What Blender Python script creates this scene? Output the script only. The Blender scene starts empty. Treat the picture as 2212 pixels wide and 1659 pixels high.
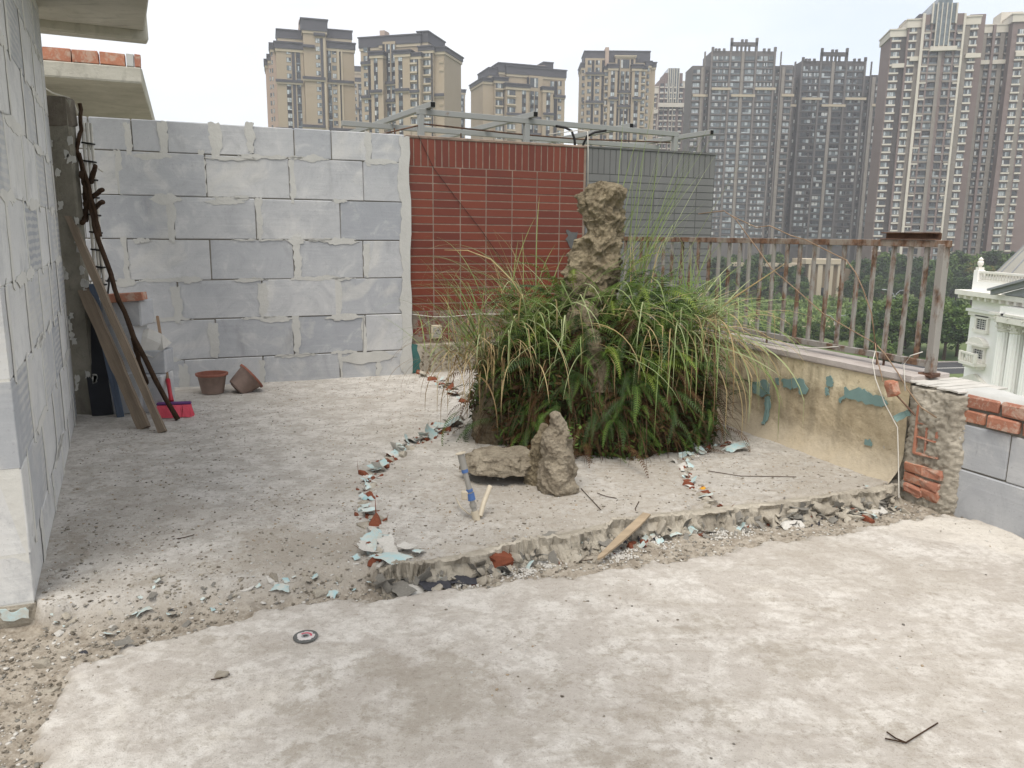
import bpy, bmesh, math, random
import numpy as np
from mathutils import Vector, Matrix, Euler, noise as mnoise
random.seed(7); RNG = np.random.default_rng(7)
R = math.radians
scene = bpy.context.scene
COL = scene.collection

# ------------------------------------------------------------------ camera
IW, IH, FPX, CAMZ = 2212.0, 1659.0, 1700.0, 1.3
PITCH = math.atan((829.5 - 507) / FPX); ROLL = R(0.6)
_r = Vector((1, 0, 0)); _u = Vector((0, math.sin(PITCH), math.cos(PITCH))); _f = Vector((0, math.cos(PITCH), -math.sin(PITCH)))
CR = _r * math.cos(ROLL) + _u * math.sin(ROLL); CU = -_r * math.sin(ROLL) + _u * math.cos(ROLL)
CPOS = Vector((0, 0, CAMZ))
cam_d = bpy.data.cameras.new('camera'); cam = bpy.data.objects.new('camera', cam_d); COL.objects.link(cam)
m3 = Matrix((CR, CU, -_f)).transposed()
cam.matrix_world = Matrix.Translation(CPOS) @ m3.to_4x4()
cam_d.sensor_fit = 'HORIZONTAL'; cam_d.sensor_width = 36.0; cam_d.lens = 36.0 * FPX / IW
cam_d.clip_start = 0.05; cam_d.clip_end = 3000
scene.camera = cam

# survey helpers: a sight line of the photograph cut with a real plane of the place
def sight(x, y): return CR * ((x - IW / 2) / FPX) - CU * ((y - IH / 2) / FPX) + _f
def gz(x, y, z=0.0):
    d = sight(x, y); return CPOS + d * ((z - CAMZ) / d.z)
def gp(x, y, p0, n):
    d = sight(x, y); return CPOS + d * ((Vector(p0) - CPOS).dot(n) / d.dot(n))
def gd(x, y, Y):
    d = sight(x, y); return CPOS + d * (Y / d.y)

# ------------------------------------------------------------------ light
SUN_EL, SUN_AZ = 64.0, 196.0          # compass degrees, +Y = north
world = bpy.data.worlds.new('World'); scene.world = world; world.use_nodes = True
nt = world.node_tree; nt.nodes.clear()
N = nt.nodes.new; Lk = nt.links.new
wout = N('ShaderNodeOutputWorld')
sky = N('ShaderNodeTexSky'); sky.sky_type = 'NISHITA'; sky.sun_disc = False
sky.sun_elevation = R(SUN_EL); sky.sun_rotation = R(SUN_AZ); sky.air_density = 1.0; sky.dust_density = 2.0
bg1 = N('ShaderNodeBackground'); bg1.inputs[1].default_value = 0.13; Lk(sky.outputs[0], bg1.inputs[0])
bg2 = N('ShaderNodeBackground'); bg2.inputs[0].default_value = (0.955, 0.972, 1.0, 1); bg2.inputs[1].default_value = 0.76
tc = N('ShaderNodeTexCoord'); mp = N('ShaderNodeMapping'); mp.inputs['Scale'].default_value = (1.1, 1.1, 3.0)
mp.inputs['Location'].default_value = (0.4, 0.2, 0.1)
cn = N('ShaderNodeTexNoise'); cn.inputs['Scale'].default_value = 1.7; cn.inputs['Detail'].default_value = 5; cn.inputs['Roughness'].default_value = 0.5
rp = N('ShaderNodeValToRGB'); rp.color_ramp.elements[0].position = 0.34; rp.color_ramp.elements[0].color = (0.60, 0.60, 0.60, 1)
rp.color_ramp.elements[1].position = 0.62; rp.color_ramp.elements[1].color = (1, 1, 1, 1)
mxw = N('ShaderNodeMixShader')
Lk(tc.outputs['Generated'], mp.inputs[0]); Lk(mp.outputs[0], cn.inputs['Vector']); Lk(cn.outputs[0], rp.inputs[0])
Lk(rp.outputs[0], mxw.inputs[0]); Lk(bg1.outputs[0], mxw.inputs[1]); Lk(bg2.outputs[0], mxw.inputs[2]); Lk(mxw.outputs[0], wout.inputs[0])
sun_d = bpy.data.lights.new('sun', 'SUN'); sun_d.energy = 2.0; sun_d.angle = R(32); sun_d.color = (1.0, 0.95, 0.87)
sun = bpy.data.objects.new('sun', sun_d); COL.objects.link(sun)
_sd = Vector((math.sin(R(SUN_AZ)) * math.cos(R(SUN_EL)), math.cos(R(SUN_AZ)) * math.cos(R(SUN_EL)), math.sin(R(SUN_EL))))
sun.rotation_euler = _sd.to_track_quat('Z', 'Y').to_euler()
sun.location = (-10, -6, 30)
vs = scene.view_settings; vs.view_transform = 'Standard'; vs.look = 'None'; vs.gamma = 1; vs.use_curve_mapping = False; vs.exposure = 0.72
scene.cycles.max_bounces = 6; scene.cycles.diffuse_bounces = 4; scene.cycles.use_denoising = True
scene.cycles.volume_bounces = 0

# ------------------------------------------------------------------ materials
MATS = {}
def srgb(r, g, b):
    f = lambda c: (c / 255 / 12.92) if c / 255 <= 0.04045 else ((c / 255 + 0.055) / 1.055) ** 2.4
    return (f(r), f(g), f(b))
class NT:
    """small node-tree helper"""
    def __init__(s, name):
        m = bpy.data.materials.new(name); m.use_nodes = True; s.m = m; s.t = m.node_tree
        s.b = s.t.nodes['Principled BSDF']; MATS[name] = m
        s.co = None
    def n(s, t, **k):
        x = s.t.nodes.new(t)
        for a, b in k.items(): setattr(x, a, b)
        return x
    def l(s, a, b): s.t.links.new(a, b)
    def coord(s, kind='Object'):
        if s.co is None: s.co = s.n('ShaderNodeTexCoord')
        return s.co.outputs[kind]
    def pos(s): return s.n('ShaderNodeNewGeometry').outputs['Position']
    def noise(s, sc, det=4, rough=0.55, vec=None, stretch=None, dist=0.0):
        x = s.n('ShaderNodeTexNoise'); x.inputs['Scale'].default_value = sc; x.inputs['Detail'].default_value = det
        x.inputs['Roughness'].default_value = rough; x.inputs['Distortion'].default_value = dist
        v = vec if vec is not None else s.coord()
        if stretch:
            mp = s.n('ShaderNodeMapping'); mp.inputs['Scale'].default_value = stretch; s.l(v, mp.inputs[0]); v = mp.outputs[0]
        s.l(v, x.inputs['Vector']); return x.outputs[0]
    def ramp(s, fac, a, b, c0=(0, 0, 0), c1=(1, 1, 1)):
        x = s.n('ShaderNodeValToRGB'); e = x.color_ramp.elements
        if a > b: a, b, c0, c1 = b, a, c1, c0
        e[0].position = a; e[0].color = (*c0, 1); e[1].position = b; e[1].color = (*c1, 1)
        s.l(fac, x.inputs[0]); return x.outputs[0]
    def mix(s, fac, a, b, mode='MIX'):
        x = s.n('ShaderNodeMix', data_type='RGBA', blend_type=mode)
        for i, v in ((0, fac), (6, a), (7, b)):
            if isinstance(v, (int, float)): x.inputs[i].default_value = v
            elif isinstance(v, tuple): x.inputs[i].default_value = (*v[:3], 1)
            else: s.l(v, x.inputs[i])
        return x.outputs[2]
    def math(s, op, a, b=None):
        x = s.n('ShaderNodeMath', operation=op)
        for i, v in ((0, a), (1, b)):
            if v is None: continue
            if isinstance(v, (int, float)): x.inputs[i].default_value = v
            else: s.l(v, x.inputs[i])
        return x.outputs[0]
    def bump(s, h, strength=0.4, dist=0.01, prev=None):
        x = s.n('ShaderNodeBump'); x.inputs['Strength'].default_value = strength; x.inputs['Distance'].default_value = dist
        s.l(h, x.inputs['Height'])
        if prev is not None: s.l(prev, x.inputs['Normal'])
        return x.outputs[0]
    def objrand(s): return s.n('ShaderNodeObjectInfo').outputs['Random']
    def fin(s, col=None, rough=0.85, normal=None, spec=0.3, metal=0.0):
        if col is not None:
            if isinstance(col, tuple): s.b.inputs['Base Color'].default_value = (*col[:3], 1)
            else: s.l(col, s.b.inputs['Base Color'])
        if isinstance(rough, (int, float)): s.b.inputs['Roughness'].default_value = rough
        else: s.l(rough, s.b.inputs['Roughness'])
        s.b.inputs['Specular IOR Level'].default_value = spec; s.b.inputs['Metallic'].default_value = metal
        if normal is not None: s.l(normal, s.b.inputs['Normal'])
        return s.m
def plain(name, c, var=0.25, sc=8.0, rough=0.8, bump=0.2, bd=0.004, spec=0.3, metal=0.0, stretch=None, rnd=0.0):
    """one colour with uneven tone, optional per-object tone"""
    t = NT(name); c2 = tuple(x * (1 - var) for x in c)
    f = t.noise(sc, 5, 0.6, stretch=stretch); col = t.mix(t.ramp(f, 0.3, 0.7), c2, c)
    if rnd: col = t.mix(t.math('MULTIPLY', t.objrand(), rnd), col, tuple(x * 0.45 for x in c))
    nb = t.bump(t.noise(sc * 6, 4, 0.6, stretch=stretch), bump, bd) if bump else None
    return t.fin(col, rough, nb, spec, metal)

# aerated concrete block: pale blue grey, saw lines, scuffs, per block tone
def mat_aac(name, comb):
    t = NT(name); rnd = t.objrand()
    base = t.mix(t.ramp(t.noise(1.3, 3), 0.3, 0.7), srgb(168, 169, 171) if not comb else srgb(196, 195, 192), srgb(190, 190, 189) if not comb else srgb(214, 213, 209))  # combed copy has a lighter base, standing in for light on the side wall
    base = t.mix(t.math('MULTIPLY', t.math('POWER', rnd, 1.6), 0.85), base, srgb(150, 153, 158))
    vec = t.coord()
    add = t.n('ShaderNodeVectorMath', operation='ADD'); t.l(vec, add.inputs[0])
    cmb = t.n('ShaderNodeCombineXYZ'); t.l(t.math('MULTIPLY', rnd, 37.0), cmb.inputs[0]); t.l(t.math('MULTIPLY', rnd, 11.0), cmb.inputs[2]); t.l(cmb.outputs[0], add.inputs[1])
    saw = t.noise(1.0, 3, 0.6, vec=add.outputs[0], stretch=(2.0, 2.0, 42))
    base = t.mix(t.math('MULTIPLY', t.ramp(saw, 0.5, 0.75), t.math('MULTIPLY', t.ramp(t.noise(2.6, 2, vec=add.outputs[0]), 0.45, 0.6), 0.3)), base, srgb(200, 200, 200))
    smear = t.noise(2.2, 4, 0.55, vec=add.outputs[0], dist=1.2)
    base = t.mix(t.math('MULTIPLY', t.ramp(smear, 0.56, 0.68), 0.5), base, srgb(196, 194, 188))
    dirt = t.noise(3.0, 5, 0.6, vec=add.outputs[0], stretch=(1.6, 1, 0.5))
    base = t.mix(t.math('MULTIPLY', t.ramp(dirt, 0.6, 0.75), 0.4), base, srgb(112, 112, 110))
    h = saw
    if comb:
        w = t.n('ShaderNodeTexWave', wave_type='BANDS', bands_direction='Z'); w.inputs['Scale'].default_value = 9
        w.inputs['Distortion'].default_value = 3.0; w.inputs['Detail'].default_value = 1; w.inputs['Detail Scale'].default_value = 0.7
        t.l(add.outputs[0], w.inputs['Vector'])
        on = t.math('MULTIPLY', t.ramp(rnd, 0.42, 0.46), t.ramp(t.noise(1.6, 1, vec=add.outputs[0]), 0.42, 0.5))
        base = t.mix(t.math('MULTIPLY', t.math('MULTIPLY', t.ramp(w.outputs[0], 0.45, 0.6), on), 0.6), base, srgb(196, 194, 187))
    pits = t.noise(70, 4, 0.7); base = t.mix(t.math('MULTIPLY', t.ramp(pits, 0.60, 0.68), 0.35), base, srgb(120, 120, 120))
    cl = t.noise(5.0, 7, 0.7, vec=add.outputs[0], dist=0.8); base = t.mix(t.math('MULTIPLY', t.ramp(cl, 0.50, 0.64), 0.32), base, srgb(140, 142, 146)); base = t.mix(t.math('MULTIPLY', t.ramp(cl, 0.46, 0.36), 0.3), base, srgb(206, 205, 201))
    nb = t.bump(t.math('ADD', h, t.math('MULTIPLY', pits, 0.5)), 0.35, 0.004)
    return t.fin(base, 0.95, nb, 0.1)
mat_aac('aac_block', False); mat_aac('aac_block_combed', True)
plain('mortar_pale', srgb(206, 204, 197), 0.12, 5, 0.95, 0.5, 0.006, 0.1)  # paler mortar copy, the side wall's brightness put into its colour
plain('mortar', srgb(186, 185, 180), 0.12, 5, 0.95, 0.5, 0.006, 0.1)
plain('mortar_dark', srgb(118, 114, 106), 0.3, 9, 0.95, 0.5, 0.006, 0.1)

def mat_tile():
    t = NT('red_tile'); rnd = t.objrand()
    c = t.mix(rnd, srgb(96, 44, 32), srgb(112, 54, 37))
    st = t.noise(2.4, 5, 0.6, vec=t.pos(), stretch=(1, 1, 0.5))
    c = t.mix(t.math('MULTIPLY', t.ramp(st, 0.55, 0.75), 0.5), c, srgb(86, 46, 40))
    geo = t.pos(); sep = t.n('ShaderNodeSeparateXYZ'); t.l(geo, sep.inputs[0])
    low = t.n('ShaderNodeMapRange'); t.l(sep.outputs[2], low.inputs[0]); low.inputs[1].default_value = 1.0; low.inputs[2].default_value = 0.35; low.inputs[3].default_value = -0.12; low.inputs[4].default_value = 0.2
    sp = t.noise(26, 5, 0.7, vec=geo)
    lim = t.ramp(t.math('ADD', sp, low.outputs[0]), 0.66, 0.7)
    c = t.mix(t.math('MULTIPLY', lim, 0.7), c, srgb(150, 128, 116))
    return t.fin(c, 0.42, t.bump(t.noise(40, 3), 0.08, 0.002), 0.4)
mat_tile()
def mat_tile_worn():
    t = NT('worn_tile'); geo = t.pos()
    f = t.ramp(t.noise(11, 6, 0.65, vec=geo), 0.44, 0.52)
    c = t.mix(f, srgb(112, 58, 52), srgb(128, 118, 106))
    c = t.mix(t.math('MULTIPLY', t.ramp(t.noise(3, 4, vec=geo), 0.5, 0.7), 0.5), c, srgb(98, 92, 84))
    return t.fin(c, 0.85, t.bump(f, 0.4, 0.004), 0.2)
mat_tile_worn()
def mat_graytile():
    t = NT('gray_painted_tile'); geo = t.pos()
    c = t.mix(t.ramp(t.noise(2, 4, vec=geo), 0.3, 0.7), srgb(104, 104, 103), srgb(116, 116, 115))
    dr = t.noise(6, 4, 0.6, vec=geo, stretch=(1, 1, 0.12))
    c = t.mix(t.math('MULTIPLY', t.ramp(dr, 0.56, 0.72), 0.35), c, srgb(132, 132, 130))
    return t.fin(c, 0.7, t.bump(t.noise(30, 3, vec=geo), 0.15, 0.003), 0.3)
mat_graytile()
plain('grout', srgb(148, 131, 118), 0.4, 14, 0.95, 0.4, 0.004, 0.1)
plain('grout_gray', srgb(98, 98, 97), 0.2, 14, 0.9, 0.3, 0.004, 0.1)

def mat_concrete(name, c, c2, sc=1.5, streak=None, bump=0.5):
    t = NT(name); geo = t.pos()
    f = t.noise(sc, 6, 0.62, vec=geo, dist=0.6); col = t.mix(t.ramp(f, 0.32, 0.68), c, c2)
    g = t.noise(sc * 7, 5, 0.65, vec=geo); col = t.mix(t.math('MULTIPLY', t.ramp(g, 0.55, 0.75), 0.45), col, tuple(x * 0.55 for x in c))
    if streak:
        s = t.noise(5, 4, 0.6, vec=geo, stretch=streak); col = t.mix(t.math('MULTIPLY', t.ramp(s, 0.55, 0.75), 0.5), col, tuple(x * 0.5 for x in c))
    nb = t.bump(t.noise(sc * 22, 5, 0.7, vec=geo), bump, 0.008)
    return t.fin(col, 0.95, nb, 0.1)
mat_concrete('slab_concrete', srgb(166, 162, 150), srgb(190, 186, 174), 2.0, (0.6, 5, 1))
mat_concrete('column_concrete', srgb(108, 104, 94), srgb(146, 142, 130), 3.0, (1, 1, 0.3), 1.0)
mat_concrete('broken_concrete', srgb(142, 134, 121), srgb(186, 178, 163), 5.0, None, 1.0)
mat_concrete('coping', srgb(160, 151, 145), srgb(184, 176, 170), 3.0, None, 0.5)
plain('dark_slab_edge', srgb(120, 113, 103), 0.4, 10, 0.95, 0.8, 0.01, 0.1)
def mat_brick():
    t = NT('brick'); rnd = t.objrand(); geo = t.pos(); c = t.mix(rnd, srgb(184, 128, 102), srgb(160, 112, 94))
    c = t.mix(t.math('MULTIPLY', t.ramp(t.noise(9, 6, 0.65, vec=geo), 0.4, 0.62), 0.45), c, srgb(140, 96, 80))
    d = t.noise(16, 7, 0.72, vec=geo, dist=0.5); c = t.mix(t.math('MULTIPLY', t.ramp(d, 0.50, 0.60), 0.6), c, srgb(184, 168, 152))
    return t.fin(c, 0.95, t.bump(t.noise(60, 5, 0.7, vec=geo), 0.6, 0.006), 0.1)
mat_brick()
plain('brick_red', srgb(140, 84, 64), 0.4, 9, 0.95, 0.6, 0.006, 0.1, rnd=0.3)

# terrace floor: zones are stored per vertex (R slab, G rubble, B dirt)
def mat_floor():
    t = NT('terrace_cement'); geo = t.pos()
    at = t.n('ShaderNodeAttribute', attribute_name='zone'); sp = t.n('ShaderNodeSeparateColor'); t.l(at.outputs['Color'], sp.inputs[0])
    slab, rub, dirt = sp.outputs
    big = t.noise(1.0, 8, 0.62, vec=geo, dist=0.6); mid = t.noise(6.0, 12, 0.73, vec=geo, dist=0.3); mid2 = t.noise(8.0, 10, 0.72, vec=t.n('ShaderNodeVectorMath', operation='ADD').outputs[0]) if False else t.noise(22.0, 10, 0.75, vec=geo, dist=0.2)
    fine = t.noise(42, 6, 0.75, vec=geo); grit = t.noise(170, 3, 0.7, vec=geo)
    K = 0.90
    c_ = lambda r, g, b: srgb(r * K, g * K, b * K)
    back = t.mix(t.ramp(mid, 0.44, 0.56), c_(190, 184, 175), c_(215, 210, 202))
    back = t.mix(t.math('MULTIPLY', t.ramp(mid2, 0.52, 0.60), 0.55), back, c_(162, 154, 144))
    back = t.mix(t.math('MULTIPLY', t.ramp(big, 0.50, 0.60), 0.4), back, c_(178, 170, 158))
    fr = t.mix(t.ramp(mid, 0.44, 0.56), c_(197, 189, 179), c_(223, 217, 208))
    fr = t.mix(t.math('MULTIPLY', t.ramp(mid2, 0.48, 0.58), 0.55), fr, c_(186, 178, 167))
    strk = t.noise(5.0, 8, 0.7, vec=geo, stretch=(0.5, 2.2, 1.0), dist=0.5); fr = t.mix(t.math('MULTIPLY', t.ramp(strk, 0.52, 0.62), 0.45), fr, c_(180, 171, 158))
    fr = t.mix(t.math('MULTIPLY', t.ramp(big, 0.52, 0.62), 0.5), fr, c_(183, 174, 161))
    fr = t.mix(t.math('MULTIPLY', t.ramp(big, 0.42, 0.35), 0.6), fr, c_(234, 227, 215))
    ru = t.mix(t.ramp(mid2, 0.42, 0.58), c_(150, 139, 124), c_(188, 178, 163))
    c = t.mix(slab, back, fr); c = t.mix(rub, c, ru)
    dfac = t.math('ADD', dirt, t.math('MULTIPLY', t.math('SUBTRACT', t.math('ADD', t.math('MULTIPLY', mid, 0.6), t.math('MULTIPLY', mid2, 0.4)), 0.5), 2.6))
    c = t.mix(t.math('MULTIPLY', t.ramp(dfac, 0.36, 0.60), 0.58), c, c_(165, 155, 140))
    c = t.mix(t.math('MULTIPLY', t.ramp(fine, 0.55, 0.66), 0.42), c, c_(144, 133, 119))
    c = t.mix(t.math('MULTIPLY', t.ramp(fine, 0.42, 0.34), 0.38), c, c_(224, 217, 206))
    c = t.mix(t.math('MULTIPLY', t.ramp(grit, 0.60, 0.68), 0.5), c, c_(112, 103, 92))
    h = t.math('ADD', t.math('ADD', t.math('MULTIPLY', fine, 0.7), t.math('MULTIPLY', grit, 0.5)), t.math('MULTIPLY', mid2, 0.9))
    return t.fin(c, 0.95, t.bump(h, 0.6, 0.012), 0.12)
mat_floor()
def mat_parapet():
    t = NT('peeling_paint'); geo = t.pos(); sep = t.n('ShaderNodeSeparateXYZ'); t.l(geo, sep.inputs[0]); zz = sep.outputs[2]
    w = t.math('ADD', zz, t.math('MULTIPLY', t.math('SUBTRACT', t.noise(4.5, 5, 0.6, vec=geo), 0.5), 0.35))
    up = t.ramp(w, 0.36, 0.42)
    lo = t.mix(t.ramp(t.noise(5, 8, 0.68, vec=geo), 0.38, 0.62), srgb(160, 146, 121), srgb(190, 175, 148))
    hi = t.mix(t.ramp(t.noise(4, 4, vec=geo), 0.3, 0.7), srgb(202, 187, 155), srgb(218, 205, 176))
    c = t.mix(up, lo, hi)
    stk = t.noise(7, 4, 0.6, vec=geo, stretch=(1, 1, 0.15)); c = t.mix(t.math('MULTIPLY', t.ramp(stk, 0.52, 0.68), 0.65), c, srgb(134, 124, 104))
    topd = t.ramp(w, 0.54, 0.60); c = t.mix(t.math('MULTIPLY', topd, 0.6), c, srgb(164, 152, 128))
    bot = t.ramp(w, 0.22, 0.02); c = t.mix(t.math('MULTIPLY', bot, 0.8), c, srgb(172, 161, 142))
    # long stained stretch near the planting: grey-green grime film on the paint
    pit = t.noise(28, 5, 0.7, vec=geo); c = t.mix(t.math('MULTIPLY', t.ramp(pit, 0.62, 0.7), 0.6), c, srgb(132, 114, 88))
    return t.fin(c, 0.9, t.bump(t.math('ADD', t.noise(14, 5, 0.7, vec=geo), t.math('MULTIPLY', pit, 0.5)), 0.7, 0.012), 0.15)
mat_parapet()
plain('teal_paint', srgb(124, 150, 146), 0.25, 9, 0.7, 0.3, 0.003, 0.3)
plain('teal_dark', srgb(62, 104, 100), 0.3, 9, 0.7, 0.3, 0.003, 0.3)
def mat_flake():
    t = NT('flake_blue'); rnd = t.objrand(); c = t.mix(rnd, srgb(186, 204, 203), srgb(146, 176, 178))
    d = t.noise(28, 5, 0.7, vec=t.pos()); c = t.mix(t.math('MULTIPLY', t.ramp(d, 0.42, 0.6), 0.75), c, srgb(188, 182, 170))
    return t.fin(c, 0.85, t.bump(d, 0.3, 0.004), 0.2)
mat_flake()
plain('flake_white', srgb(196, 192, 184), 0.2, 12, 0.9, 0.4, 0.003, 0.1)
plain('flake_gray', srgb(138, 134, 126), 0.3, 12, 0.95, 0.5, 0.004, 0.1, rnd=0.2)
plain('bitumen', srgb(66, 66, 72), 0.4, 12, 0.75, 0.5, 0.005, 0.3)
plain('foam_orange', srgb(214, 158, 62), 0.2, 14, 0.9, 0.5, 0.005, 0.1)

def mat_rock(name, a, b, c, sc=4.0):
    t = NT(name); geo = t.pos()
    f = t.noise(sc, 7, 0.65, vec=geo, dist=0.8); col = t.mix(t.ramp(f, 0.36, 0.64), a, b)
    g = t.noise(sc * 5, 6, 0.7, vec=geo); col = t.mix(t.math('MULTIPLY', t.ramp(g, 0.56, 0.7), 0.75), col, c)
    v = t.n('ShaderNodeTexVoronoi'); v.inputs['Scale'].default_value = sc * 9; t.l(geo, v.inputs['Vector'])
    h = t.math('ADD', t.noise(sc * 9, 6, 0.75, vec=geo), t.math('MULTIPLY', v.outputs[0], 0.6))
    return t.fin(col, 0.96, t.bump(h, 1.0, 0.035), 0.1)
mat_rock('peak_rock', srgb(112, 101, 83), srgb(164, 151, 126), srgb(62, 55, 45))
mat_rock('front_rock', srgb(140, 129, 112), srgb(182, 170, 150), srgb(92, 82, 68), 5)
mat_rock('soil', srgb(58, 48, 34), srgb(88, 74, 54), srgb(40, 33, 24), 6)
mat_rock('pebble_gravel', srgb(132, 122, 108), srgb(178, 168, 152), srgb(100, 90, 78), 7)

def mat_leaf(name, c1, c2, rough=0.55, trans=0.25):
    t = NT(name)
    col = t.mix(t.ramp(t.noise(3.0, 3, vec=t.pos()), 0.3, 0.7), c1, c2)
    col = t.mix(t.math('MULTIPLY', t.objrand(), 0.4), col, tuple(x * 0.55 for x in c1))
    m = t.fin(col, rough, None, 0.25)
    tr = t.n('ShaderNodeBsdfTranslucent'); t.l(col, tr.inputs[0])
    mx = t.n('ShaderNodeMixShader'); mx.inputs[0].default_value = trans
    out = t.t.nodes['Material Output']; t.l(t.b.outputs[0], mx.inputs[1]); t.l(tr.outputs[0], mx.inputs[2]); t.l(mx.outputs[0], out.inputs[0])
    return m
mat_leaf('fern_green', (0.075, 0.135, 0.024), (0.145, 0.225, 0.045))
mat_leaf('fern_dark', (0.026, 0.052, 0.013), (0.06, 0.10, 0.026), trans=0.12)  # dark fern green, deepened to put the clump's shade into the colour
mat_leaf('fern_yellow', (0.18, 0.26, 0.04), (0.27, 0.32, 0.06))
mat_leaf('fern_dead', (0.075, 0.038, 0.018), (0.14, 0.075, 0.03))
mat_leaf('grass_green', (0.14, 0.20, 0.06), (0.25, 0.31, 0.11))
mat_leaf('grass_pale', (0.30, 0.36, 0.17), (0.42, 0.45, 0.24))
mat_leaf('grass_straw', (0.42, 0.31, 0.14), (0.60, 0.48, 0.27))
mat_leaf('grass_brown', (0.17, 0.11, 0.05), (0.28, 0.19, 0.09))
mat_leaf('leaf_a', (0.065, 0.115, 0.03), (0.125, 0.20, 0.055), 0.6)
mat_leaf('leaf_b', (0.095, 0.155, 0.035), (0.17, 0.24, 0.06), 0.6)
mat_leaf('leaf_c', (0.030, 0.058, 0.024), (0.055, 0.095, 0.034), 0.6)
mat_leaf('leaf_y', (0.16, 0.15, 0.04), (0.20, 0.18, 0.05), 0.6)
mat_leaf('weed', (0.16, 0.24, 0.06), (0.28, 0.36, 0.11), 0.6)
plain('bark', srgb(84, 70, 56), 0.4, 10, 0.95, 0.7, 0.02, 0.1)
plain('dead_branch', srgb(74, 58, 46), 0.4, 12, 0.95, 0.8, 0.01, 0.1)
plain('branch_cut', srgb(112, 84, 66), 0.3, 12, 0.95, 0.4, 0.004, 0.1)
plain('plank_wood', srgb(138, 124, 108), 0.4, 2.5, 0.9, 0.6, 0.006, 0.15, stretch=(1, 9, 9))
plain('lath_wood', srgb(166, 148, 124), 0.3, 3, 0.9, 0.5, 0.004, 0.15, stretch=(1, 9, 9))
plain('broom_wood', srgb(150, 124, 100), 0.3, 4, 0.8, 0.3, 0.003, 0.2)
def mat_rusty(name, a, b, lo, hi):
    t = NT(name); geo = t.pos()
    f = t.ramp(t.noise(9, 6, 0.68, vec=geo, stretch=(1, 1, 0.45)), lo, hi)
    c = t.mix(f, a, t.mix(t.ramp(t.noise(30, 4, vec=geo), 0.4, 0.6), b, tuple(x * 0.5 for x in b)))
    return t.fin(c, 0.75, t.bump(t.math('ADD', f, t.noise(60, 4, vec=geo)), 0.35, 0.003), 0.35)
mat_rusty('rusty_steel', srgb(142, 138, 132), srgb(118, 92, 74), 0.47, 0.58)
mat_rusty('rusty_rail', srgb(138, 128, 117), srgb(120, 90, 70), 0.40, 0.54)
mat_rusty('rust', srgb(104, 78, 62), srgb(82, 58, 46), 0.4, 0.6)
mat_rusty('galvanized', srgb(144, 145, 142), srgb(126, 96, 76), 0.64, 0.76)
plain('rust_wire', srgb(150, 126, 102), 0.4, 12, 0.85, 0.2, 0.002)
plain('hollow_shade', (0.01, 0.01, 0.01), 0.1, 8, 0.9, 0)  # near-black colour stands in for shade inside open tubes and slots
plain('white_plastic', srgb(206, 200, 188), 0.15, 8, 0.5, 0.1, 0.002, 0.4)
plain('gray_pvc', srgb(150, 146, 138), 0.2, 10, 0.5, 0.1, 0.002, 0.4)
plain('ivory_pvc', srgb(196, 184, 162), 0.2, 10, 0.55, 0.1, 0.002, 0.4)
plain('blue_pvc', srgb(76, 108, 160), 0.2, 10, 0.5, 0.1, 0.002, 0.4)
plain('terracotta', srgb(140, 92, 78), 0.3, 14, 0.8, 0.3, 0.003, 0.2)
plain('pot_dusty', srgb(158, 138, 128), 0.35, 9, 0.9, 0.3, 0.003, 0.1)
plain('broom_pink', srgb(246, 104, 122), 0.12, 60, 0.6, 0.8, 0.004, 0.2, stretch=(1, 1, 0.1))
plain('broom_red', srgb(178, 44, 58), 0.15, 8, 0.4, 0, spec=0.4)
plain('broom_purple', srgb(96, 58, 110), 0.15, 8, 0.5, 0)
plain('black_board', srgb(38, 40, 46), 0.3, 6, 0.6, 0.2, 0.003)
plain('blue_metal', srgb(86, 98, 116), 0.3, 6, 0.5, 0.2, 0.003)
plain('cable_white', srgb(198, 194, 184), 0.15, 8, 0.6, 0)
plain('cable_black', srgb(34, 32, 32), 0.2, 8, 0.6, 0)
plain('disc_black', srgb(98, 98, 95), 0.35, 40, 0.8, 0.5, 0.002)
plain('disc_paper', srgb(196, 190, 186), 0.25, 20, 0.8, 0.1, 0.001)
plain('disc_red', srgb(186, 82, 98), 0.2, 20, 0.8, 0)
plain('steel_dull', srgb(150, 150, 150), 0.2, 20, 0.5, 0, metal=0.3)

# far city
plain('tower_beige', srgb(164, 149, 128), 0.12, 0.08, 0.9, 0, rnd=0)
plain('tower_beige_trim', srgb(180, 167, 145), 0.1, 0.2, 0.9, 0)
plain('tower_slate', srgb(78, 77, 83), 0.15, 0.2, 0.7, 0)
plain('tower_dark', srgb(50, 49, 53), 0.2, 0.3, 0.7, 0)
plain('tower_pink', srgb(176, 156, 142), 0.1, 0.2, 0.9, 0)
plain('brown_cladding', srgb(100, 95, 93), 0.15, 0.15, 0.85, 0)
plain('brown_pilaster', srgb(118, 111, 107), 0.15, 0.3, 0.85, 0)
plain('gray_shaft', srgb(138, 130, 122), 0.2, 0.6, 0.9, 0)
plain('brown_dark', srgb(78, 73, 72), 0.2, 0.2, 0.8, 0)
plain('white_band', srgb(200, 193, 180), 0.1, 0.4, 0.85, 0)
plain('red_cladding', srgb(126, 110, 106), 0.15, 0.3, 0.85, 0)
plain('white_stucco', srgb(245, 243, 239), 0.06, 0.3, 0.85, 0)
plain('white_stone_trim', srgb(232, 228, 219), 0.12, 0.8, 0.85, 0)
plain('zinc_roof', srgb(160, 156, 146), 0.12, 0.6, 0.6, 0)
plain('dark_roof', srgb(146, 148, 152), 0.15, 0.6, 0.6, 0)
plain('gate_stone', srgb(128, 112, 90), 0.15, 0.3, 0.9, 0)
plain('window_frame', srgb(70, 68, 68), 0.1, 3, 0.6, 0)
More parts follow.
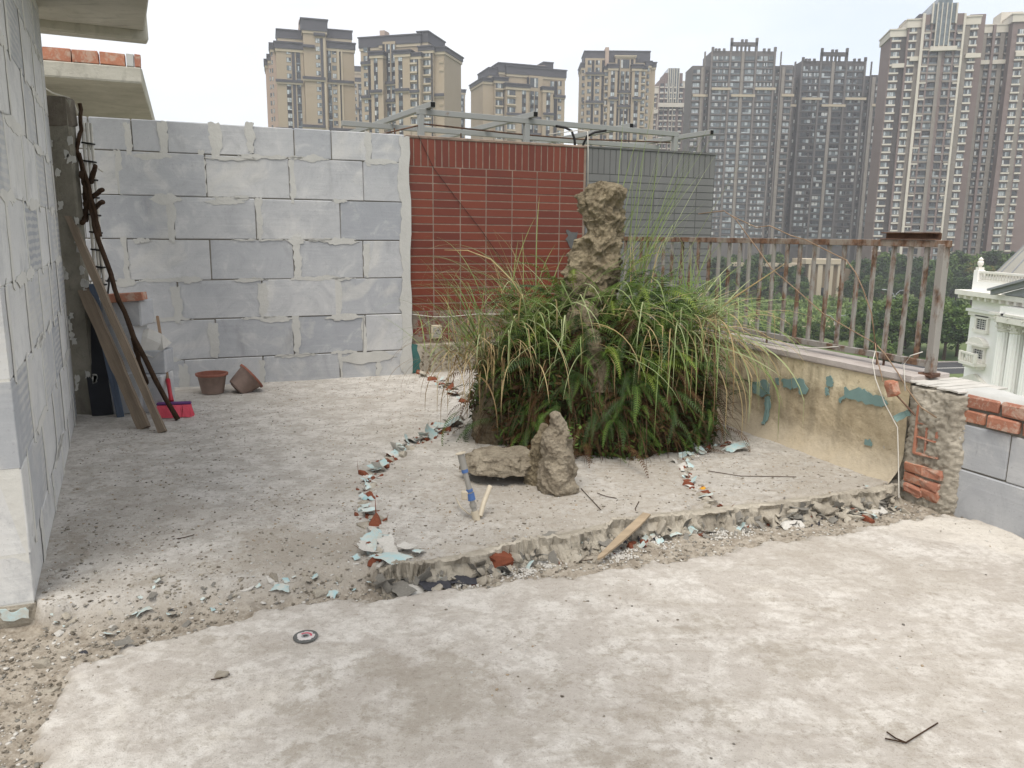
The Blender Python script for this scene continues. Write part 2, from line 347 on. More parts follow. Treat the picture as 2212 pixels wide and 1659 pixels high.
plain('window_frame_white', srgb(196, 194, 190), 0.1, 3, 0.6, 0)
def glass(name, c, rough=0.12):
    t = NT(name); f = t.noise(0.9, 2, vec=t.pos()); col = t.mix(t.ramp(f, 0.35, 0.65), tuple(x * 0.6 for x in c), c)
    return t.fin(col, rough, None, 0.6)
glass('glass_dark', srgb(58, 64, 70)); glass('glass_mid', srgb(106, 116, 120)); glass('glass_pale_reflect', srgb(182, 190, 193)); glass('glass_curtain_reflect', srgb(198, 199, 197), 0.3); glass('glass_black', srgb(34, 36, 40)); glass('glass_blue', srgb(118, 140, 160))  # pale and curtain panes: white reflections put into the base colour too
plain('asphalt', (0.06, 0.06, 0.062), 0.2, 0.4, 0.95, 0.2, 0.01)
plain('city_ground', (0.13, 0.17, 0.06), 0.35, 0.05, 0.95, 0)
plain('lawn', (0.10, 0.17, 0.04), 0.25, 0.2, 0.95, 0)
plain('pale_earth', srgb(176, 160, 132), 0.25, 0.3, 0.95, 0)
plain('road_paint', (0.7, 0.68, 0.62), 0.1, 1, 0.9, 0)
plain('lamp_gray', srgb(170, 174, 176), 0.1, 3, 0.5, 0)
plain('render_wall', srgb(168, 160, 148), 0.15, 0.4, 0.9, 0)

# ------------------------------------------------------------------ mesh helpers
class MB:
    def __init__(s): s.v = []; s.f = []; s.m = []; s.mats = []
    def mi(s, mat):
        if mat not in s.mats: s.mats.append(mat)
        return s.mats.index(mat)
    def add(s, vs, fs, mat):
        k = len(s.v); i = s.mi(mat); s.v += [tuple(p) for p in vs]
        for f in fs: s.f.append(tuple(k + j for j in f)); s.m.append(i)
        return s
    def box(s, x0, x1, y0, y1, z0, z1, mat, M=None):
        vs = [Vector((x, y, z)) for z in (z0, z1) for y in (y0, y1) for x in (x0, x1)]
        if M is not None: vs = [M @ p for p in vs]
        return s.add(vs, [(0, 2, 3, 1), (4, 5, 7, 6), (0, 1, 5, 4), (2, 6, 7, 3), (0, 4, 6, 2), (1, 3, 7, 5)], mat)
    def chbox(s, x0, x1, y0, y1, z0, z1, b, mat, jit=0.0):
        """box with chamfered edges (24 verts)"""
        c = ((x0 + x1) / 2, (y0 + y1) / 2, (z0 + z1) / 2); h = ((x1 - x0) / 2, (y1 - y0) / 2, (z1 - z0) / 2)
        vs = []; idx = {}
        for sx in (-1, 1):
            for sy in (-1, 1):
                for sz in (-1, 1):
                    for ax in range(3):
                        d = [h[0] - b, h[1] - b, h[2] - b]; d[ax] = h[ax]
                        idx[(sx, sy, sz, ax)] = len(vs)
                        vs.append((c[0] + sx * d[0] + random.uniform(-jit, jit), c[1] + sy * d[1] + random.uniform(-jit, jit), c[2] + sz * d[2] + random.uniform(-jit, jit)))
        fs = []
        q = [(-1, -1), (1, -1), (1, 1), (-1, 1)]
        for sg in (-1, 1):
            for ax in range(3):
                o = [a for a in range(3) if a != ax]; f = []
                for a, b2 in q:
                    k = [0, 0, 0]; k[ax] = sg; k[o[0]] = a; k[o[1]] = b2; f.append(idx[(*k, ax)])
                fs.append(f)
        for ax in range(3):
            o = [a for a in range(3) if a != ax]
            for a, b2 in q:
                k0 = [0] * 3; k1 = [0] * 3; k0[ax] = -1; k1[ax] = 1
                for k in (k0, k1): k[o[0]] = a; k[o[1]] = b2
                fs.append([idx[(*k0, o[0])], idx[(*k0, o[1])], idx[(*k1, o[1])], idx[(*k1, o[0])]])
        for sx in (-1, 1):
            for sy in (-1, 1):
                for sz in (-1, 1): fs.append([idx[(sx, sy, sz, a)] for a in range(3)])
        return s.add(vs, fs, mat)
    def tube(s, pts, rad, mat, n=8, caps=True, wob=0.0, flat=1.0):
        pts = [Vector(p) for p in pts]; m = len(pts)
        if not hasattr(rad, '__len__'): rad = [rad] * m
        vs = []; up = Vector((0.31, 0.17, 0.94)).normalized()
        for i, p in enumerate(pts):
            t = (pts[min(i + 1, m - 1)] - pts[max(i - 1, 0)]).normalized()
            a = t.cross(up)
            if a.length < 1e-3: a = t.cross(Vector((1, 0, 0)))
            a.normalize(); b = t.cross(a)
            for k in range(n):
                th = 2 * math.pi * k / n; r = rad[i] * (1 + wob * (random.random() - 0.5))
                vs.append(p + a * math.cos(th) * r + b * math.sin(th) * r * flat)
        fs = [(i * n + k, i * n + (k + 1) % n, (i + 1) * n + (k + 1) % n, (i + 1) * n + k) for i in range(m - 1) for k in range(n)]
        if caps: fs += [tuple(range(n - 1, -1, -1)), tuple((m - 1) * n + k for k in range(n))]
        return s.add(vs, fs, mat)
    def beam(s, p, q, w, h, mat, up=(0, 0, 1)):
        """square section bar from p to q"""
        p = Vector(p); q = Vector(q); t = (q - p).normalized(); a = t.cross(Vector(up)).normalized(); b = a.cross(t).normalized()
        vs = [e + a * (sx * w / 2) + b * (sz * h / 2) for e in (p, q) for sx, sz in ((-1, -1), (1, -1), (1, 1), (-1, 1))]
        return s.add(vs, [(0, 1, 2, 3), (7, 6, 5, 4), (0, 4, 5, 1), (1, 5, 6, 2), (2, 6, 7, 3), (3, 7, 4, 0)], mat)
    def lathe(s, prof, mat, n=20, M=None, cap=False):
        vs = [Vector((r * math.cos(2 * math.pi * k / n), r * math.sin(2 * math.pi * k / n), z)) for r, z in prof for k in range(n)]
        if M is not None: vs = [M @ p for p in vs]
        fs = [(i * n + k, i * n + (k + 1) % n, (i + 1) * n + (k + 1) % n, (i + 1) * n + k) for i in range(len(prof) - 1) for k in range(n)]
        if cap: fs += [tuple(range(n - 1, -1, -1)), tuple((len(prof) - 1) * n + k for k in range(n))]
        return s.add(vs, fs, mat)
    def poly(s, pts, nrm, th, mat):
        """extrude an outline (3D points, planar) by th along nrm"""
        n = len(pts); pts = [Vector(p) for p in pts]; nrm = Vector(nrm)
        vs = [p + nrm * th for p in pts] + pts
        return s.add(vs, [tuple(range(n)), tuple(range(2 * n - 1, n - 1, -1))] + [(i, i + n, (i + 1) % n + n, (i + 1) % n) for i in range(n)], mat)
    def mesh(s, name, smooth=False):
        me = bpy.data.meshes.new(name); me.from_pydata(s.v, [], s.f)
        for m in s.mats: me.materials.append(MATS[m])
        me.polygons.foreach_set('material_index', s.m)
        if smooth: me.polygons.foreach_set('use_smooth', [True] * len(s.f))
        me.update(); return me
    def build(s, name, parent=None, loc=None, rot=None, smooth=False):
        return link(name, s.mesh(name, smooth), parent, loc, rot)
def link(name, me, parent=None, loc=None, rot=None, scale=None):
    o = bpy.data.objects.new(name, me); COL.objects.link(o)
    if parent is not None: o.parent = parent
    if loc is not None: o.location = loc
    if rot is not None: o.rotation_euler = rot
    if scale is not None: o.scale = scale
    return o
def tag(o, label, cat, group=None):
    o['label'] = label; o['category'] = cat
    if group: o['group'] = group
    return o
def thing(name, label, cat, loc=(0, 0, 0), rotz=0.0, group=None):
    o = link(name, None, None, loc, (0, 0, rotz)); o.empty_display_size = 0.1
    return tag(o, label, cat, group)
def struct(o, kind='structure'):
    o['kind'] = kind; return o
def jag(pts, amp, sub=5, seed=0):
    """roughen a closed 2D outline"""
    rnd = random.Random(seed); out = []; n = len(pts)
    for i in range(n):
        a = pts[i]; b = pts[(i + 1) % n]
        for k in range(sub):
            t = k / sub; w = amp * (1 if k else 0.5)
            out.append((a[0] + (b[0] - a[0]) * t + rnd.uniform(-w, w), a[1] + (b[1] - a[1]) * t + rnd.uniform(-w, w)))
    return out
def np_mesh(name, verts, faces, mat, smooth=False, k=None):
    """fast mesh from arrays; faces (n,3) or (n,4)"""
    me = bpy.data.meshes.new(name); nv = len(verts); nf, c = faces.shape
    me.vertices.add(nv); me.vertices.foreach_set('co', np.asarray(verts, np.float32).ravel())
    me.loops.add(nf * c); me.loops.foreach_set('vertex_index', faces.astype(np.int32).ravel())
    me.polygons.add(nf); me.polygons.foreach_set('loop_start', np.arange(nf, dtype=np.int32) * c)
    for mm in (mat if isinstance(mat, (list, tuple)) else [mat]): me.materials.append(MATS[mm])
    if k is not None: me.polygons.foreach_set('material_index', np.asarray(k, np.int32))
    if smooth: me.polygons.foreach_set('use_smooth', np.ones(nf, bool))
    me.update(calc_edges=True); me.validate(); return me

# numpy value noise
def _h(ix, iy, iz, s):
    h = (ix.astype(np.int64) * 374761393 + iy.astype(np.int64) * 668265263 + iz.astype(np.int64) * 2147483647 + s * 974634777) & 0xffffffff
    h = ((h ^ (h >> 13)) * 1274126177) & 0xffffffff
    h = ((h ^ (h >> 16)) * 2246822519) & 0xffffffff
    return ((h ^ (h >> 15)) & 0xffffff) / float(0xffffff)
def vn(x, y, z=None, s=0):
    x = np.asarray(x, float); y = np.asarray(y, float); z = np.zeros_like(x) if z is None else np.asarray(z, float)
    ix, iy, iz = np.floor(x), np.floor(y), np.floor(z); fx, fy, fz = x - ix, y - iy, z - iz
    fx, fy, fz = [t * t * (3 - 2 * t) for t in (fx, fy, fz)]
    r = 0
    for a in (0, 1):
        for b in (0, 1):
            for c in (0, 1):
                w = (fx if a else 1 - fx) * (fy if b else 1 - fy) * (fz if c else 1 - fz)
                r = r + w * _h(ix + a, iy + b, iz + c, s)
    return r
def fbm(x, y, z=None, s=0, o=4, g=0.5):
    r = 0; a = 1; t = 0; f = 1.0
    for i in range(o):
        r = r + a * vn(np.asarray(x) * f, np.asarray(y) * f, None if z is None else np.asarray(z) * f, s + i * 17); t += a; a *= g; f *= 2.03
    return r / t
def sstep(e0, e1, x):
    t = np.clip((x - e0) / (e1 - e0), 0, 1); return t * t * (3 - 2 * t)

# ------------------------------------------------------------------ the plan of the terrace
WA = Vector((-2.913, 6.511, 0)); WANG = R(22.287)            # back wall: origin and direction
WD = Vector((math.cos(WANG), math.sin(WANG), 0)); WN = Vector((-WD.y, WD.x, 0))
PE = Vector((2.123, 4.121, 0)); PD = Vector((-0.375, 0.927, 0)).normalized(); PN = Vector((PD.y, -PD.x, 0)); PANG = math.atan2(PD.y, PD.x)
LA = Vector((-1.689, 2.602, 0)); LB = Vector((-3.088, 5.437, 0)); LD = (LB - LA).normalized(); LN = Vector((LD.y, -LD.x, 0)); LLEN = (LB - LA).length
def wall_sz(x, y):
    q = gp(x, y, WA, WN); return (q - WA).dot(WD), q.z
def par_sz(x, y, off=0.0):
    q = gp(x, y, PE + PN * off, PN); return (q - PE).dot(PD), q.z
edge_px = [(-60, 1318), (0, 1314), (70, 1306), (112, 1336), (400, 1290), (740, 1245), (820, 1236), (920, 1222), (1090, 1186), (1240, 1156), (1390, 1120), (1530, 1106), (1700, 1086), (1850, 1066), (1940, 1050), (2030, 1062)]
EDGE = [gz(x, y, -0.02) for x, y in edge_px]
slab_px = [(80, 1700), (86, 1600), (92, 1500), (150, 1432), (300, 1388), (430, 1352), (560, 1320), (650, 1298), (800, 1290), (1000, 1272), (1100, 1252), (1300, 1226), (1530, 1194), (1800, 1150), (2035, 1106), (2140, 1122), (2212, 1160), (2300, 1215)]
SLAB = [gz(x, y, -0.05) for x, y in slab_px]
def poly_dist(x, y, pts):
    """distance to a polyline"""
    d = np.full(x.shape, 1e9)
    for a, b in zip(pts[:-1], pts[1:]):
        ax, ay, bx, by = a.x, a.y, b.x, b.y; L2 = (bx - ax) ** 2 + (by - ay) ** 2
        t = np.clip(((x - ax) * (bx - ax) + (y - ay) * (by - ay)) / L2, 0, 1)
        d = np.minimum(d, np.hypot(x - ax - t * (bx - ax), y - ay - t * (by - ay)))
    return d
def zones(x, y):
    """signed zone masks and heights of the terrace floor at world x, y"""
    jitter = (fbm(x * 9, y * 9, s=3, o=4) - 0.5) * 0.10
    ex = np.array([p.x for p in EDGE]); ey = np.array([p.y for p in EDGE])
    ye = np.interp(x, ex, ey, left=ey[0], right=ey[-1])
    dback = (y - ye) * 0.93 + jitter                       # >0 : back floor
    steep = np.where(x > -0.55, 0.03, np.where(x < -1.55, 0.04, 0.22))
    mback = np.clip((dback + steep * 0.5) / steep, 0, 1); mback = mback * mback * (3 - 2 * mback)
    k = next(i for i, p in enumerate(slab_px) if p[0] > 95) - 1
    tx = np.array([p.x for p in SLAB[k:]]); ty = np.array([p.y for p in SLAB[k:]])
    ys = np.interp(x, tx, ty, left=-9, right=ty[-1])
    lx = np.array([p.x for p in SLAB[:k + 1]])[::-1]; ly = np.array([p.y for p in SLAB[:k + 1]])[::-1]
    o = np.argsort(ly); xl = np.interp(y, ly[o], lx[o])
    j2 = (fbm(x * 12, y * 12, s=9, o=5, g=.6) - 0.5) * 0.16
    ds = np.minimum((ys - y) * 0.9, x - xl) + j2
    mslab = sstep(-0.012, 0.02, ds)
    rub = (1 - mslab) * (1 - mback)
    z = -0.078 + 0.078 * mback + 0.026 * mslab * (1 - mback)
    z = z + (fbm(x * 3, y * 3, s=21, o=3) - 0.5) * 0.012 + (fbm(x * 22, y * 22, s=5, o=3) - 0.5) * (0.006 + 0.028 * rub + 0.012 * sstep(0.25, 0.0, np.abs(dback)) * mback)
    return mback, mslab, rub, z, dback, ds
def floor_z(x, y):
    return float(zones(np.array([float(x)]), np.array([float(y)]))[3][0])

# dirt film and stains on the cement: (photo position, radius in photo units, weight)
STAINS = [(1130, 1070, 300, 90, .62), (1420, 1040, 200, 60, .62), (1720, 1020, 230, 50, .62), (1500, 960, 120, 30, .6), (1340, 1430, 200, 30, .5), (1150, 1340, 120, 30, .45), (1480, 1500, 160, 60, .6), (1620, 1590, 160, 50, .55), (1830, 1330, 160, 30, .5), (2000, 1260, 120, 30, .5), (760, 1600, 140, 40, .55), (300, 1620, 120, 40, .5), (360, 1480, 100, 30, .55), (1050, 1480, 50, 60, .6), (930, 1440, 110, 70, .9), (880, 1520, 70, 40, .6), (1000, 1400, 60, 40, .5), (1230, 1470, 130, 60, .55), (1560, 1330, 120, 40, .5), (1740, 1420, 160, 60, .6), (1900, 1600, 200, 60, .5),
          (620, 1500, 130, 60, .6), (420, 1560, 90, 50, .4), (1400, 1620, 100, 40, .6), (1120, 1590, 70, 40, .5), (2080, 1430, 90, 40, .4), (1690, 1240, 150, 26, .4), (500, 1420, 70, 24, .5),
          (640, 1180, 170, 45, .8), (760, 1210, 60, 30, .7), (560, 1090, 110, 30, .5), (700, 960, 120, 18, .45), (210, 1060, 60, 60, .5), (170, 1180, 50, 50, .7), (430, 1230, 130, 30, .5), (900, 900, 60, 12, .6), (330, 950, 110, 16, .5),
          (1080, 1120, 110, 26, .8), (1250, 1100, 160, 30, .45), (1400, 1010, 90, 22, .5), (980, 1040, 90, 30, .3), (1700, 1020, 120, 20, .5), (1560, 990, 60, 12, .6), (860, 1030, 30, 60, .3), (300, 1090, 70, 14, .4), (800, 860, 60, 6, .5)]
def make_floor():
    xs = np.concatenate([np.arange(-5.2, -3.6, 0.08), np.arange(-3.6, 2.75, 0.0125), np.arange(2.75, 3.6, 0.05)])
    ys = [-3.0]
    while ys[-1] < 9.0: ys.append(ys[-1] + (0.12 if ys[-1] < 1.3 else 0.011 + 0.0016 * max(0, ys[-1] - 1.3) ** 1.6))
    ys = np.array(ys); X, Y = np.meshgrid(xs, ys); x = X.ravel(); y = Y.ravel()
    mb, ms, rub, z, db, ds = zones(x, y)
    dirt = np.zeros_like(x); wx = (fbm(x * 5, y * 5, s=71, o=4) - .5) * .5; wy = (fbm(x * 5, y * 5, s=75, o=4) - .5) * .5
    for px, py, rx, ry, w in STAINS:
        zz = -0.05 if py > 1270 else 0.0
        c = gz(px, py, zz); ax = gz(px + rx, py, zz) - c; ay = gz(px, py - ry, zz) - c
        det = ax.x * ay.y - ax.y * ay.x; dx = x - c.x + wx; dy = y - c.y + wy
        u = (dx * ay.y - dy * ay.x) / det; v = (ax.x * dy - ax.y * dx) / det
        dirt = np.maximum(dirt, w * np.exp(-(u * u + v * v) * 0.9))
    dirt = np.clip(dirt + rub * 0.25 + sstep(0.35, 0.0, np.abs(db)) * 0.3 * mb, 0, 1)
    nx, ny = len(xs), len(ys)
    i = (np.arange(ny - 1)[:, None] * nx + np.arange(nx - 1)[None, :]).ravel()
    faces = np.stack([i, i + 1, i + nx + 1, i + nx], 1)
    cx = x[faces].mean(1); cy = y[faces].mean(1)
    out = (cx - PE.x) * PN.x + (cy - PE.y) * PN.y; beh = (cx - WA.x) * WN.x + (cy - WA.y) * WN.y
    faces = faces[(out < 0.16) & (beh < 0.12)]
    me = np_mesh('terrace_floor', np.stack([x, y, z], 1), faces, 'terrace_cement', smooth=True)
    a = me.attributes.new('zone', 'FLOAT_COLOR', 'POINT')
    a.data.foreach_set('color', np.stack([ms, rub, dirt, np.ones_like(ms)], 1).astype(np.float32).ravel())
    return struct(link('terrace_floor', me))
make_floor()
ZS = -16.7                                                         # street level
# the block of flats the terrace sits on
def prism(name, pts, z0, z1, mat):
    n = len(pts); mb = MB()
    mb.add([(p.x, p.y, z1) for p in pts] + [(p.x, p.y, z0) for p in pts], [tuple(range(n)), tuple(range(2 * n - 1, n - 1, -1))] + [(i, i + n, (i + 1) % n + n, (i + 1) % n) for i in range(n)], mat)
    return mb.build(name)
P0 = PE + PN * 0.2 - PD * 7.5; P1 = PE + PN * 0.2 + PD * 4.1
tag(prism('lower_building', [Vector((-9, -4, 0)), P0, P1, WA + WD * 5.4 + WN * 0.0, WA + WD * 5.4 + WN * 7, Vector((-9, 12, 0))], ZS, -0.17, 'render_wall'), 'storeys of the house beneath the roof terrace', 'building')
nf = MB(); nf.add([WA - WD * 4 + WN * 0.11 + Vector((0, 0, -.02)), WA + WD * 5.4 + WN * 0.11 + Vector((0, 0, -.02)), WA + WD * 5.4 + WN * 7 + Vector((0, 0, -.02)), WA - WD * 4 + WN * 7 + Vector((0, 0, -.02))], [(0, 1, 2, 3)], 'slab_concrete')
struct(nf.build('neighbour_floor'))

# ------------------------------------------------------------------ block wall at the back
bw = thing('block_wall', 'grey aerated concrete block wall joined to the red tiled wall', 'wall', WA, WANG)
courses = [(1.921, 2.166, [-1.1, -0.75, -0.42, -0.12, 0.133, 0.482, 0.789, 1.127, 1.438, 1.78, 2.085]),
           (1.578, 1.921, [-1.1, -0.88, -0.241, 0.41, 1.076, 1.71, 2.085]), (1.236, 1.578, [-1.1, -0.5, 0.143, 0.787, 1.497, 2.085]),
           (0.901, 1.236, [-1.1, -0.86, -0.221, 0.408, 1.087, 1.693, 2.09]), (0.571, 0.901, [-1.1, -0.5, 0.138, 0.809, 1.443, 2.095]),
           (0.232, 0.571, [-1.1, -0.82, -0.182, 0.415, 1.059, 1.696, 2.095]), (-0.03, 0.232, [-1.1, -0.5, 0.151, 0.789, 1.455, 1.795, 2.095])]
core = MB(); core.box(-1.1, 2.115, 0.0032, 0.19, -0.05, 2.150, 'mortar_dark'); core.build('mortar_core', bw)
for ci, (z0, z1, js) in enumerate(courses):
    for a, b in zip(js[:-1], js[1:]):
        g = 0.003; mb = MB(); cx, cz = (a + b) / 2, (z0 + z1) / 2; dy = random.uniform(-0.005, 0.0)
        mb.chbox(a + g - cx, b - g - cx, dy, 0.2, z0 + g - cz, z1 - g + (0.004 if ci == 0 else 0) * random.random() - cz, 0.006, 'aac_block', 0.002)
        mb.build('block', bw, (cx, 0, cz))
def wall_patch(parent, pts, y0, th, mat, name, seed, amp=0.012, sub=5):
    o = jag(pts, amp, sub, seed); MB().poly([(p[0], y0, p[1]) for p in o], (0, -1, 0), th, mat).build(name, parent)
sd = 0
for ci, (z0, z1, js) in enumerate(courses):                         # mortar smeared over the perpends
    for jn in js[2:-1]:
        sd += 1; rr = random.Random(sd * 3 + 1)
        if rr.random() < 0.66:
            w = rr.uniform(0.02, 0.06) * rr.choice((.6, 1, 1.1)); o = rr.uniform(-0.03, 0.03); t0 = z0 - rr.uniform(-0.03, 0.04); t1 = z1 + rr.uniform(-0.05, 0.03)
            wall_patch(bw, [(jn + o - w * 0.7, t0), (jn + o + w * 0.5, t0 - 0.01), (jn + o + w, (t0 + t1) / 2), (jn + o + w * .8, t1), (jn + o - w, t1 + .005), (jn + o - w * .8, (t0 + t1) / 2)], -0.003, 0.0025, 'mortar', 'mortar_smear', sd)
for k, (x0, x1, y, h) in enumerate([(285, 375, 338, 10), (440, 560, 343, 8), (650, 700, 342, 9), (780, 860, 350, 8), (320, 395, 430, 13), (440, 530, 436, 9), (620, 660, 520, 10), (700, 780, 522, 8), (380, 440, 604, 8), (240, 300, 610, 10), (700, 790, 685, 6), (560, 640, 690, 6), (730, 860, 772, 10), (285, 330, 520, 6), (500, 580, 604, 5)]):
    (s0, za), (s1, zb) = wall_sz(x0, y - h), wall_sz(x1, y + h)
    wall_patch(bw, [(s0, (za + zb) / 2), (s0 * .7 + s1 * .3, zb), (s0 * .3 + s1 * .7, zb + .01), (s1, (za + zb) / 2), (s0 * .3 + s1 * .7, za), (s0 * .7 + s1 * .3, za - .004)], -0.0045, 0.002, 'mortar', 'mortar_smear', 300 + k, 0.01, 4)
for ci, (z0, z1, js) in enumerate(courses):                         # and along the bed joints
    for k in range(3):
        sd += 1; rr = random.Random(sd * 7 + 2); a0 = rr.uniform(-.3, 1.7); L = rr.uniform(.12, .5); h0 = rr.uniform(.006, .026); h1 = rr.uniform(.006, .03)
        wall_patch(bw, [(a0, z0 - h0 * .3), (a0 + L * .3, z0 - h0), (a0 + L * .7, z0 - h0 * .7), (a0 + L, z0), (a0 + L * .75, z0 + h1), (a0 + L * .4, z0 + h1 * .6), (a0 + L * .1, z0 + h1 * .8)], -0.0052, 0.001, 'mortar', 'mortar_smear', sd, 0.008, 6)
e = [(2.035 + 0.02 * math.sin(k * 1.7), 2.155 - k * 0.145) for k in range(16)]
wall_patch(bw, e + [(2.125, 0.0), (2.13, 0.5), (2.12, 1.0), (2.135, 1.6), (2.125, 2.15)], -0.005, 0.004, 'mortar', 'mortar_edge', 77, 0.012, 4)
# ------------------------------------------------------------------ red tiled wall and its grey painted continuation
TR = 0.035
def tile_wall(name, label, s0, s1, tilemat, groutmat, zbase, cols, row0, pitch, nrow, worn_rows, sold):
    t = thing(name, label, 'wall', WA, WANG)
    mb = MB(); mb.box(s0, s1, TR + 0.0025, TR + 0.2, zbase, 2.145, groutmat); mb.build('masonry', t)
    mb = MB(); mb.chbox(s0 - 0.0, s1, TR - 0.006, TR + 0.205, 2.146, 2.168, 0.004, 'grout' if tilemat == 'red_tile' else 'grout_gray', 0.003); mb.build('coping', t)
    cache = {}
    def put(a, b, z0, z1, mat):
        key = (round(b - a, 3), round(z1 - z0, 3), mat)
        if key not in cache:
            m = MB(); m.chbox(-(b - a) / 2, (b - a) / 2, 0, 0.02, -(z1 - z0) / 2, (z1 - z0) / 2, 0.0015, mat); cache[key] = m.mesh('tile')
        link('tile', cache[key], t, ((a + b) / 2, TR + random.uniform(-0.0008, 0.0006), (z0 + z1) / 2), (0, 0, random.uniform(-.003, .003)))
    x = s0 + 0.003
    while x < s1 - 0.02:
        b = min(x + sold - 0.0095, s1 - 0.002); put(x, b, 1.906, 2.143, tilemat); x += sold
    for r in range(nrow):
        z1 = row0 - r * pitch; z0 = z1 - pitch + 0.0100
        for a, b in zip(cols[:-1], cols[1:]):
            put(a + 0.0052, b - 0.0052, z0, z1, 'worn_tile' if r >= nrow - worn_rows else tilemat)
    return t
cols_r = [2.115, 2.358, 2.622, 2.879, 3.145, 3.403, 3.65, 3.91]
rw = tile_wall('tiled_wall', 'dark red tiled wall with a soldier course along its top', 2.115, 3.93, 'red_tile', 'grout', -0.05, cols_r, 1.897, 0.0733, 22, 4, 0.0665)
gw = tile_wall('painted_tile_wall', 'tiled wall painted dull grey behind the railing', 3.932, 5.46, 'gray_painted_tile', 'grout_gray', -1.2, [3.935, 4.2, 4.46, 4.72, 4.98, 5.24, 5.457], 1.897, 0.0733, 24, 0, 0.0665)
# pebbled skirting under the red tiles
sk = MB(); sk.chbox(2.16, 3.9, TR - 0.03, TR + 0.01, -0.05, 0.275, 0.006, 'broken_concrete', 0.003); sko = sk.build('skirting', rw)
pm = []
for k in range(3):
    mb = MB(); mb.lathe([(0.001, -0.006), (0.010, -0.003), (0.012, 0.0), (0.009, 0.005), (0.001, 0.008)], 'pebble_gravel', 7); pm.append(mb.mesh('pebble', True))
rr = random.Random(4)
for i in range(16):
    for j in range(6):
        sx = 2.24 + i * 0.056 + rr.uniform(-.012, .012); zz = 0.035 + j * 0.042 + rr.uniform(-.008, .008)
        link('pebble', rr.choice(pm), sko, (sx, TR - 0.031, zz), (R(90), rr.uniform(-.8, .8), rr.uniform(-.5, .5)), (rr.uniform(.8, 1.3), rr.uniform(1.0, 1.6), 1))
wall_patch(rw, [(2.12, 0.0), (2.2, 0.0), (2.21, 0.12), (2.18, 0.27), (2.12, 0.28)], TR - 0.031, 0.003, 'teal_dark', 'paint_patch', 5, 0.01)
# socket and cable on the red wall
so = thing('wall_socket', 'weathered square electrical socket low on the red tiled wall', 'socket', WA, WANG)
(s0, z1), (s1, z0) = wall_sz(933, 703), wall_sz(956, 731)
mb = MB(); mb.chbox(s0, s1, TR - 0.02, TR + .002, z0, z1, 0.004, 'ivory_pvc'); mb.build('plate', so)
mb = MB(); mb.chbox(s0 + .014, s1 - .012, TR - 0.024, TR - 0.018, z0 + .012, z1 - .02, 0.002, 'gray_pvc'); fc = mb.build('socket_face', so)
for dx, dz in ((-.012, .012), (.012, .012), (0, -.012)):
    mb = MB(); mb.box(-.004, .004, -.002, .002, -.005, .005, 'hollow_shade'); mb.build('slot', fc, ((s0 + s1) / 2 + dx, TR - .0245, (z0 + z1) / 2 + dz))
def wpt(x, y, off): s, z = wall_sz(x, y); return WA + WD * s + WN * off + Vector((0, 0, z))
wc = MB(); wc.tube([wpt(x, y, TR - 0.012) for x, y in ((880, 679), (905, 681), (938, 685), (970, 685), (1000, 682), (1032, 679), (1080, 679), (1150, 679), (1235, 672))], 0.0045, 'cable_white', 6)
tag(wc.build('cable', smooth=True), 'thin white cable sagging across the red tiled wall', 'cable')
wc = MB(); wc.tube([wpt(x, y, TR - 0.01) for x, y in ((905, 292), (938, 362), (985, 425), (1040, 495), (1075, 545), (1130, 620), (1180, 690))], 0.0022, 'cable_black', 5)
tag(wc.build('cable'), 'thin dark wire slanting down over the red tiles', 'cable')
mb = MB(); mb.tube([wpt(1271, 440, TR - .02), wpt(1271, 330, TR - .03), wpt(1270, 284, TR - .03), wpt(1262, 278, TR + .1), wpt(1235, 277, TR + .5)], 0.005, 'cable_white', 6)
tag(mb.build('conduit_hook', smooth=True), 'white conduit hooked over the joint of red and grey walls', 'conduit')
sp = MB(); o = jag([wall_sz(1228, 498), wall_sz(1250, 500), wall_sz(1252, 530), wall_sz(1240, 545), wall_sz(1226, 520)], .02, 4, 8)
sp.poly([(p[0], TR - .004, p[1]) for p in o], (0, -1, 0), .003, 'grout_gray'); sp.build('paint_patch', rw)

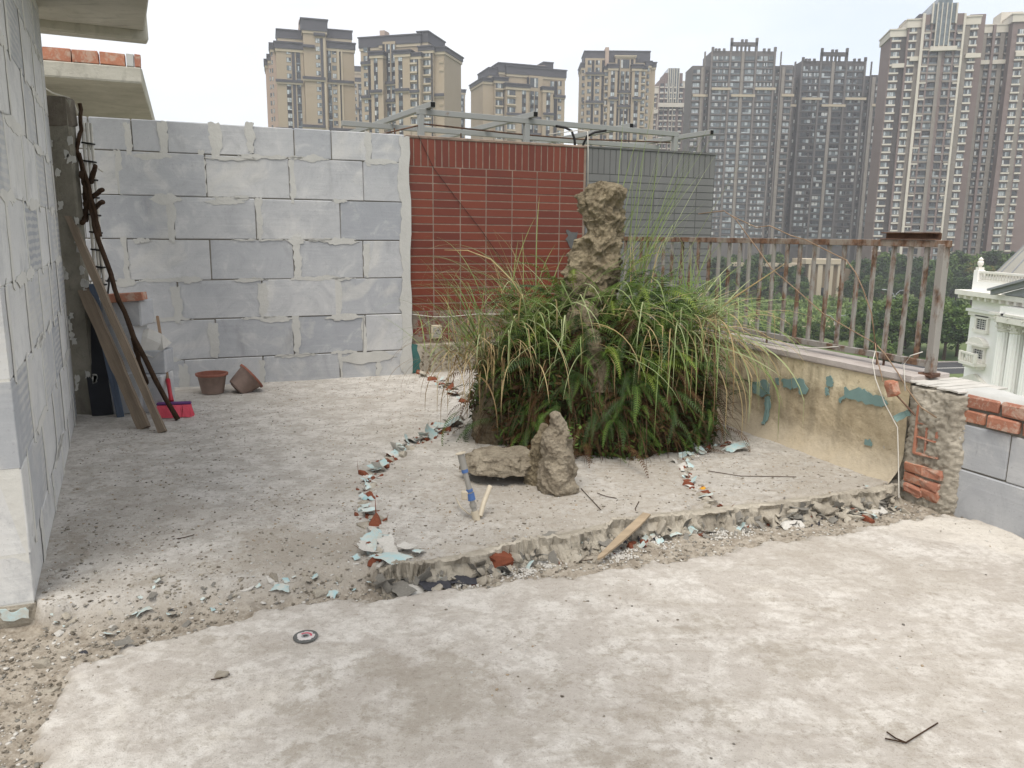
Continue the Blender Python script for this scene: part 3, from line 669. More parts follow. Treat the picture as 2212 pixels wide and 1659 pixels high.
# ------------------------------------------------------------------ left block wall, canopy slabs, post
lw = thing('side_block_wall', 'tall combed block wall on the left running back to the corner', 'wall', LA, math.atan2(LD.y, LD.x))
core = MB(); core.box(0.003, LLEN + 0.03, 0.0025, 0.19, -0.03, 2.72, 'mortar_pale'); core.build('mortar_core', lw)
zj = [0.0, 0.18, 0.49, 0.80, 1.11, 1.42, 1.73, 2.04, 2.35, 2.66, 2.72]
for ci in range(len(zj) - 1):
    x = -0.0; off = [0.42, 0.2, 0.5, 0.12, 0.36, 0.56, 0.25, 0.44, 0.1, 0.3][ci]; js = [0.0]
    while js[-1] < LLEN + 0.04: js.append(min((off if len(js) == 1 else js[-1] + 0.62), LLEN + 0.04) if js[-1] + (off if len(js) == 1 else 0.62) < LLEN - 0.08 else LLEN + 0.04)
    for a, b in zip(js[:-1], js[1:]):
        g = 0.0025; cx, cz = (a + b) / 2, (zj[ci] + zj[ci + 1]) / 2; dy = random.uniform(-0.004, 0.0); mb = MB()
        mb.chbox(a + g - cx, b - g - cx, dy, 0.2 - dy, zj[ci] + g - cz, zj[ci + 1] - g - cz, 0.003, 'aac_block_combed', 0.001); mb.build('block', lw, (cx, 0, cz))
        if b < LLEN:
            sd += 1; rr = random.Random(sd); w = rr.uniform(.02, .05)
            o = jag([(b - w, zj[ci] - .02), (b + w * .6, zj[ci] - .03), (b + w, cz), (b + w * .7, zj[ci + 1] + .02), (b - w, zj[ci + 1]), (b - w * .8, cz)], .012, 4, sd)
            MB().poly([(p[0], -0.003, p[1]) for p in o], (0, -1, 0), .002, 'mortar_pale').build('mortar_smear', lw)
    if 0 < ci:
        for k in range(3):
            sd += 1; rr = random.Random(sd * 5); a = rr.uniform(0.1, LLEN - .6); b = a + rr.uniform(.3, .9); zz = zj[ci]
            b = min(b, LLEN - .02); o = jag([(a, zz), (a * .7 + b * .3, zz - .03), (a * .3 + b * .7, zz - .02), (b, zz), (a * .3 + b * .7, zz + .03), (a * .7 + b * .3, zz + .02)], .012, 4, sd)
            MB().poly([(p[0], -0.004, p[1]) for p in o], (0, -1, 0), .0015, 'mortar_pale').build('mortar_smear', lw)
# ragged footing under the near end of that wall
mb = MB(); p0 = LA - LD * 0.06
M = Matrix.Translation(p0) @ Matrix.Rotation(math.atan2(LD.y, LD.x), 4, 'Z')
ft = MB(); ft.chbox(-0.02, 0.5, 0.004, 0.4, -0.10, 0.004, 0.02, 'broken_concrete', 0.014); fo = ft.build('footing', lw)
for k, (x, y) in enumerate([(-.03, .02), (-.03, .12), (-.025, .25), (.05, -.04)]):
    o = jag([(0, 0), (.07, .005), (.09, .05), (.04, .03), (.01, .045)], .01, 3, 60 + k)
    MB().poly([(x - .008 * 0, y + p[0], -.045 + p[1]) if k < 3 else (x + p[0], y, -.03 + p[1] * .5) for p in o], (-1, 0, 0) if k < 3 else (0, -1, 0), .003, 'teal_dark' if k % 2 else 'flake_blue').build('paint_flake', fo)
# canopy slab over the side wall (soffit, outer kerb)
cs = thing('concrete_canopy', 'raw concrete canopy slab overhead at the upper left corner', 'canopy', LA, math.atan2(LD.y, LD.x))
mb = MB(); mb.chbox(-3.2, 3.55, -0.64, 0.3, 2.722, 2.86, 0.01, 'slab_concrete', 0.003); mb.build('slab', cs)
mb = MB(); mb.chbox(3.55, 3.72, -0.66, 0.3, 2.66, 2.88, 0.012, 'slab_concrete', 0.004); mb.build('drip_edge', cs)
# neighbouring canopy with a row of bricks
A2 = gz(100, 165, 2.6); B2 = gz(308, 180, 2.6)
nc = thing('brick_topped_canopy', 'concrete canopy slab carrying a row of red bricks behind the block wall', 'canopy', (B2.x, B2.y, 2.6), WANG)
mb = MB(); mb.chbox(-3.0, 0, 0, 3.6, 0, 0.135, 0.01, 'slab_concrete', 0.004); mb.build('slab', nc)
bx = [-0.0, -0.055, -0.125, -0.335, -0.55, -0.77, -0.99, -1.21, -1.43]
for b, a in zip(bx[:-1], bx[1:]):
    mb = MB(); mb.chbox(a + .004, b - .004, 0.004, 0.115, 0.137, 0.245 + random.uniform(-.004, .004), 0.005, 'mortar' if abs(b + .055) < .01 else 'brick', 0.004); mb.build('brick', nc)
mb = MB(); mb.box(-3.0, -0.9, 0.3, 3.5, -2.62, -0.003, 'render_wall'); mb.build('supporting_wall', nc)
# weathered concrete post in the corner with strapped conduits
cp = thing('concrete_post', 'dark weathered concrete post at the end of the side wall', 'post', (-3.09, 5.50, 0))
mb = MB(); mb.chbox(-0.08, 0.105, 0, 0.09, -0.02, 2.17, 0.012, 'column_concrete', 0.006); mb.build('shaft', cp)
mb = MB(); mb.chbox(-0.078, 0.11, -0.008, 0.1, 1.98, 2.18, 0.015, 'dark_slab_edge', 0.01); mb.build('cap', cp)
for k in range(26):
    rr = random.Random(k + 50); zz = rr.uniform(0.1, 1.9); mb = MB(); o = jag([(0, 0), (.03, .01), (.035, .05), (.005, .06)], .008, 3, k)
    xx = rr.choice([0.07, 0.09, -0.03]) + rr.uniform(-.02, .02)
    mb.poly([(xx + p[0], -0.001, zz + p[1]) for p in o], (0, -1, 0), .004, 'mortar').build('plaster_spot', cp)
cd = thing('conduit_bundle', 'bundle of white conduits strapped upright beside the dark post', 'conduit', (-2.962, 5.60, 0))
for k in range(3):
    mb = MB(); mb.tube([(0.012 + k * 0.022, 0.012 * k, 0.25), (0.010 + k * 0.022, 0.012 * k, 1.2), (0.012 + k * .022, .012 * k, 2.02)], 0.010, 'cable_white', 8); mb.build('conduit', cd, smooth=True)
for k in range(13):
    mb = MB(); mb.chbox(-0.003, 0.07, -0.012, 0.04, -0.006, 0.006, 0.002, 'cable_black'); tb = mb.build('cable_tie', cd, (0, 0, 0.45 + k * 0.12)); tb.rotation_euler = (0, 0.12, 0)
# white cable from the post top to the stump
mb = MB(); mb.tube([gd(x, y, 5.72) for x, y in ((98, 190), (112, 200), (150, 212), (160, 224), (178, 268), (190, 295), (200, 330), (203, 356), (214, 366), (222, 371))], 0.0055, 'cable_white', 6)
tag(mb.build('cable', smooth=True), 'white cable hanging from the post top to the sawn stump', 'cable')

# ------------------------------------------------------------------ parapet with railing
pw = thing('parapet_wall', 'ochre parapet wall with peeling paint under the rusty railing', 'wall', PE, PANG)
# local x along the parapet, local y = towards the terrace is +? (PN points out): use y = -out
def make_parapet():
    nx, nz = 150, 46; xs = np.linspace(0.0, 4.12, nx); ts = np.linspace(0, 1, nz)
    X, T = np.meshgrid(xs, ts); x = X.ravel(); t = T.ravel()
    cove = 0.14; z = -0.04 + t * 0.60; inner = cove * np.clip(1 - (z + 0.04) / 0.2, 0, 1) ** 2.2      # cove sweeping onto the floor
    y = inner + (fbm(x * 7, z * 7, s=31, o=4) - 0.5) * 0.018 * np.clip((0.5 - z) / 0.2, 0.3, 1) + (fbm(x * 30, z * 30, s=33, o=3) - 0.5) * 0.006
    i = (np.arange(nz - 1)[:, None] * nx + np.arange(nx - 1)[None, :]).ravel()
    f = np.stack([i, i + nx, i + nx + 1, i + 1], 1)
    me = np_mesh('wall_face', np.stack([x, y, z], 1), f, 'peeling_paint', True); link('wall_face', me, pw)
    mb = MB(); mb.box(0.005, 4.12, -0.235, -0.006, -0.9, 0.545, 'broken_concrete'); mb.build('wall_core', pw)
    mb = MB(); mb.chbox(-0.02, 4.12, -0.26, 0.012, 0.548, 0.588, 0.005, 'coping', 0.003); mb.build('coping', pw)
make_parapet()
def ploc(s, out, z): return PE + PD * s + PN * out + Vector((0, 0, z))
teal = [([(2700 + 590 * .602, 1250 + 395 * .602), (2700 + 615 * .602, 1250 + 400 * .602), (2700 + 612 * .602, 1250 + 438 * .602), (2700 + 595 * .602, 1250 + 432 * .602)], 'teal_paint'),
        ([(2700 + x * .602, 1250 + y * .602) for x, y in ((628, 405), (700, 400), (765, 398), (806, 465), (790, 505), (745, 500), (740, 455), (690, 470), (640, 455))], 'teal_paint'),
        ([(2700 + x * .602, 1250 + y * .602) for x, y in ((925, 385), (955, 380), (970, 430), (955, 455), (925, 445))], 'teal_paint'),
        ([(2700 + x * .602, 1250 + y * .602) for x, y in ((915, 462), (935, 465), (942, 500), (925, 515), (912, 495))], 'teal_paint'),
        ([(2700 + x * .602, 1250 + y * .602) for x, y in ((1045, 450), (1080, 480), (1130, 455), (1180, 475), (1230, 510), (1300, 520), (1325, 560), (1290, 590), (1200, 570), (1110, 540), (1050, 520), (1015, 560), (1000, 540), (1040, 505))], 'teal_paint'),
        ([(2700 + x * .602, 1250 + y * .602) for x, y in ((1170, 805), (1205, 795), (1222, 820), (1220, 845), (1185, 838))], 'teal_paint'),
        ([(2700 + x * .602, 1250 + y * .602) for x, y in ((430, 420), (530, 405), (556, 440), (550, 500), (500, 520), (440, 490))], 'teal_paint'), ([(2700 + x * .602, 1250 + y * .602) for x, y in ((520, 525), (556, 510), (558, 570), (548, 640), (536, 700), (512, 690), (520, 600))], 'teal_paint')]
for k, (pp, m) in enumerate(teal):
    pts = [par_sz(x / 1.8228, y / 1.8228, -0.005) for x, y in pp]
    o = jag(pts, 0.008, 4, 400 + k); cov = lambda z: 0.14 * max(0, 1 - (z + .04) / .2) ** 2.2
    MB().poly([(p[0], 0.006 + cov(p[1]), p[1]) for p in o], (0, 1, 0), 0.004, m).build('paint_patch', pw)
# pebbled stretch hidden beside the planting
rl = thing('rusty_railing', 'rusty grey steel railing on the parapet overlooking the city', 'railing', PE + PN * 0.12, PANG)
def rbar(x0, x1, z0, z1, w, name, mat='rusty_steel'):
    mb = MB(); mb.chbox(x0, x1, -w / 2, w / 2, z0, z1, 0.002, mat); return mb.build(name, rl)
rbar(-0.045, 4.05, 1.258, 1.294, 0.034, 'top_rail', 'rusty_rail'); rbar(-0.02, 4.05, 0.625, 0.66, 0.03, 'bottom_rail')
bm_ = MB(); bm_.chbox(-.0105, .0105, -.0105, .0105, .655, 1.262, .0015, 'rusty_steel'); bme = bm_.mesh('baluster')
for s in [0.092, 0.20, 0.312, 0.434, 0.553, 0.675, 0.796, 0.914, 1.033, 1.154, 1.284, 1.408, 1.53, 1.651, 1.77, 1.893, 2.012, 2.14, 2.265, 2.385, 2.51, 2.63, 2.755, 2.88, 3.0, 3.125, 3.25, 3.37, 3.49, 3.61, 3.73, 3.85, 3.97]:
    o = link('baluster', bme, rl, (s, random.uniform(-.002, .002), 0), (random.uniform(-.006, .006), random.uniform(-.006, .006), 0))
mb = MB(); mb.chbox(-.022, .022, -.022, .022, .565, 1.275, .003, 'rusty_steel'); mb.build('end_post', rl, (-0.012, 0, 0))
mb = MB(); mb.chbox(-.04, .04, -.04, .045, .575, .60, .006, 'rust', .006); mb.build('base_plate', rl, (-0.012, 0, 0))
for s in (0.30, 1.3, 2.3, 3.3):
    mb = MB(); mb.tube([(s, 0, .57), (s, 0, .63)], .007, 'rust', 6); mb.build('rail_foot', rl)
ab = thing('angle_iron', 'short rusty angle iron lying on the railing top near the end post', 'angle iron', PE + PN * 0.12 + PD * 0.03 + Vector((0, 0, 1.295)), PANG)
mb = MB(); mb.chbox(0.0, 0.36, -0.022, 0.024, 0.0, 0.006, .001, 'rust'); mb.build('flange', ab)
mb = MB(); mb.chbox(0.0, 0.36, -0.026, -0.021, 0.006, 0.036, .001, 'rust'); mb.build('flange', ab); mb = MB(); mb.chbox(0.01, 0.37, -0.03, 0.01, 0.034, 0.04, .001, 'rust'); mb.build('lip', ab)
# steel rod rusted through the coping, cables on the ledge
mb = MB(); mb.tube([ploc(0.33, 0.10, 0.575), ploc(0.33, 0.10, 0.66)], 0.006, 'rust', 6); tag(mb.build('rebar_stub'), 'short rusty rod standing on the parapet ledge below the railing', 'rod')
mb = MB(); mb.tube([ploc(s, o, z) for s, o, z in ((1.75, .08, .66), (1.6, .03, .63), (1.45, .02, .595), (1.2, .05, .592), (.95, .06, .6), (.75, .09, .63), (.62, .11, .655))], 0.0035, 'cable_white', 6)
tag(mb.build('cable', smooth=True), 'white cable looping along the parapet ledge under the railing', 'cable')

# ------------------------------------------------------------------ broken pier and low block wall at the right
def lump(name, fn, nu, nv, mat, parent=None, loc=(0, 0, 0), smooth=True, closed=True, rot=None):
    """surface from fn(u,v)->xyz arrays, u wraps, v bottom to top"""
    u = np.linspace(0, 2 * np.pi, nu, endpoint=False); v = np.linspace(0, 1, nv); U, V = np.meshgrid(u, v); P = fn(U.ravel(), V.ravel())
    i = (np.arange(nv - 1)[:, None] * nu + np.arange(nu)[None, :]); j = (np.arange(nv - 1)[:, None] * nu + (np.arange(nu) + 1)[None, :] % nu)
    f = np.stack([i.ravel(), j.ravel(), j.ravel() + nu, i.ravel() + nu], 1)
    me = np_mesh(name, P, f, mat, smooth); return link(name, me, parent, loc, rot)
RW = gz(2035, 1097, -0.06); RDIR = -PD
RANG = math.atan2(RDIR.y, RDIR.x)
bp = thing('broken_pier', 'broken rendered pier stub between ochre parapet and low block wall', 'pier', PE - PD * 0.02, PANG)
def pier(u, v):
    hw, hd = 0.165, 0.14
    c, s_ = np.cos(u), np.sin(u); k = 1 / np.maximum(np.abs(c), np.abs(s_)); k = np.minimum(k, 1.25)
    x = -0.165 + hw * c * k; y = -0.10 + hd * s_ * k; z = -0.10 + 0.645 * v
    cap = np.where(v > 0.995, 0.0, 1.0); x = -0.165 + (x + 0.165) * (cap * 0.999 + .001); y = -0.1 + (y + .1) * (cap * .999 + .001)
    d = (fbm(x * 12 + 3, y * 12, z * 12, s=40, o=5, g=.6) - 0.5) * 0.055 + (fbm(x * 80, y * 80, z * 80, s=44, o=3) - 0.5) * 0.03
    return np.stack([x + c * d * cap, y + s_ * d * cap, z + (1 - cap) * 0.002], 1)
lump('pier_body', pier, 120, 90, 'broken_concrete', bp)
for k in range(6):                                                   # exposed bricks and red tile edges on its terrace face
    rr = random.Random(k + 7); mb = MB(); x0 = -0.26 + (k % 2) * 0.1; z0 = [0.0, 0.0, 0.055, 0.06, 0.115, 0.12][k]
    mb.chbox(x0, x0 + 0.1 + rr.uniform(0, .05), -.02, 0.046 + rr.uniform(0, .012), z0 - .03, z0 + .02, .008, 'brick', .008); mb.build('brick', bp)
for k, (x0, x1, z0, z1) in enumerate([(-.085, -.073, .19, .46), (-.085, -.22, .19, .203), (-.085, -.2, .275, .287), (-.085, -.18, .352, .364), (-.15, -.14, .19, .36), (-.21, -.2, .3, .34)]):
    mb = MB(); mb.chbox(min(x0, x1), max(x0, x1), .0, .046, z0, z1, .003, 'brick', .004); mb.build('tile_edge', bp)
wt = MB()
for k in range(5):
    x0 = -0.30 + k * 0.062; o = jag([(x0, -.30), (x0 + .058, -.30), (x0 + .058, .03 + .02 * (k % 2)), (x0, .045 - .02 * (k % 3))], .006, 4, 90 + k)
    MB().poly([(p[0], p[1], .552 + k * .001) for p in o], (0, 0, 1), .008, 'flake_white').build('cap_tile', bp)
lb = thing('low_block_wall', 'low block wall topped with two brick courses at the right edge', 'wall', (RW.x, RW.y, -0.06), RANG)
# local x toward the camera along the wall, +y is outward (left of travel is outward since travel is -PD)
core = MB(); core.box(0.004, 2.4, 0.008, 0.19, -0.04, 0.60, 'mortar_dark'); core.build('mortar_core', lb)
for z0, z1, js in ((-0.03, 0.232, [0.0, 0.66, 1.3, 1.95, 2.4]), (0.232, 0.462, [0.0, 0.31, 0.95, 1.6, 2.4])):
    for a, b in zip(js[:-1], js[1:]):
        mb = MB(); cx, cz = (a + b) / 2, (z0 + z1) / 2; mb.chbox(a + .003 - cx, b - .003 - cx, random.uniform(-.003, .002), .2, z0 + .003 - cz, z1 - .003 - cz, .006, 'aac_block', .002); mb.build('block', lb, (cx, 0, cz))
for r, (z0, off) in enumerate(((0.472, 0.0), (0.545, 0.05))):
    x = off + 0.015
    while x < 2.3:
        w = 0.165 + random.uniform(-.012, .01); mb = MB(); d0 = random.uniform(-.018, -.006)
        mb.chbox(x - (x + w / 2), w / 2, d0, .2, -.031, .031, .007, 'brick', .005); mb.build('brick', lb, (x + w / 2, 0, z0 + .031)); x += w + 0.017
def mtop(name, s, x0, x1, y0, y1, zb, amp, mat, parent):
    nx, ny = 120, 24; X, Y = np.meshgrid(np.linspace(x0, x1, nx), np.linspace(y0, y1, ny)); x = X.ravel(); y = Y.ravel()
    e = np.minimum(1, np.minimum(y - y0, y1 - y) / 0.03); z = zb + amp * e * (0.4 + fbm(x * 14, y * 14, s=s, o=4)) - .012 * (1 - e)
    i = (np.arange(ny - 1)[:, None] * nx + np.arange(nx - 1)[None, :]).ravel()
    link(name, np_mesh(name, np.stack([x, y, z], 1), np.stack([i, i + 1, i + nx + 1, i + nx], 1), mat, True), parent)
mtop('mortar_bed', 3, 0.03, 2.4, 0.0, 0.2, .607, .022, 'mortar', lb)
for k in range(7):
    o = jag([(-.01, .2 + k * .035), (.03 + .02 * (k % 3), .2 + k * .035), (.025, .245 + k * .035), (-.012, .245 + k * .035)], .012, 3, 700 + k)
    MB().poly([(p[0], -.004, p[1]) for p in o], (0, -1, 0), .004, 'mortar').build('mortar_smear', lb)

# ------------------------------------------------------------------ steel pergola on the neighbour's roof
PGA = R(28.6); gD = Vector((math.cos(PGA), math.sin(PGA), 0)); gN = Vector((-gD.y, gD.x, 0))
G0 = gd(905, 241, 9.0); GZ = G0.z
pg = thing('steel_pergola', 'galvanized steel pergola frame rising behind the tiled wall', 'pergola', (G0.x, G0.y, 0), PGA)
for k, (dy, dz) in enumerate(((0, 0), (1.15, -0.03), (2.3, -.03))):
    mb = MB(); mb.chbox(-0.02 - (0.0 if k == 0 else 0.5), 3.62 + (0.6 if k else 0), dy - .03, dy + .03, GZ - .03 + dz, GZ + .03 + dz, .003, 'galvanized'); mb.build('long_beam', pg)
def on_pergola(x, y):
    q = gp(x, y, (0, 0, GZ + .06), Vector((0, 0, 1))); v = q - Vector((G0.x, G0.y, 0)); return v.dot(gD), v.dot(gN)
for (x, y) in ((935, 226), (1157, 247), (1364, 272), (1538, 286)):
    u, w = on_pergola(x, y)
    mb = MB(); mb.chbox(u - .03, u + .03, w, w + 3.0, GZ + .032, GZ + .092, .003, 'galvanized'); ra = mb.build('rafter', pg)
    mb = MB(); mb.box(u - .026, u + .026, w - .002, w + .004, GZ + .036, GZ + .088, 'hollow_shade'); mb.build('open_end_shade', ra)  # flat black plate paints the shade inside the tube end
for u, dy in ((0.02, 0), (1.35, 0), (3.58, 0), (0.02, 2.3), (1.8, 2.3), (3.58, 2.3)):
    mb = MB(); mb.chbox(u - .032, u + .032, dy - .032, dy + .032, -0.02, GZ - .032, .003, 'galvanized'); mb.build('post', pg)
mb = MB(); mb.tube([(-.5, .3, GZ - .28), (.05, -.03, GZ - .13), (1.2, .1, GZ - .14), (2.2, .2, GZ - .13), (3.55, .05, GZ - .1)], .009, 'rust', 6); mb.build('tie_rod', pg)
for u in (-.25, .55):
    mb = MB(); mb.tube([(u, .1, GZ - .6), (u, .1, GZ - .18)], .008, 'rust', 6); mb.build('hanger_rod', pg)
mb = MB(); mb.tube([gd(x, y, 8.9) for x, y in ((1200, 272), (1222, 276), (1235, 283), (1241, 300), (1243, 330))], .014, 'cable_black', 7); tag(mb.build('drain_hose', smooth=True), 'black hose bent over the wall top below the pergola', 'hose')
mb = MB(); mb.tube([gd(x, y, 8.8) for x, y in ((1310, 282), (1285, 286), (1268, 294), (1260, 312), (1258, 335))], .013, 'cable_black', 7); tag(mb.build('drain_hose', smooth=True), 'black hose curving the other way beside the white conduit hook', 'hose')

# ------------------------------------------------------------------ corner: planks, branches, blocks, broom, pots
def leaning(name, label, cat, top, bot, w, th, mat, zface=0.0):
    """board from foot pixel (on floor) leaning to a top point"""
    p = Vector(bot); q = Vector(top); L = (q - p).length
    o = thing(name, label, cat, p); return o, p, q, L
def plank(label, px_bot, px_top, ytop, w, th, seed):
    p = gz(*px_bot, 0.0); q = gd(*px_top, ytop); t = (q - p).normalized(); a = t.cross(Vector((0, -1, 0.3))).normalized(); b = a.cross(t).normalized()
    L = (q - p).length; n = 26; rr = random.Random(seed); vs = []; prof = [(-w / 2, -th / 2), (w / 2, -th / 2), (w / 2, th / 2), (-w / 2, th / 2)]
    for i in range(n + 1):
        s = i / n * L; k = 1 + 0.06 * math.sin(i * .7 + seed) + rr.uniform(-.04, .04)
        for x, y in prof: vs.append((s, x * k + rr.uniform(-.002, .002), y * (1 + rr.uniform(-.08, .08))))
    fs = [(i * 4 + k, i * 4 + (k + 1) % 4, i * 4 + 4 + (k + 1) % 4, i * 4 + 4 + k) for i in range(n) for k in range(4)] + [(3, 2, 1, 0), (n * 4, n * 4 + 1, n * 4 + 2, n * 4 + 3)]
    mb = MB(); mb.add(vs, fs, 'plank_wood'); o = mb.build('wooden_plank')
    o.matrix_world = Matrix.Translation(p) @ Matrix((t, a, b)).transposed().to_4x4()
    return tag(o, label, 'plank')
plank('thick weathered plank leaning in the corner, the shorter and wider one', (312, 926), (152, 556), 5.62, 0.075, 0.04, 1)
plank('long narrow weathered plank leaning in the corner beside the wider plank', (352, 934), (116, 392), 5.60, 0.046, 0.035, 2)
def branch(mb, pts, r0, r1, mat='dead_branch', wob=.25):
    pts = [Vector(p) for p in pts]; out = []
    for a, b in zip(pts[:-1], pts[1:]):
        for k in range(4): out.append(a.lerp(b, k / 4) + Vector([random.uniform(-1, 1) * r0 * .35 for _ in range(3)]))
    out.append(pts[-1]); n = len(out)
    mb.tube(out, [r0 + (r1 - r0) * i / (n - 1) for i in range(n)], mat, 8, wob=wob); return mb
br = thing('leaning_branch', 'long dark dead branch leaning from the floor past the post top', 'branch', gz(385, 908, 0.0))
def rel(o, pts): return [Vector(p) - o.location for p in pts]
f0 = gz(385, 908, 0.0)
mb = branch(MB(), rel(br, [f0, gd(288, 730, 5.38), gd(248, 624, 5.45), gd(205, 488, 5.52), gd(190, 420, 5.55), gd(166, 323, 5.56), gd(176, 280, 5.57), gd(172, 223, 5.58)]), 0.018, 0.013); mb.build('main_stem', br, smooth=True)
mb = branch(MB(), rel(br, [gz(340, 882, 0.0), gd(300, 780, 5.42), gd(288, 730, 5.38)]), 0.014, 0.017); mb.build('fork', br, smooth=True)
mb = branch(MB(), rel(br, [gd(214, 510, 5.52), gd(200, 440, 5.53), gd(186, 380, 5.54), gd(172, 330, 5.55)]), 0.016, 0.009); mb.build('fork', br, smooth=True)
st = thing('sawn_stump', 'sawn dead trunk with short cut stubs hanging by the post', 'stump', gd(188, 440, 5.60))
branch(MB(), rel(st, [gd(184, 475, 5.6), gd(188, 440, 5.6), gd(186, 400, 5.61)]), .028, .022).build('trunk', st, smooth=True)
for a, b in (((196, 395), (206, 358)), ((196, 428), (222, 410)), ((200, 452), (223, 436)), ((184, 470), (178, 482)), ((184, 400), (176, 372))):
    m = branch(MB(), rel(st, [gd(*a, 5.6), gd(*b, 5.5)]), .017, .016); m.build('cut_stub', st, smooth=True)
bl = [('whole grey block standing at the bottom of the corner stack', (243, 806, 300, 902), 5.52, .22, 'block'),
      ('grey block standing beside the bottom one, behind the planks', (303, 812, 347, 898), 5.55, .22, 'block'),
      ('upright grey block in the middle of the corner stack', (235, 704, 289, 806), 5.55, .2, 'block'),
      ('grey block lying on the corner stack under a red brick', (211, 650, 302, 704), 5.55, .2, 'block')]
base_z = 0.0
for lab, (x0, y0, x1, y1), Yd, dp, _ in bl:
    a = gd(x0, y1, Yd); b = gd(x1, y0, Yd); mb = MB(); w = b.x - a.x; z0 = max(a.z, 0.002); h = b.z - z0
    mb.chbox(-w / 2, w / 2, 0, dp, 0, h, .008, 'aac_block', .004); o = mb.build('loose_block', loc=((a.x + b.x) / 2, Yd, z0), rot=(0, 0, R(random.uniform(-3, 8)))); tag(o, lab, 'block', 'loose blocks stacked in the corner')
# the broken block: white jagged fracture on top
a = gd(291, 806, 5.62); b = gd(352, 712, 5.62)
bb = thing('broken_block', 'broken block with a white jagged fracture on the corner stack', 'block', ((a.x + b.x) / 2, 5.6, a.z), R(6), 'loose blocks stacked in the corner')
w = (b.x - a.x) / 2; hz = (b.z - a.z)
mb = MB(); mb.chbox(-w, w, 0, .2, 0, hz * .52, .006, 'aac_block', .003); mb.build('body', bb)
top = [(-w * .98, 0, hz * .52), (-w * .3, -.003, hz * .46), (w * .3, -.002, hz * .36), (w * .98, 0, hz * .55), (w * .98, .19, hz * .62), (-w * .98, .19, hz * .66), (-w * .95, .06, hz * .92), (-w * .1, .1, hz * 1.0), (w * .6, .12, hz * .86), (w * .7, .05, hz * .66), (-w * .1, .05, hz * .8)]
mb = MB(); mb.add(top, [(0, 1, 10, 6), (1, 2, 10), (2, 9, 10), (2, 3, 9), (3, 4, 8, 9), (8, 7, 10, 9), (6, 10, 7), (4, 5, 7, 8), (5, 0, 6), (5, 6, 7)], 'flake_white'); mb.build('fracture', bb)
a = gd(232, 655, 5.52); b = gd(309, 632, 5.52); mb = MB(); mb.chbox(-.125, .125, 0, .115, 0, .055, .004, 'brick', .003)
tag(mb.build('loose_brick', loc=((a.x + b.x) / 2, 5.5, gd(270, 651, 5.55).z + .002), rot=(0, R(-4), R(9))), 'single red brick lying on top of the corner block stack', 'brick')
p = gz(215, 905, 0.0); mb = MB(); mb.chbox(-.07, .07, 0, .02, 0, .74, .003, 'black_board'); o = mb.build('board', loc=(p.x - .03, p.y + .1, 0), rot=(R(-8), R(-5), R(12))); tag(o, 'black board leaning beside the concrete post behind the planks', 'board')
mb = MB(); mb.chbox(-.012, .012, 0, .05, 0, .95, .002, 'blue_metal'); mb.chbox(.012, .04, .0, .006, 0, .95, .002, 'blue_metal'); o = mb.build('metal_angle', loc=(gz(250, 905, 0.0).x, 5.42, 0), rot=(R(-6), R(-9), R(8))); tag(o, 'blue grey metal angle leaning in the corner next to the black board', 'metal bar')
mb = MB(); pp = [gd(x, y, 6.3) for x, y in ((215, 540), (218, 575), (216, 600), (232, 608), (238, 590), (232, 640), (222, 690))]; mb.tube(pp, .008, 'cable_black', 6); tag(mb.build('cable', smooth=True), 'black cable stub dangling on the block wall behind the branch', 'cable')
# broom
bf = gz(378, 900, 0.0)
bm = thing('push_broom', 'bright pink bristled broom with wooden handle against the block wall', 'broom', (bf.x, bf.y, 0), R(14))
mb = MB(); hd = Vector((0, 0.0, .085))
tp = gd(340, 684, 6.05) - Vector((bf.x, bf.y, 0)); Mi = Matrix.Rotation(-R(14), 3, 'Z'); tp = Mi @ tp
base_h = Vector((-.02, .02, .11)); sock = base_h.lerp(tp, .20)
mb.tube([sock, sock.lerp(tp, .5), tp], .011, 'broom_wood', 10); mb.build('handle', bm, smooth=True)
mb = MB(); mb.tube([base_h, base_h.lerp(sock, .35), sock.lerp(tp, .05)], [.018, .014, .016], 'broom_red', 10); mb.build('socket', bm, smooth=True)
mb = MB(); mb.chbox(-.115, .115, -.02, .025, .085, .108, .008, 'broom_purple', .001); mb.build('head', bm)
bv = []; bfc = []
for i in range(900):
    x = random.uniform(-.11, .11); y = random.uniform(-.02, .022); x1 = x * 1.13 + random.uniform(-.01, .01); y1 = y * 2.2 - .012 + random.uniform(-.008, .008); k = len(bv)
    bv += [(x - .002, y, .088), (x + .002, y, .088), (x1 + .0018, y1, .004), (x1 - .0018, y1, .004)]; bfc.append((k, k + 1, k + 2, k + 3))
mb = MB(); mb.add(bv, bfc, 'broom_pink'); mb.box(-.105, .105, -.018, .02, .02, .086, 'broom_pink'); mb.build('bristles', bm)
# pots
prof = [(.0, .0), (.080, .0), (.086, .006), (.112, .148), (.126, .149), (.128, .166), (.116, .168), (.109, .164), (.082, .02), (.0, .016)]
p = gz(450, 854, 0.0)
po = thing('plant_pot', 'brown plastic plant pot standing upright by the block wall', 'pot', (p.x, p.y + .1, 0))
mb = MB(); mb.lathe(prof[:5], 'pot_dusty', 32); mb.build('body', po, smooth=True)
mb = MB(); mb.lathe(prof[4:8], 'terracotta', 32); mb.build('rim', po, smooth=True); mb = MB(); mb.lathe(prof[7:], 'terracotta', 32); mb.build('inside', po, smooth=True)
p = gz(520, 852, 0.0)
p2 = thing('tipped_pot', 'dusty plant pot tipped on its side against the block wall', 'pot', (p.x + .0, p.y + .12, .085)); p2.rotation_euler = Vector((.62, .42, .58)).to_track_quat('Z', 'Y').to_euler()
mb = MB(); mb.lathe([(r, z - .09) for r, z in prof[:5]], 'pot_dusty', 32); mb.build('body', p2, smooth=True)
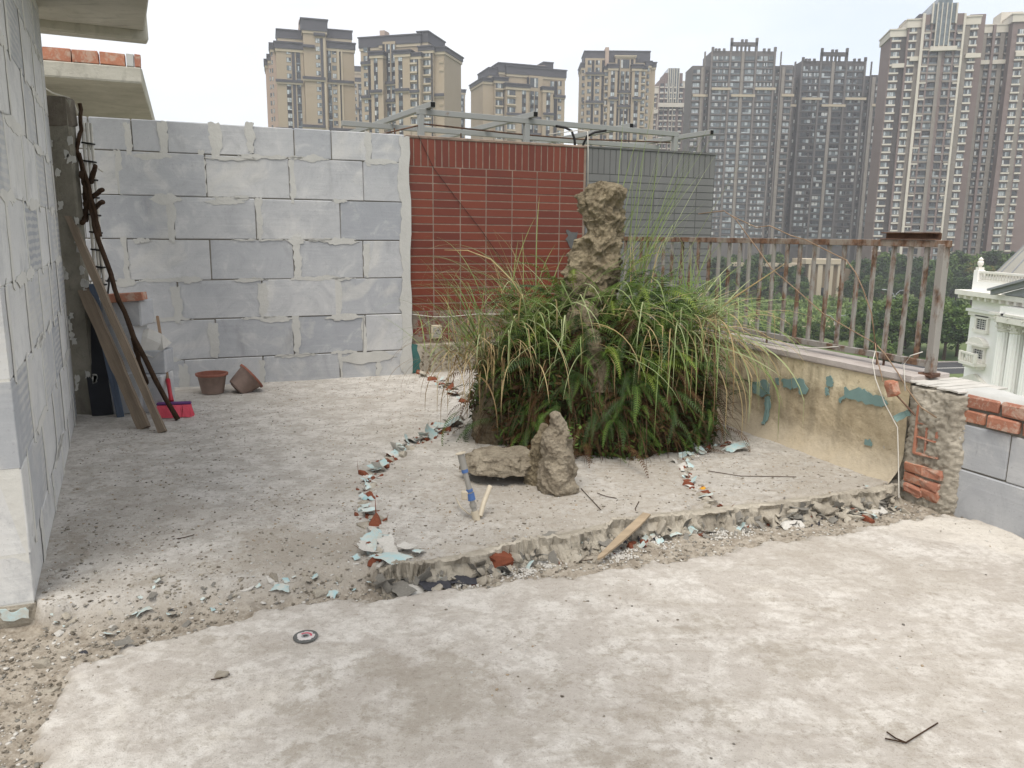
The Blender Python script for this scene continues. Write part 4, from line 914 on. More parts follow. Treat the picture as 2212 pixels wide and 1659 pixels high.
mb = MB(); mb.lathe([(r, z - .09) for r, z in prof[4:8]], 'terracotta', 32); mb.build('rim', p2, smooth=True); mb = MB(); mb.lathe([(r, z - .09) for r, z in prof[7:]], 'terracotta', 32); mb.build('inside', p2, smooth=True)
mb = MB(); mb.lathe([(.05, -.092), (.052, -.097), (.06, -.097), (.062, -.091)], 'pot_dusty', 24); mb.build('foot_ring', p2, smooth=True)

# ------------------------------------------------------------------ rubble line of the broken pond kerb
def flake_mesh(k, a, b):
    rr = random.Random(k); n, m = 7, 5; L = rr.uniform(.8, 1.2); W = rr.uniform(.45, .8); curl = rr.uniform(.3, 1.1) * rr.choice((-1, 1)); vs = []
    ed = [rr.uniform(-.18, .12) for _ in range(40)]
    for i in range(n):
        for j in range(m):
            x = (i / (n - 1) - .5) * L * (1 + (ed[j] if i in (0, n - 1) else 0)); y = (j / (m - 1) - .5) * W * (1 + (ed[10 + i] if j in (0, m - 1) else 0)) + rr.uniform(-.02, .02)
            vs.append(Vector((x, y, curl * (x * x * .8 + y * y * .4) + .12 * x * y * rr.uniform(.5, 1.5))))
    q = [(i * m + j, (i + 1) * m + j, (i + 1) * m + j + 1, i * m + j + 1) for i in range(n - 1) for j in range(m - 1)]
    mb = MB(); mb.add(vs, q, a); mb.add([v - Vector((0, 0, .022)) for v in vs], [tuple(reversed(f)) for f in q], b)
    rim = [i * m for i in range(n)] + [(n - 1) * m + j for j in range(1, m)] + [i * m + m - 1 for i in range(n - 2, -1, -1)] + [j for j in range(m - 2, 0, -1)]
    mb.add([vs[i] for i in rim] + [vs[i] - Vector((0, 0, .022)) for i in rim], [(i, i + len(rim), (i + 1) % len(rim) + len(rim), (i + 1) % len(rim)) for i in range(len(rim))], b)
    return mb.mesh('paint_flake')
FLB = [flake_mesh(k, 'flake_blue', 'flake_white') for k in range(7)]; FLW = [flake_mesh(20 + k, 'flake_white', 'flake_gray') for k in range(5)]; FLG = [flake_mesh(40 + k, 'flake_gray', 'flake_gray') for k in range(5)]; FLK = [flake_mesh(60 + k, 'bitumen', 'bitumen') for k in range(3)]
ico_v, ico_f = None, None
def _ico():
    bmx = bmesh.new(); bmesh.ops.create_icosphere(bmx, subdivisions=1, radius=1); v = np.array([p.co[:] for p in bmx.verts]); f = np.array([[q.index for q in t.verts] for t in bmx.faces]); bmx.free(); return v, f
ICV, ICF = _ico()
def chunk_mesh(k, mat, flat=.6):
    rr = np.random.default_rng(k); bmx = bmesh.new(); pts = rr.uniform(-1, 1, (13, 3)) * [.62 * rr.uniform(.9, 1.4), .5, .5 * flat * 1.3]
    for q in pts: bmx.verts.new(q)
    bmesh.ops.convex_hull(bmx, input=bmx.verts); bmesh.ops.delete(bmx, geom=[w for w in bmx.verts if not w.link_faces], context='VERTS'); bmesh.ops.bevel(bmx, geom=list(bmx.edges), offset=.05, segments=1, affect='EDGES')
    me = bpy.data.meshes.new('chunk'); bmx.to_mesh(me); bmx.free(); me.materials.append(MATS[mat]); return me
CHB = [chunk_mesh(k, 'brick_red') for k in range(5)]; CHM = [chunk_mesh(30 + k, 'broken_concrete') for k in range(6)]; CHW = [chunk_mesh(50 + k, 'flake_white', .4) for k in range(4)]
def scatter(parent, line_px, n, kinds, spread, smin, smax, seed, zlift=0.0, z=0.0):
    """pieces lying along a line of the plan; kinds = list of (name, meshes, weight, tilt)"""
    rr = random.Random(seed); pts = [gz(x, y, z) for x, y in line_px]; L = [0]
    for a, b in zip(pts[:-1], pts[1:]): L.append(L[-1] + (b - a).length)
    for i in range(n):
        s = rr.uniform(0, L[-1]); k = max(j for j in range(len(L) - 1) if L[j] <= s); t = (s - L[k]) / (L[k + 1] - L[k]); p = pts[k].lerp(pts[k + 1], t); dr = (pts[k + 1] - pts[k]).normalized(); pr = Vector((-dr.y, dr.x, 0))
        p = p + pr * rr.gauss(0, spread); name, ms, _, tilt = rr.choices(kinds, [q[2] for q in kinds])[0]; sz = rr.uniform(smin, smax) * (rr.random() ** 1.6 + .3)
        fz = floor_z(p.x, p.y)
        o = link(name, rr.choice(ms), parent, Vector((p.x, p.y, fz + zlift + (sz * .22 if name == 'paint_flake' else -sz * .08))) - parent.location, (rr.uniform(-tilt, tilt), rr.uniform(-tilt, tilt), rr.uniform(0, 6.28)), (sz, sz, sz * (.7 if name == 'paint_flake' else 1)))
KB = [('paint_flake', FLB, 5, .7), ('paint_flake', FLW, 3, .6), ('brick_chunk', CHB, 6, .5), ('mortar_chunk', CHM, 5, .5), ('white_chip', CHW, 2, .4)]
k1 = thing('broken_pond_kerb', 'curved line of blue paint flakes and brick stubs left of the rockery', 'rubble', gz(800, 1100, 0))
left_curve = [(990, 905), (945, 938), (885, 962), (830, 1003), (798, 1040), (788, 1075), (796, 1110), (803, 1150), (812, 1190), (818, 1215)]
scatter(k1, left_curve, 210, KB, .024, .025, .085, 11); scatter(k1, left_curve, 110, [('brick_chunk', CHB, 3, .4), ('mortar_chunk', CHM, 2, .4)], .05, .015, .04, 12)
scatter(k1, left_curve, 30, [('paint_flake', FLB, 1, 1.0)], .015, .05, .095, 18, .008)
k2 = thing('broken_pond_kerb', 'short chipped kerb line with blue flakes running from the tiled wall corner', 'rubble', gz(930, 820, 0))
scatter(k2, [(892, 800), (910, 808), (940, 822), (970, 842), (1000, 858), (1020, 880)], 70, KB, .03, .04, .11, 13)
k3 = thing('broken_pond_kerb', 'small curved rubble line with blue and red bits right of the rockery', 'rubble', gz(1490, 1020, 0))
rc = [(1600, 958), (1560, 962), (1520, 972), (1490, 985), (1480, 1005), (1487, 1030), (1500, 1055), (1522, 1075), (1545, 1096)]
scatter(k3, rc, 150, KB, .02, .025, .075, 14); scatter(k3, [(1545, 1090), (1570, 1098), (1600, 1100)], 20, [('brick_chunk', CHB, 1, .4)], .02, .03, .05, 15)
oc = gz(1516, 1056, 0); mb = MB(); o = link('foam_lump', chunk_mesh(99, 'foam_orange', .5), None, (oc.x, oc.y, floor_z(oc.x, oc.y) + .005), None, (.03, .03, .04)); tag(o, 'orange foam lump in the small rubble curve right of the rockery', 'foam')
# front lip of the pond floor: torn membrane and broken render
k4 = thing('broken_screed_edge', 'torn broken edge of the raised floor with flakes and membrane', 'rubble', gz(1200, 1160, 0))
front = edge_px[6:-1]
def lip():
    """upturned ragged screed lip following the edge"""
    pts = [gz(x, y, 0) for x, y in front]; P = []
    for a, b in zip(pts[:-1], pts[1:]):
        for k in range(44): P.append(a.lerp(b, k / 44))
    n = len(P); sec = 7; vs = []; ss = np.arange(n) * .0105
    e_ = (fbm(ss * 9, ss * 0, s=81, o=4) - .5) * .07; h_ = np.clip(fbm(ss * 6, ss * 0 + 3, s=83, o=4) - .42, 0, 1) * .07; j_ = (fbm(ss * 46, ss * 0 + 7, s=85, o=4, g=.7) - .5) * .045; q_ = (fbm(ss * 18, ss * 0 + 9, s=87, o=4, g=.65) - .5) * .10
    r_ = [(fbm(ss * f, ss * 0 + 13 * f, s=89 + int(f), o=4, g=.65) - .5) * a for f, a in ((21, .07), (13, .09), (17, .11))]
    for i, p in enumerate(P):
        dr = (P[min(i + 1, n - 1)] - P[max(i - 1, 0)]).normalized(); out = Vector((dr.y, -dr.x, 0)); e = e_[i] + j_[i]; hgt = .004 + h_[i] * (.5 if p.x > 1.0 else 1) + abs(j_[i]) * .5
        for (o, z) in ((-.07, -.008), (-.025, .003), (.0 + e, hgt), (.012 + e, hgt - .006), (.010 + e_[i] * .7 + r_[0][i], -.02 + j_[i] * .3), (.022 + e_[i] * .6 + r_[1][i], -.045), (.05 + e_[i] * .4 + r_[2][i], -.088)): vs.append(p + out * o + Vector((0, 0, z)) - k4.location)
    fs = [(i * sec + j, i * sec + j + 1, (i + 1) * sec + j + 1, (i + 1) * sec + j) for i in range(n - 1) for j in range(sec - 1)]
    mb = MB(); mb.add(vs, fs, 'broken_concrete'); mb.build('screed_lip', k4)
lip()
dn = lambda l, d: [(x, y + d) for x, y in l]
KF = [('paint_flake', FLG, 6, .9), ('mortar_chunk', CHM, 6, .6), ('paint_flake', FLB, 1.2, .8), ('membrane_scrap', FLK, 2, 1.0), ('brick_chunk', CHB, .8, .5), ('white_chip', CHW, 2, .4)]
scatter(k4, dn(front[:7], 12), 330, KF, .035, .022, .07, 21); scatter(k4, dn(front, 5), 120, [('paint_flake', FLG, 3, 1.4), ('mortar_chunk', CHM, 3, .8)], .015, .035, .085, 27, .03); scatter(k4, dn(front[6:], 16), 190, KF, .035, .03, .09, 22); scatter(k4, dn(front, -2), 90, [('paint_flake', FLB, 1, .5), ('paint_flake', FLG, 2, .6)], .012, .03, .08, 23, .012)
for (x, y, sz, ms, nm) in ((845, 1222, .16, FLB, 'paint_flake'), (905, 1208, .1, FLB, 'paint_flake'), (1545, 1108, .15, FLB, 'paint_flake'), (940, 1246, .16, FLK, 'membrane_scrap'), (1000, 1226, .18, FLK, 'membrane_scrap'), (870, 1256, .15, FLG, 'paint_flake'), (900, 1248, .14, FLW, 'paint_flake'), (1180, 1165, .12, FLG, 'paint_flake'), (1320, 1160, .12, FLG, 'paint_flake'), (800, 1205, .13, FLW, 'paint_flake'), (838, 1198, .15, FLW, 'paint_flake'), (880, 1202, .1, FLW, 'paint_flake')):
    p = gz(x, y, -.02); link(nm, random.choice(ms), k4, Vector((p.x, p.y, floor_z(p.x, p.y) + .02)) - k4.location, (random.uniform(-.35, .35), random.uniform(-.35, .35), random.uniform(0, 6)), (sz * .85, sz * .85, sz * .45))
b = gz(1080, 1215, -.06); mb = MB(); mb.chbox(-.055, .055, -.035, .035, -.025, .03, .012, 'brick_red', .01); tag(mb.build('brick_fragment', loc=(b.x, b.y, -.045), rot=(R(20), R(12), R(30))), 'red brick fragment stuck under the broken floor edge', 'brick')
k5 = thing('paint_flake_trail', 'thin trail of pale blue paint flakes in front of the side wall corner', 'rubble', gz(300, 1310, -.03))
scatter(k5, [(95, 1352), (200, 1332), (300, 1318), (400, 1292), (500, 1282), (620, 1262), (740, 1244), (800, 1240)], 85, [('paint_flake', FLB, 4, .5), ('white_chip', CHW, 3, .4), ('paint_flake', FLG, 3, .5), ('mortar_chunk', CHM, 2, .4)], .05, .02, .05, 31, z=-.03)
# loose lumps that can be told apart
for k, (x, y, sz, lab, ms) in enumerate([(92, 1412, .062, 'fist sized pale mortar lump on the rubble at the far left', CHM), (345, 1268, .04, 'brownish stone on the cement left of the kerb', CHM), (178, 1390, .035, 'dark flat slate chip in the rubble strip at left', FLK), (265, 1388, .07, 'grey flat render shard lying in the rubble strip', FLG), (255, 1408, .07, 'white chip beside the slab edge at lower left', FLW), (372, 1312, .028, 'black bitumen lump near the blue flake trail', FLK), (435, 1265, .03, 'small round beige stone on the cement near the flake trail', CHM), (475, 1452, .04, 'small earth clod on the slab at lower left', CHM), (1298, 1106, .028, 'little white stone in front of the rockery', CHW), (1232, 1160, .07, 'upright stone shard leaning on the broken floor edge', CHM), (100, 1470, .045, 'rounded grey pebble lump half buried at lower left', CHM)]):
    p = gz(x, y, -.04 if y > 1240 else 0); o = link('loose_stone', ms[k % len(ms)], None, (p.x, p.y, floor_z(p.x, p.y) - sz * .05 + (sz * .25 if ms in (FLK, FLG, FLW) else 0)), (0, 0, k * 1.3), (sz,) * 3 if k != 9 else (.05, .03, .1)); tag(o, lab, 'stone')

# gravel nobody could count
def gravel(name, n, dens, smin, smax, mats, seed, label=None):
    rg = np.random.default_rng(seed); x = rg.uniform(-2.6, 2.45, n * 12); y = rg.uniform(1.3, 7.4, n * 12)
    mb, ms, rub, z, db, ds = zones(x, y); w = dens(x, y, mb, ms, rub, db, ds) * (0.35 + 1.3 * np.clip(fbm(x * 4, y * 4, s=seed, o=3) - .3, 0, 1))
    out = (x - PE.x) * PN.x + (y - PE.y) * PN.y; lef = (x - LA.x) * LN.x + (y - LA.y) * LN.y; beh = (x - WA.x) * WN.x + (y - WA.y) * WN.y
    w = np.where((out < -.02) & ((lef > .02) | (y < LA.y - .1)) & (beh < -.03), w, 0); keep = np.where(rg.uniform(0, 1, len(x)) < w)[0][:n]
    x, y, z = x[keep], y[keep], z[keep]; m = len(x); s = smin + (smax - smin) * rg.uniform(0, 1, m) ** 3.2
    base = ICV; V = base[None] * (1 + rg.uniform(-.35, .3, (m, len(base), 1))); V = np.clip(V, -.85, .85); V[:, :, 2] *= rg.uniform(.35, .8, (m, 1)); V[:, :, 0] *= rg.uniform(.8, 1.6, (m, 1))
    th = rg.uniform(0, 6.28, m)[:, None]; vx = V[:, :, 0] * np.cos(th) - V[:, :, 1] * np.sin(th); vy = V[:, :, 0] * np.sin(th) + V[:, :, 1] * np.cos(th)
    P = np.stack([vx * s[:, None] + x[:, None], vy * s[:, None] + y[:, None], V[:, :, 2] * s[:, None] + z[:, None] + .15 * s[:, None]], 2).reshape(-1, 3)
    F = (ICF[None] + (np.arange(m) * len(base))[:, None, None]).reshape(-1, 3); k = np.repeat(rg.integers(0, len(mats), m), len(ICF))
    o = link(name, np_mesh(name, P, F, mats, False, k)); o['kind'] = 'stuff'; return o
leftd = lambda x, y: np.exp(-((x + 1.6) ** 2 / .25 + (y - 2.2) ** 2 / .5))
gravel('gravel', 17000, lambda x, y, mb, ms, rub, db, ds: rub * .8 + .9 * leftd(x, y) * (1 - ms) + .10 * mb * np.exp(-(db / .5) ** 2) + .5 * rub * np.exp(-(ds / .25) ** 2), 0.0016, .0085, ['broken_concrete', 'pebble_gravel', 'flake_white', 'flake_gray', 'pebble_gravel', 'brick_red'][:5], 5)
gravel('grit', 15000, lambda x, y, mb, ms, rub, db, ds: .22 * mb + .30 * ms * np.clip(fbm(x * 2.2, y * 2.2, s=90, o=3) - .5, 0, 1) + .35 * mb * np.exp(-((x + 1.75) ** 2 / .05 + (y - 3.3) ** 2 / .8)) + .3 * mb * np.exp(-((x + .9) ** 2 / .25 + (y - 3.4) ** 2 / .4)) + .35 * mb * np.exp(-((x - .0) ** 2 / .06 + (y - 3.3) ** 2 / .05)), .0014, .0065, ['broken_concrete', 'pebble_gravel', 'mortar', 'flake_white', 'pebble_gravel', 'mortar_dark', 'lath_wood'], 6)
def beads(seed, n):
    rg = np.random.default_rng(seed); cs = [gz(x, y, -.06) for x, y in ((1180, 1212), (1330, 1196), (1350, 1190), (1560, 1148), (1600, 1135), (1130, 1228), (1420, 1165), (1010, 1250))]
    c = np.array([cs[i][:2] for i in rg.integers(0, len(cs), n)]) + rg.normal(0, .035, (n, 2)); z = zones(c[:, 0], c[:, 1])[3]; s = rg.uniform(.003, .0065, n)
    P = (ICV[None] * s[:, None, None] + np.stack([c[:, 0], c[:, 1], z + s * .6], 1)[:, None]).reshape(-1, 3); F = (ICF[None] + (np.arange(n) * len(ICV))[:, None, None]).reshape(-1, 3)
    o = link('foam_bead_litter', np_mesh('foam_bead_litter', P, F, 'flake_white', True)); o['kind'] = 'stuff'
beads(3, 900)

# ------------------------------------------------------------------ small things on the floor
pb = gz(1030, 1124, 0)
vp = thing('valve_pipe', 'grey water pipe stub with blue fittings tilting up from the floor', 'pipe', pb)
d1 = gd(994, 976, pb.y + .02) - pb; ax = d1.normalized()
for a, b, r, m, nm in ((0, .97, .0125, 'gray_pvc', 'pipe'), (.2, .25, .0165, 'gray_pvc', 'collar'), (.30, .40, .018, 'blue_pvc', 'valve_body'), (.42, .46, .0155, 'blue_pvc', 'coupling'), (.70, .755, .0155, 'blue_pvc', 'coupling'), (.75, .98, .0165, 'gray_pvc', 'sleeve'), (.975, .985, .024, 'ivory_pvc', 'flange'), (0, .14, .018, 'ivory_pvc', 'foot_socket')):
    mb = MB(); mb.tube([d1 * a, d1 * ((a + b) / 2), d1 * b], r, m, 14); mb.build(nm, vp, smooth=False)
mb = MB(); mb.chbox(-.045, -.012, -.012, .012, -.012, .03, .004, 'ivory_pvc'); mb.build('lever', vp, d1 * .34)
ip = thing('loose_pipe', 'ivory plastic pipe leaning out of the valve pipe foot', 'pipe', pb); d2 = gd(1059, 1050, pb.y + .12) - pb
mb = MB(); mb.tube([d2 * .08 + Vector((.01, 0, .005)), d2 * .5, d2], .0115, 'ivory_pvc', 12); mb.build('tube', ip)
mb = MB(); mb.tube([gz(1028, 1118, .01), gz(1010, 1108, .015), gz(995, 1095, .03), gz(985, 1076, .05)], .0035, 'ivory_pvc', 6); tag(mb.build('wire', smooth=True), 'short stiff wire curling from the valve pipe foot', 'wire')
pA = gz(1396, 1112, .02); pB = gz(1292, 1212, -.05); t = (pB - pA).normalized(); sd_ = Vector((0, 0, 1)).cross(t).normalized(); nn = t.cross(sd_) * -1
mb = MB(); L = (pB - pA).length; o = [(0, -.016), (0, .022), (L * .25, .026), (L * .6, .02), (L * .93, .008), (L, -.004), (L * .95, -.014), (L * .5, -.02)]
mb.poly([pA + t * x + sd_ * y for x, y in o], Vector((0, 0, 1)), .009, 'lath_wood'); tag(mb.build('wooden_lath'), 'flat splintered wooden lath lying across the broken floor edge', 'lath')
dp = gz(660, 1378, -.05); dz = floor_z(dp.x, dp.y) + .004
gd_ = thing('grinding_disc', 'worn grinding disc lying on the pale slab at lower left', 'disc', (dp.x, dp.y, dz), .3); gd_.rotation_euler = (R(1.5), R(-1), .3)
mb = MB(); mb.lathe([(.012, 0), (.041, 0), (.0415, .0015), (.041, .003), (.012, .003), (.012, 0)], 'disc_black', 40); mb.build('abrasive', gd_)
rr = random.Random(2); n = 40; ring = [(.030 + rr.uniform(-.004, .002)) for _ in range(n)]
mb = MB(); mb.add([(ring[i] * math.cos(i / n * 6.2832), ring[i] * math.sin(i / n * 6.2832), .0036) for i in range(n)] + [(.013 * math.cos(i / n * 6.2832), .013 * math.sin(i / n * 6.2832), .0038) for i in range(n)], [(i, (i + 1) % n, (i + 1) % n + n, i + n) for i in range(n)], 'disc_paper'); mb.build('paper_label', gd_)
mb = MB(); mb.add([(r * math.cos(a), r * math.sin(a), .0043) for r in (.0155, .0225) for a in [k / 14 * 2.6 - .3 for k in range(15)]], [(i, i + 1, i + 16, i + 15) for i in range(14)], 'disc_red'); mb.build('red_arc', gd_)
mb = MB(); mb.lathe([(.0085, .001), (.0085, .0045), (.013, .0052), (.014, .004)], 'steel_dull', 24); mb.build('arbor_ring', gd_)
zt = -.045
mb = MB()
for pts in (((1912, 1593), (1957, 1603), (2026, 1560)), ((1916, 1578), (1935, 1592), (1958, 1603))):
    mb.tube([Vector((gz(x, y, zt).x, gz(x, y, zt).y, floor_z(gz(x, y, zt).x, gz(x, y, zt).y) + .006)) for x, y in pts], .0022, 'dead_branch', 6)
tag(mb.build('twig'), 'V-shaped dry twig on the pale slab at lower right', 'twig')
for k, (pp, lab) in enumerate([(((382, 1167), (400, 1163), (420, 1158)), 'short dark twig on the cement between side wall and kerb'), (((455, 1458), (475, 1455), (495, 1445)), 'bent twig on the slab above the lower left corner'), (((1240, 1192), (1300, 1184), (1345, 1180)), 'thin twig in the rubble strip below the wooden lath'), (((1530, 1020), (1600, 1030), (1720, 1032)), 'long brown stalk lying on the floor before the ochre parapet'), (((1290, 1068), (1310, 1075), (1332, 1078)), 'thin brown twig right of the front rock'), (((1255, 1058), (1285, 1090), (1298, 1104)), 'dry stem lying in front of the rockery stone'), (((1380, 1085), (1372, 1100), (1378, 1112)), 'curled dark root fibre on the pond floor')]):
    mb = MB(); q = [gz(x, y, -.03 if y > 1170 else 0) for x, y in pp]; mb.tube([Vector((p.x, p.y, floor_z(p.x, p.y) + .005)) for p in q], .002, 'dead_branch', 5); tag(mb.build('twig'), lab, 'twig')
# long rusty wires with a chunk of plaster and a brick bit
sx = PE - PD * .05
def ap(x, y, o=0.0, s=None):
    q = gp(x, y, PE + PN * o, PN); return q
wr = thing('bent_rebar_wire', 'bent rusty wires springing from the broken pier across the railing', 'wire', PE)
def Z3(x, y): return ((2700 + x * .6022) / 1.8228, (850 + y * .6022) / 1.8228)
def Z4(x, y): return ((2700 + x * .6022) / 1.8228, (1250 + y * .6022) / 1.8228)
w1 = [ap(*Z4(1640, 655), -.06), ap(*Z4(1540, 590), -.07), ap(*Z4(1450, 470), -.05), ap(*Z3(1390, 1030), -.02), ap(*Z3(1300, 900), .03), ap(*Z3(1240, 835), .06), ap(*Z3(1080, 745), .04), ap(*Z3(900, 640), .02), ap(*Z3(720, 480), .01), ap(*Z3(560, 345), .0), ap(*Z3(480, 230), .0), ap(*Z3(420, 150), .0), ap(*Z3(330, 25), .0), ap(*Z3(300, 0), .0)]
mb = MB(); mb.tube([p - PE for p in w1], .0034, 'rust_wire', 6); mb.build('wire_strand', wr, smooth=True)
w2 = [ap(*Z3(1240, 835), .05), ap(*Z3(1215, 640), .03), ap(*Z3(1160, 480), .02), ap(*Z3(1110, 370), .01), ap(*Z3(1050, 290), .01), ap(*Z3(940, 235), .0), ap(*Z3(780, 155), .0), ap(*Z3(690, 130), .0), ap(*Z3(550, 65), .0), ap(*Z3(460, 75), 0), ap(*Z3(300, 0), 0), ap(2850 / 1.8228, 830 / 1.8228, 0), ap(2750 / 1.8228, 842 / 1.8228, 0)]
mb = MB(); mb.tube([p - PE for p in w2], .0034, 'rust_wire', 6); mb.build('wire_strand', wr, smooth=True)
w3 = [ap(*Z4(1500, 640), -.07), ap(*Z4(1380, 510), -.07)]
mb = MB(); mb.tube([p - PE for p in w3], .0048, 'rust', 6); mb.build('rod', wr)
w4 = [ap(*Z3(1240, 835), .04), ap(*Z4(1245, 240), .0), ap(*Z4(1290, 420), -.05)]; mb = MB(); mb.tube([p - PE for p in w4], .003, 'rust_wire', 6); mb.build('wire_strand', wr)
w5 = [ap(*Z4(1240, 220), .0), ap(*Z4(1222, 290), -.03), ap(*Z4(1240, 400), -.06), ap(*Z4(1300, 560), -.08), ap(*Z4(1385, 720), -.08), ap(*Z4(1390, 900), -.10), ap(*Z4(1393, 1060), -.14), ap(*Z4(1394, 1180), -.2)]; mb = MB(); mb.tube([p - PE for p in w5], .0028, 'cable_white', 6); mb.build('wire_strand', wr, smooth=True)
w6 = [ap(*Z4(1550, 225), .02), ap(*Z4(1470, 250), .0), ap(*Z4(1425, 310), -.03), ap(*Z4(1435, 480), -.06)]; mb = MB(); mb.tube([p - PE for p in w6], .003, 'cable_white', 6); mb.build('wire_strand', wr, smooth=True)
kn = ap(*Z3(1240, 850), .05) - PE; mb = MB(); mb.lathe([(.002, -.02), (.008, -.012), (.009, .0), (.008, .012), (.003, .02)], 'rust', 8); mb.build('knot', wr, kn)
q = ap(*Z4(1350, 462), -.08); mb = MB(); mb.chbox(-.038, .038, -.022, .022, -.04, .04, .012, 'brick', .008); o = mb.build('brick_bit', loc=q, rot=(0, R(18), PANG)); tag(o, 'red brick bit skewered on the bent wire above the ochre wall', 'brick')
q = ap(*Z3(415, 60), .0); o = link('plaster_bit', chunk_mesh(123, 'flake_white', .7), None, q, (0, .3, .5), (.03, .022, .026)); tag(o, 'white plaster bit stuck on the wire tip against the dark towers', 'plaster')
o = link('paint_flake', flake_mesh(91, 'teal_dark', 'teal_paint'), None, ap(*Z4(1415, 640), -.05), (1.5, .6, 2.6), (.10, .07, .08)); tag(o, 'teal paint flake curling off the parapet end beside the pier', 'flake')
o = link('paint_flake', FLB[4], None, gz(*Z4(340, 835), .04), (.3, -.2, .4), (.2, .13, .14)); tag(o, 'large pale blue paint sheet at the floor behind the small rubble curve', 'flake')

# ------------------------------------------------------------------ rockery
RY = 5.15
sil = [(392, 1268, 1330), (400, 1254, 1343), (430, 1250, 1346), (455, 1257, 1342), (480, 1264, 1338), (510, 1258, 1336), (530, 1241, 1336), (560, 1232, 1336), (590, 1226, 1332), (620, 1208, 1330), (660, 1190, 1332), (720, 1195, 1325), (800, 1215, 1322), (1010, 1180, 1350)]
pk = []
for y, xl, xr in reversed(sil):
    a = gd(xl, y, RY); b = gd(xr, y, RY); pk.append(((a.z + b.z) / 2, (a.x + b.x) / 2, (b.x - a.x) / 2))
pz = np.array([p[0] for p in pk]); pcx = np.array([p[1] for p in pk]); pr = np.array([p[2] for p in pk])
rk = thing('rockery', 'brown artificial rockery with a tall crag rising from fern', 'rock', (0.55, RY, 0))
def crag_noise(x, y, z, f, seed):
    """craggy relief: (displacement, fine grain) from ridged and turbulent fractals"""
    d = np.empty(len(x)); g = np.empty(len(x)); rm = mnoise.ridged_multi_fractal; hz_ = mnoise.fractal
    for i in range(len(x)):
        p = Vector((x[i] * f + seed * 3.1, y[i] * f + seed, z[i] * f * .8 - seed)); r = rm(p, .9, 2.1, 5, .95, 2.0); q = hz_(p * 3.1, .8, 2.2, 4)
        d[i] = (r - 1.0) * .058 + q * .018; g[i] = .5 + q * .35
    return np.clip(d, -.085, .06), g
def peak(u, v):
    z = -0.05 + v * (pz[-1] + 0.05); r = np.interp(z, pz, pr); cx = np.interp(z, pz, pcx)
    cap = np.where(v > 0.97, np.sqrt(np.clip((1 - v) / 0.03, 0, 1)), 1.0); c, s = np.cos(u), np.sin(u)
    x = c; y = s * .85
    X = cx + x * r; Y = y * r
    n1 = fbm(X * 7, Y * 7 + 5, z * 6, s=51, o=3); d, n2 = crag_noise(X, Y, z, 7.5, 1.0)
    rr_ = np.maximum(r * cap + d * np.minimum(1, cap + .25), .004)
    return np.stack([cx + x * rr_ - 0.55, y * rr_, z + (n1 - .5) * .05 * (v > .8) + (n2 - .5) * .03], 1)
lump('crag', peak, 200, 300, 'peak_rock', rk)
MCX, MCY, MRX, MRY, MH = 0.55, 0.02, 0.76, 0.62, 0.88
def mound_pt(u, v):
    """v 0 foot .. 1 top"""
    r = np.sqrt(np.clip(1 - np.asarray(v, float) ** 2.6, 0, 1)); return MRX * np.cos(u) * r, MCY + MRY * np.sin(u) * r, -0.03 + MH * np.asarray(v, float)
def mound(u, v):
    x, y, z = mound_pt(u, v); n1 = fbm(x * 5 + 3, y * 5, z * 5, s=61, o=4); n2 = fbm(x * 18, y * 18, z * 18, s=63, o=3); k = 1 + (n1 - .5) * .35 + (n2 - .5) * .12
    return np.stack([x * k, y * k, z * (1 + (n1 - .5) * .2)], 1)
lump('overgrown_base', mound, 110, 60, 'soil', rk)
def boulder(name, label, loc, rx, ry, h, mat, seed, lean=(0, 0), top=.25, amp=.3, parent=None):
    def fn(u, v):
        r = (1 - v ** 2.2 * (1 - top)) * np.where(v > .96, np.sqrt(np.clip((1 - v) / .04, 0, 1)), 1); x = rx * np.cos(u) * r; y = ry * np.sin(u) * r; z = h * v - .03
        n1 = fbm(x * 11 + seed, y * 11, z * 11, s=seed, o=3); d, n2 = crag_noise(x, y, z, 10.0, seed * .37); dd = d * amp * 4.2; rad = np.maximum(np.hypot(x, y), 1e-3)
        k = 1 + (n1 - .5) * amp * 1.1 + np.clip(dd * .8 / np.maximum(rad, .05) * .5, -.35, .35)
        return np.stack([x * k + lean[0] * v, y * k + lean[1] * v, z + (n1 - .5) * .05 * v], 1)
    o = lump(name, fn, 130, 110, mat, parent, loc); return tag(o, label, 'rock') if label else o
p = gz(1208, 1072, 0); boulder('standing_stone', 'pitted grey standing stone in front of the ferns', (p.x, p.y + .09, 0), .10, .095, .45, 'front_rock', 71, (-.02, .03), .25, .26)
p = gz(1195, 1075, 0); boulder('standing_stone', 'slim dark stone spire just behind the pitted standing stone', (p.x - .075, p.y + .24, 0), .07, .07, .36, 'peak_rock', 73, (.03, 0), .3, .22)
p = gz(1092, 1045, 0); boulder('ledge_stone', 'flat overhanging ledge stone left of the standing stone', (p.x, p.y + .12, .085), .235, .17, .085, 'front_rock', 75, (0, 0), .7, .3)
p = gz(1090, 1040, 0); boulder('ledge_stone', 'low dark stone standing in for the shadow gap beneath the ledge', (p.x, p.y + .2, 0), .17, .12, .09, 'peak_rock', 77, (0, 0), .8, .2)  # added dark stone fills the shadow gap under the ledge
p = gz(1060, 960, 0); boulder('rockery_stone', 'shaded brown stone under the straw tussock at left', (p.x + .05, p.y + .12, 0), .17, .15, .42, 'peak_rock', 79, (0, .05), .6, .25)

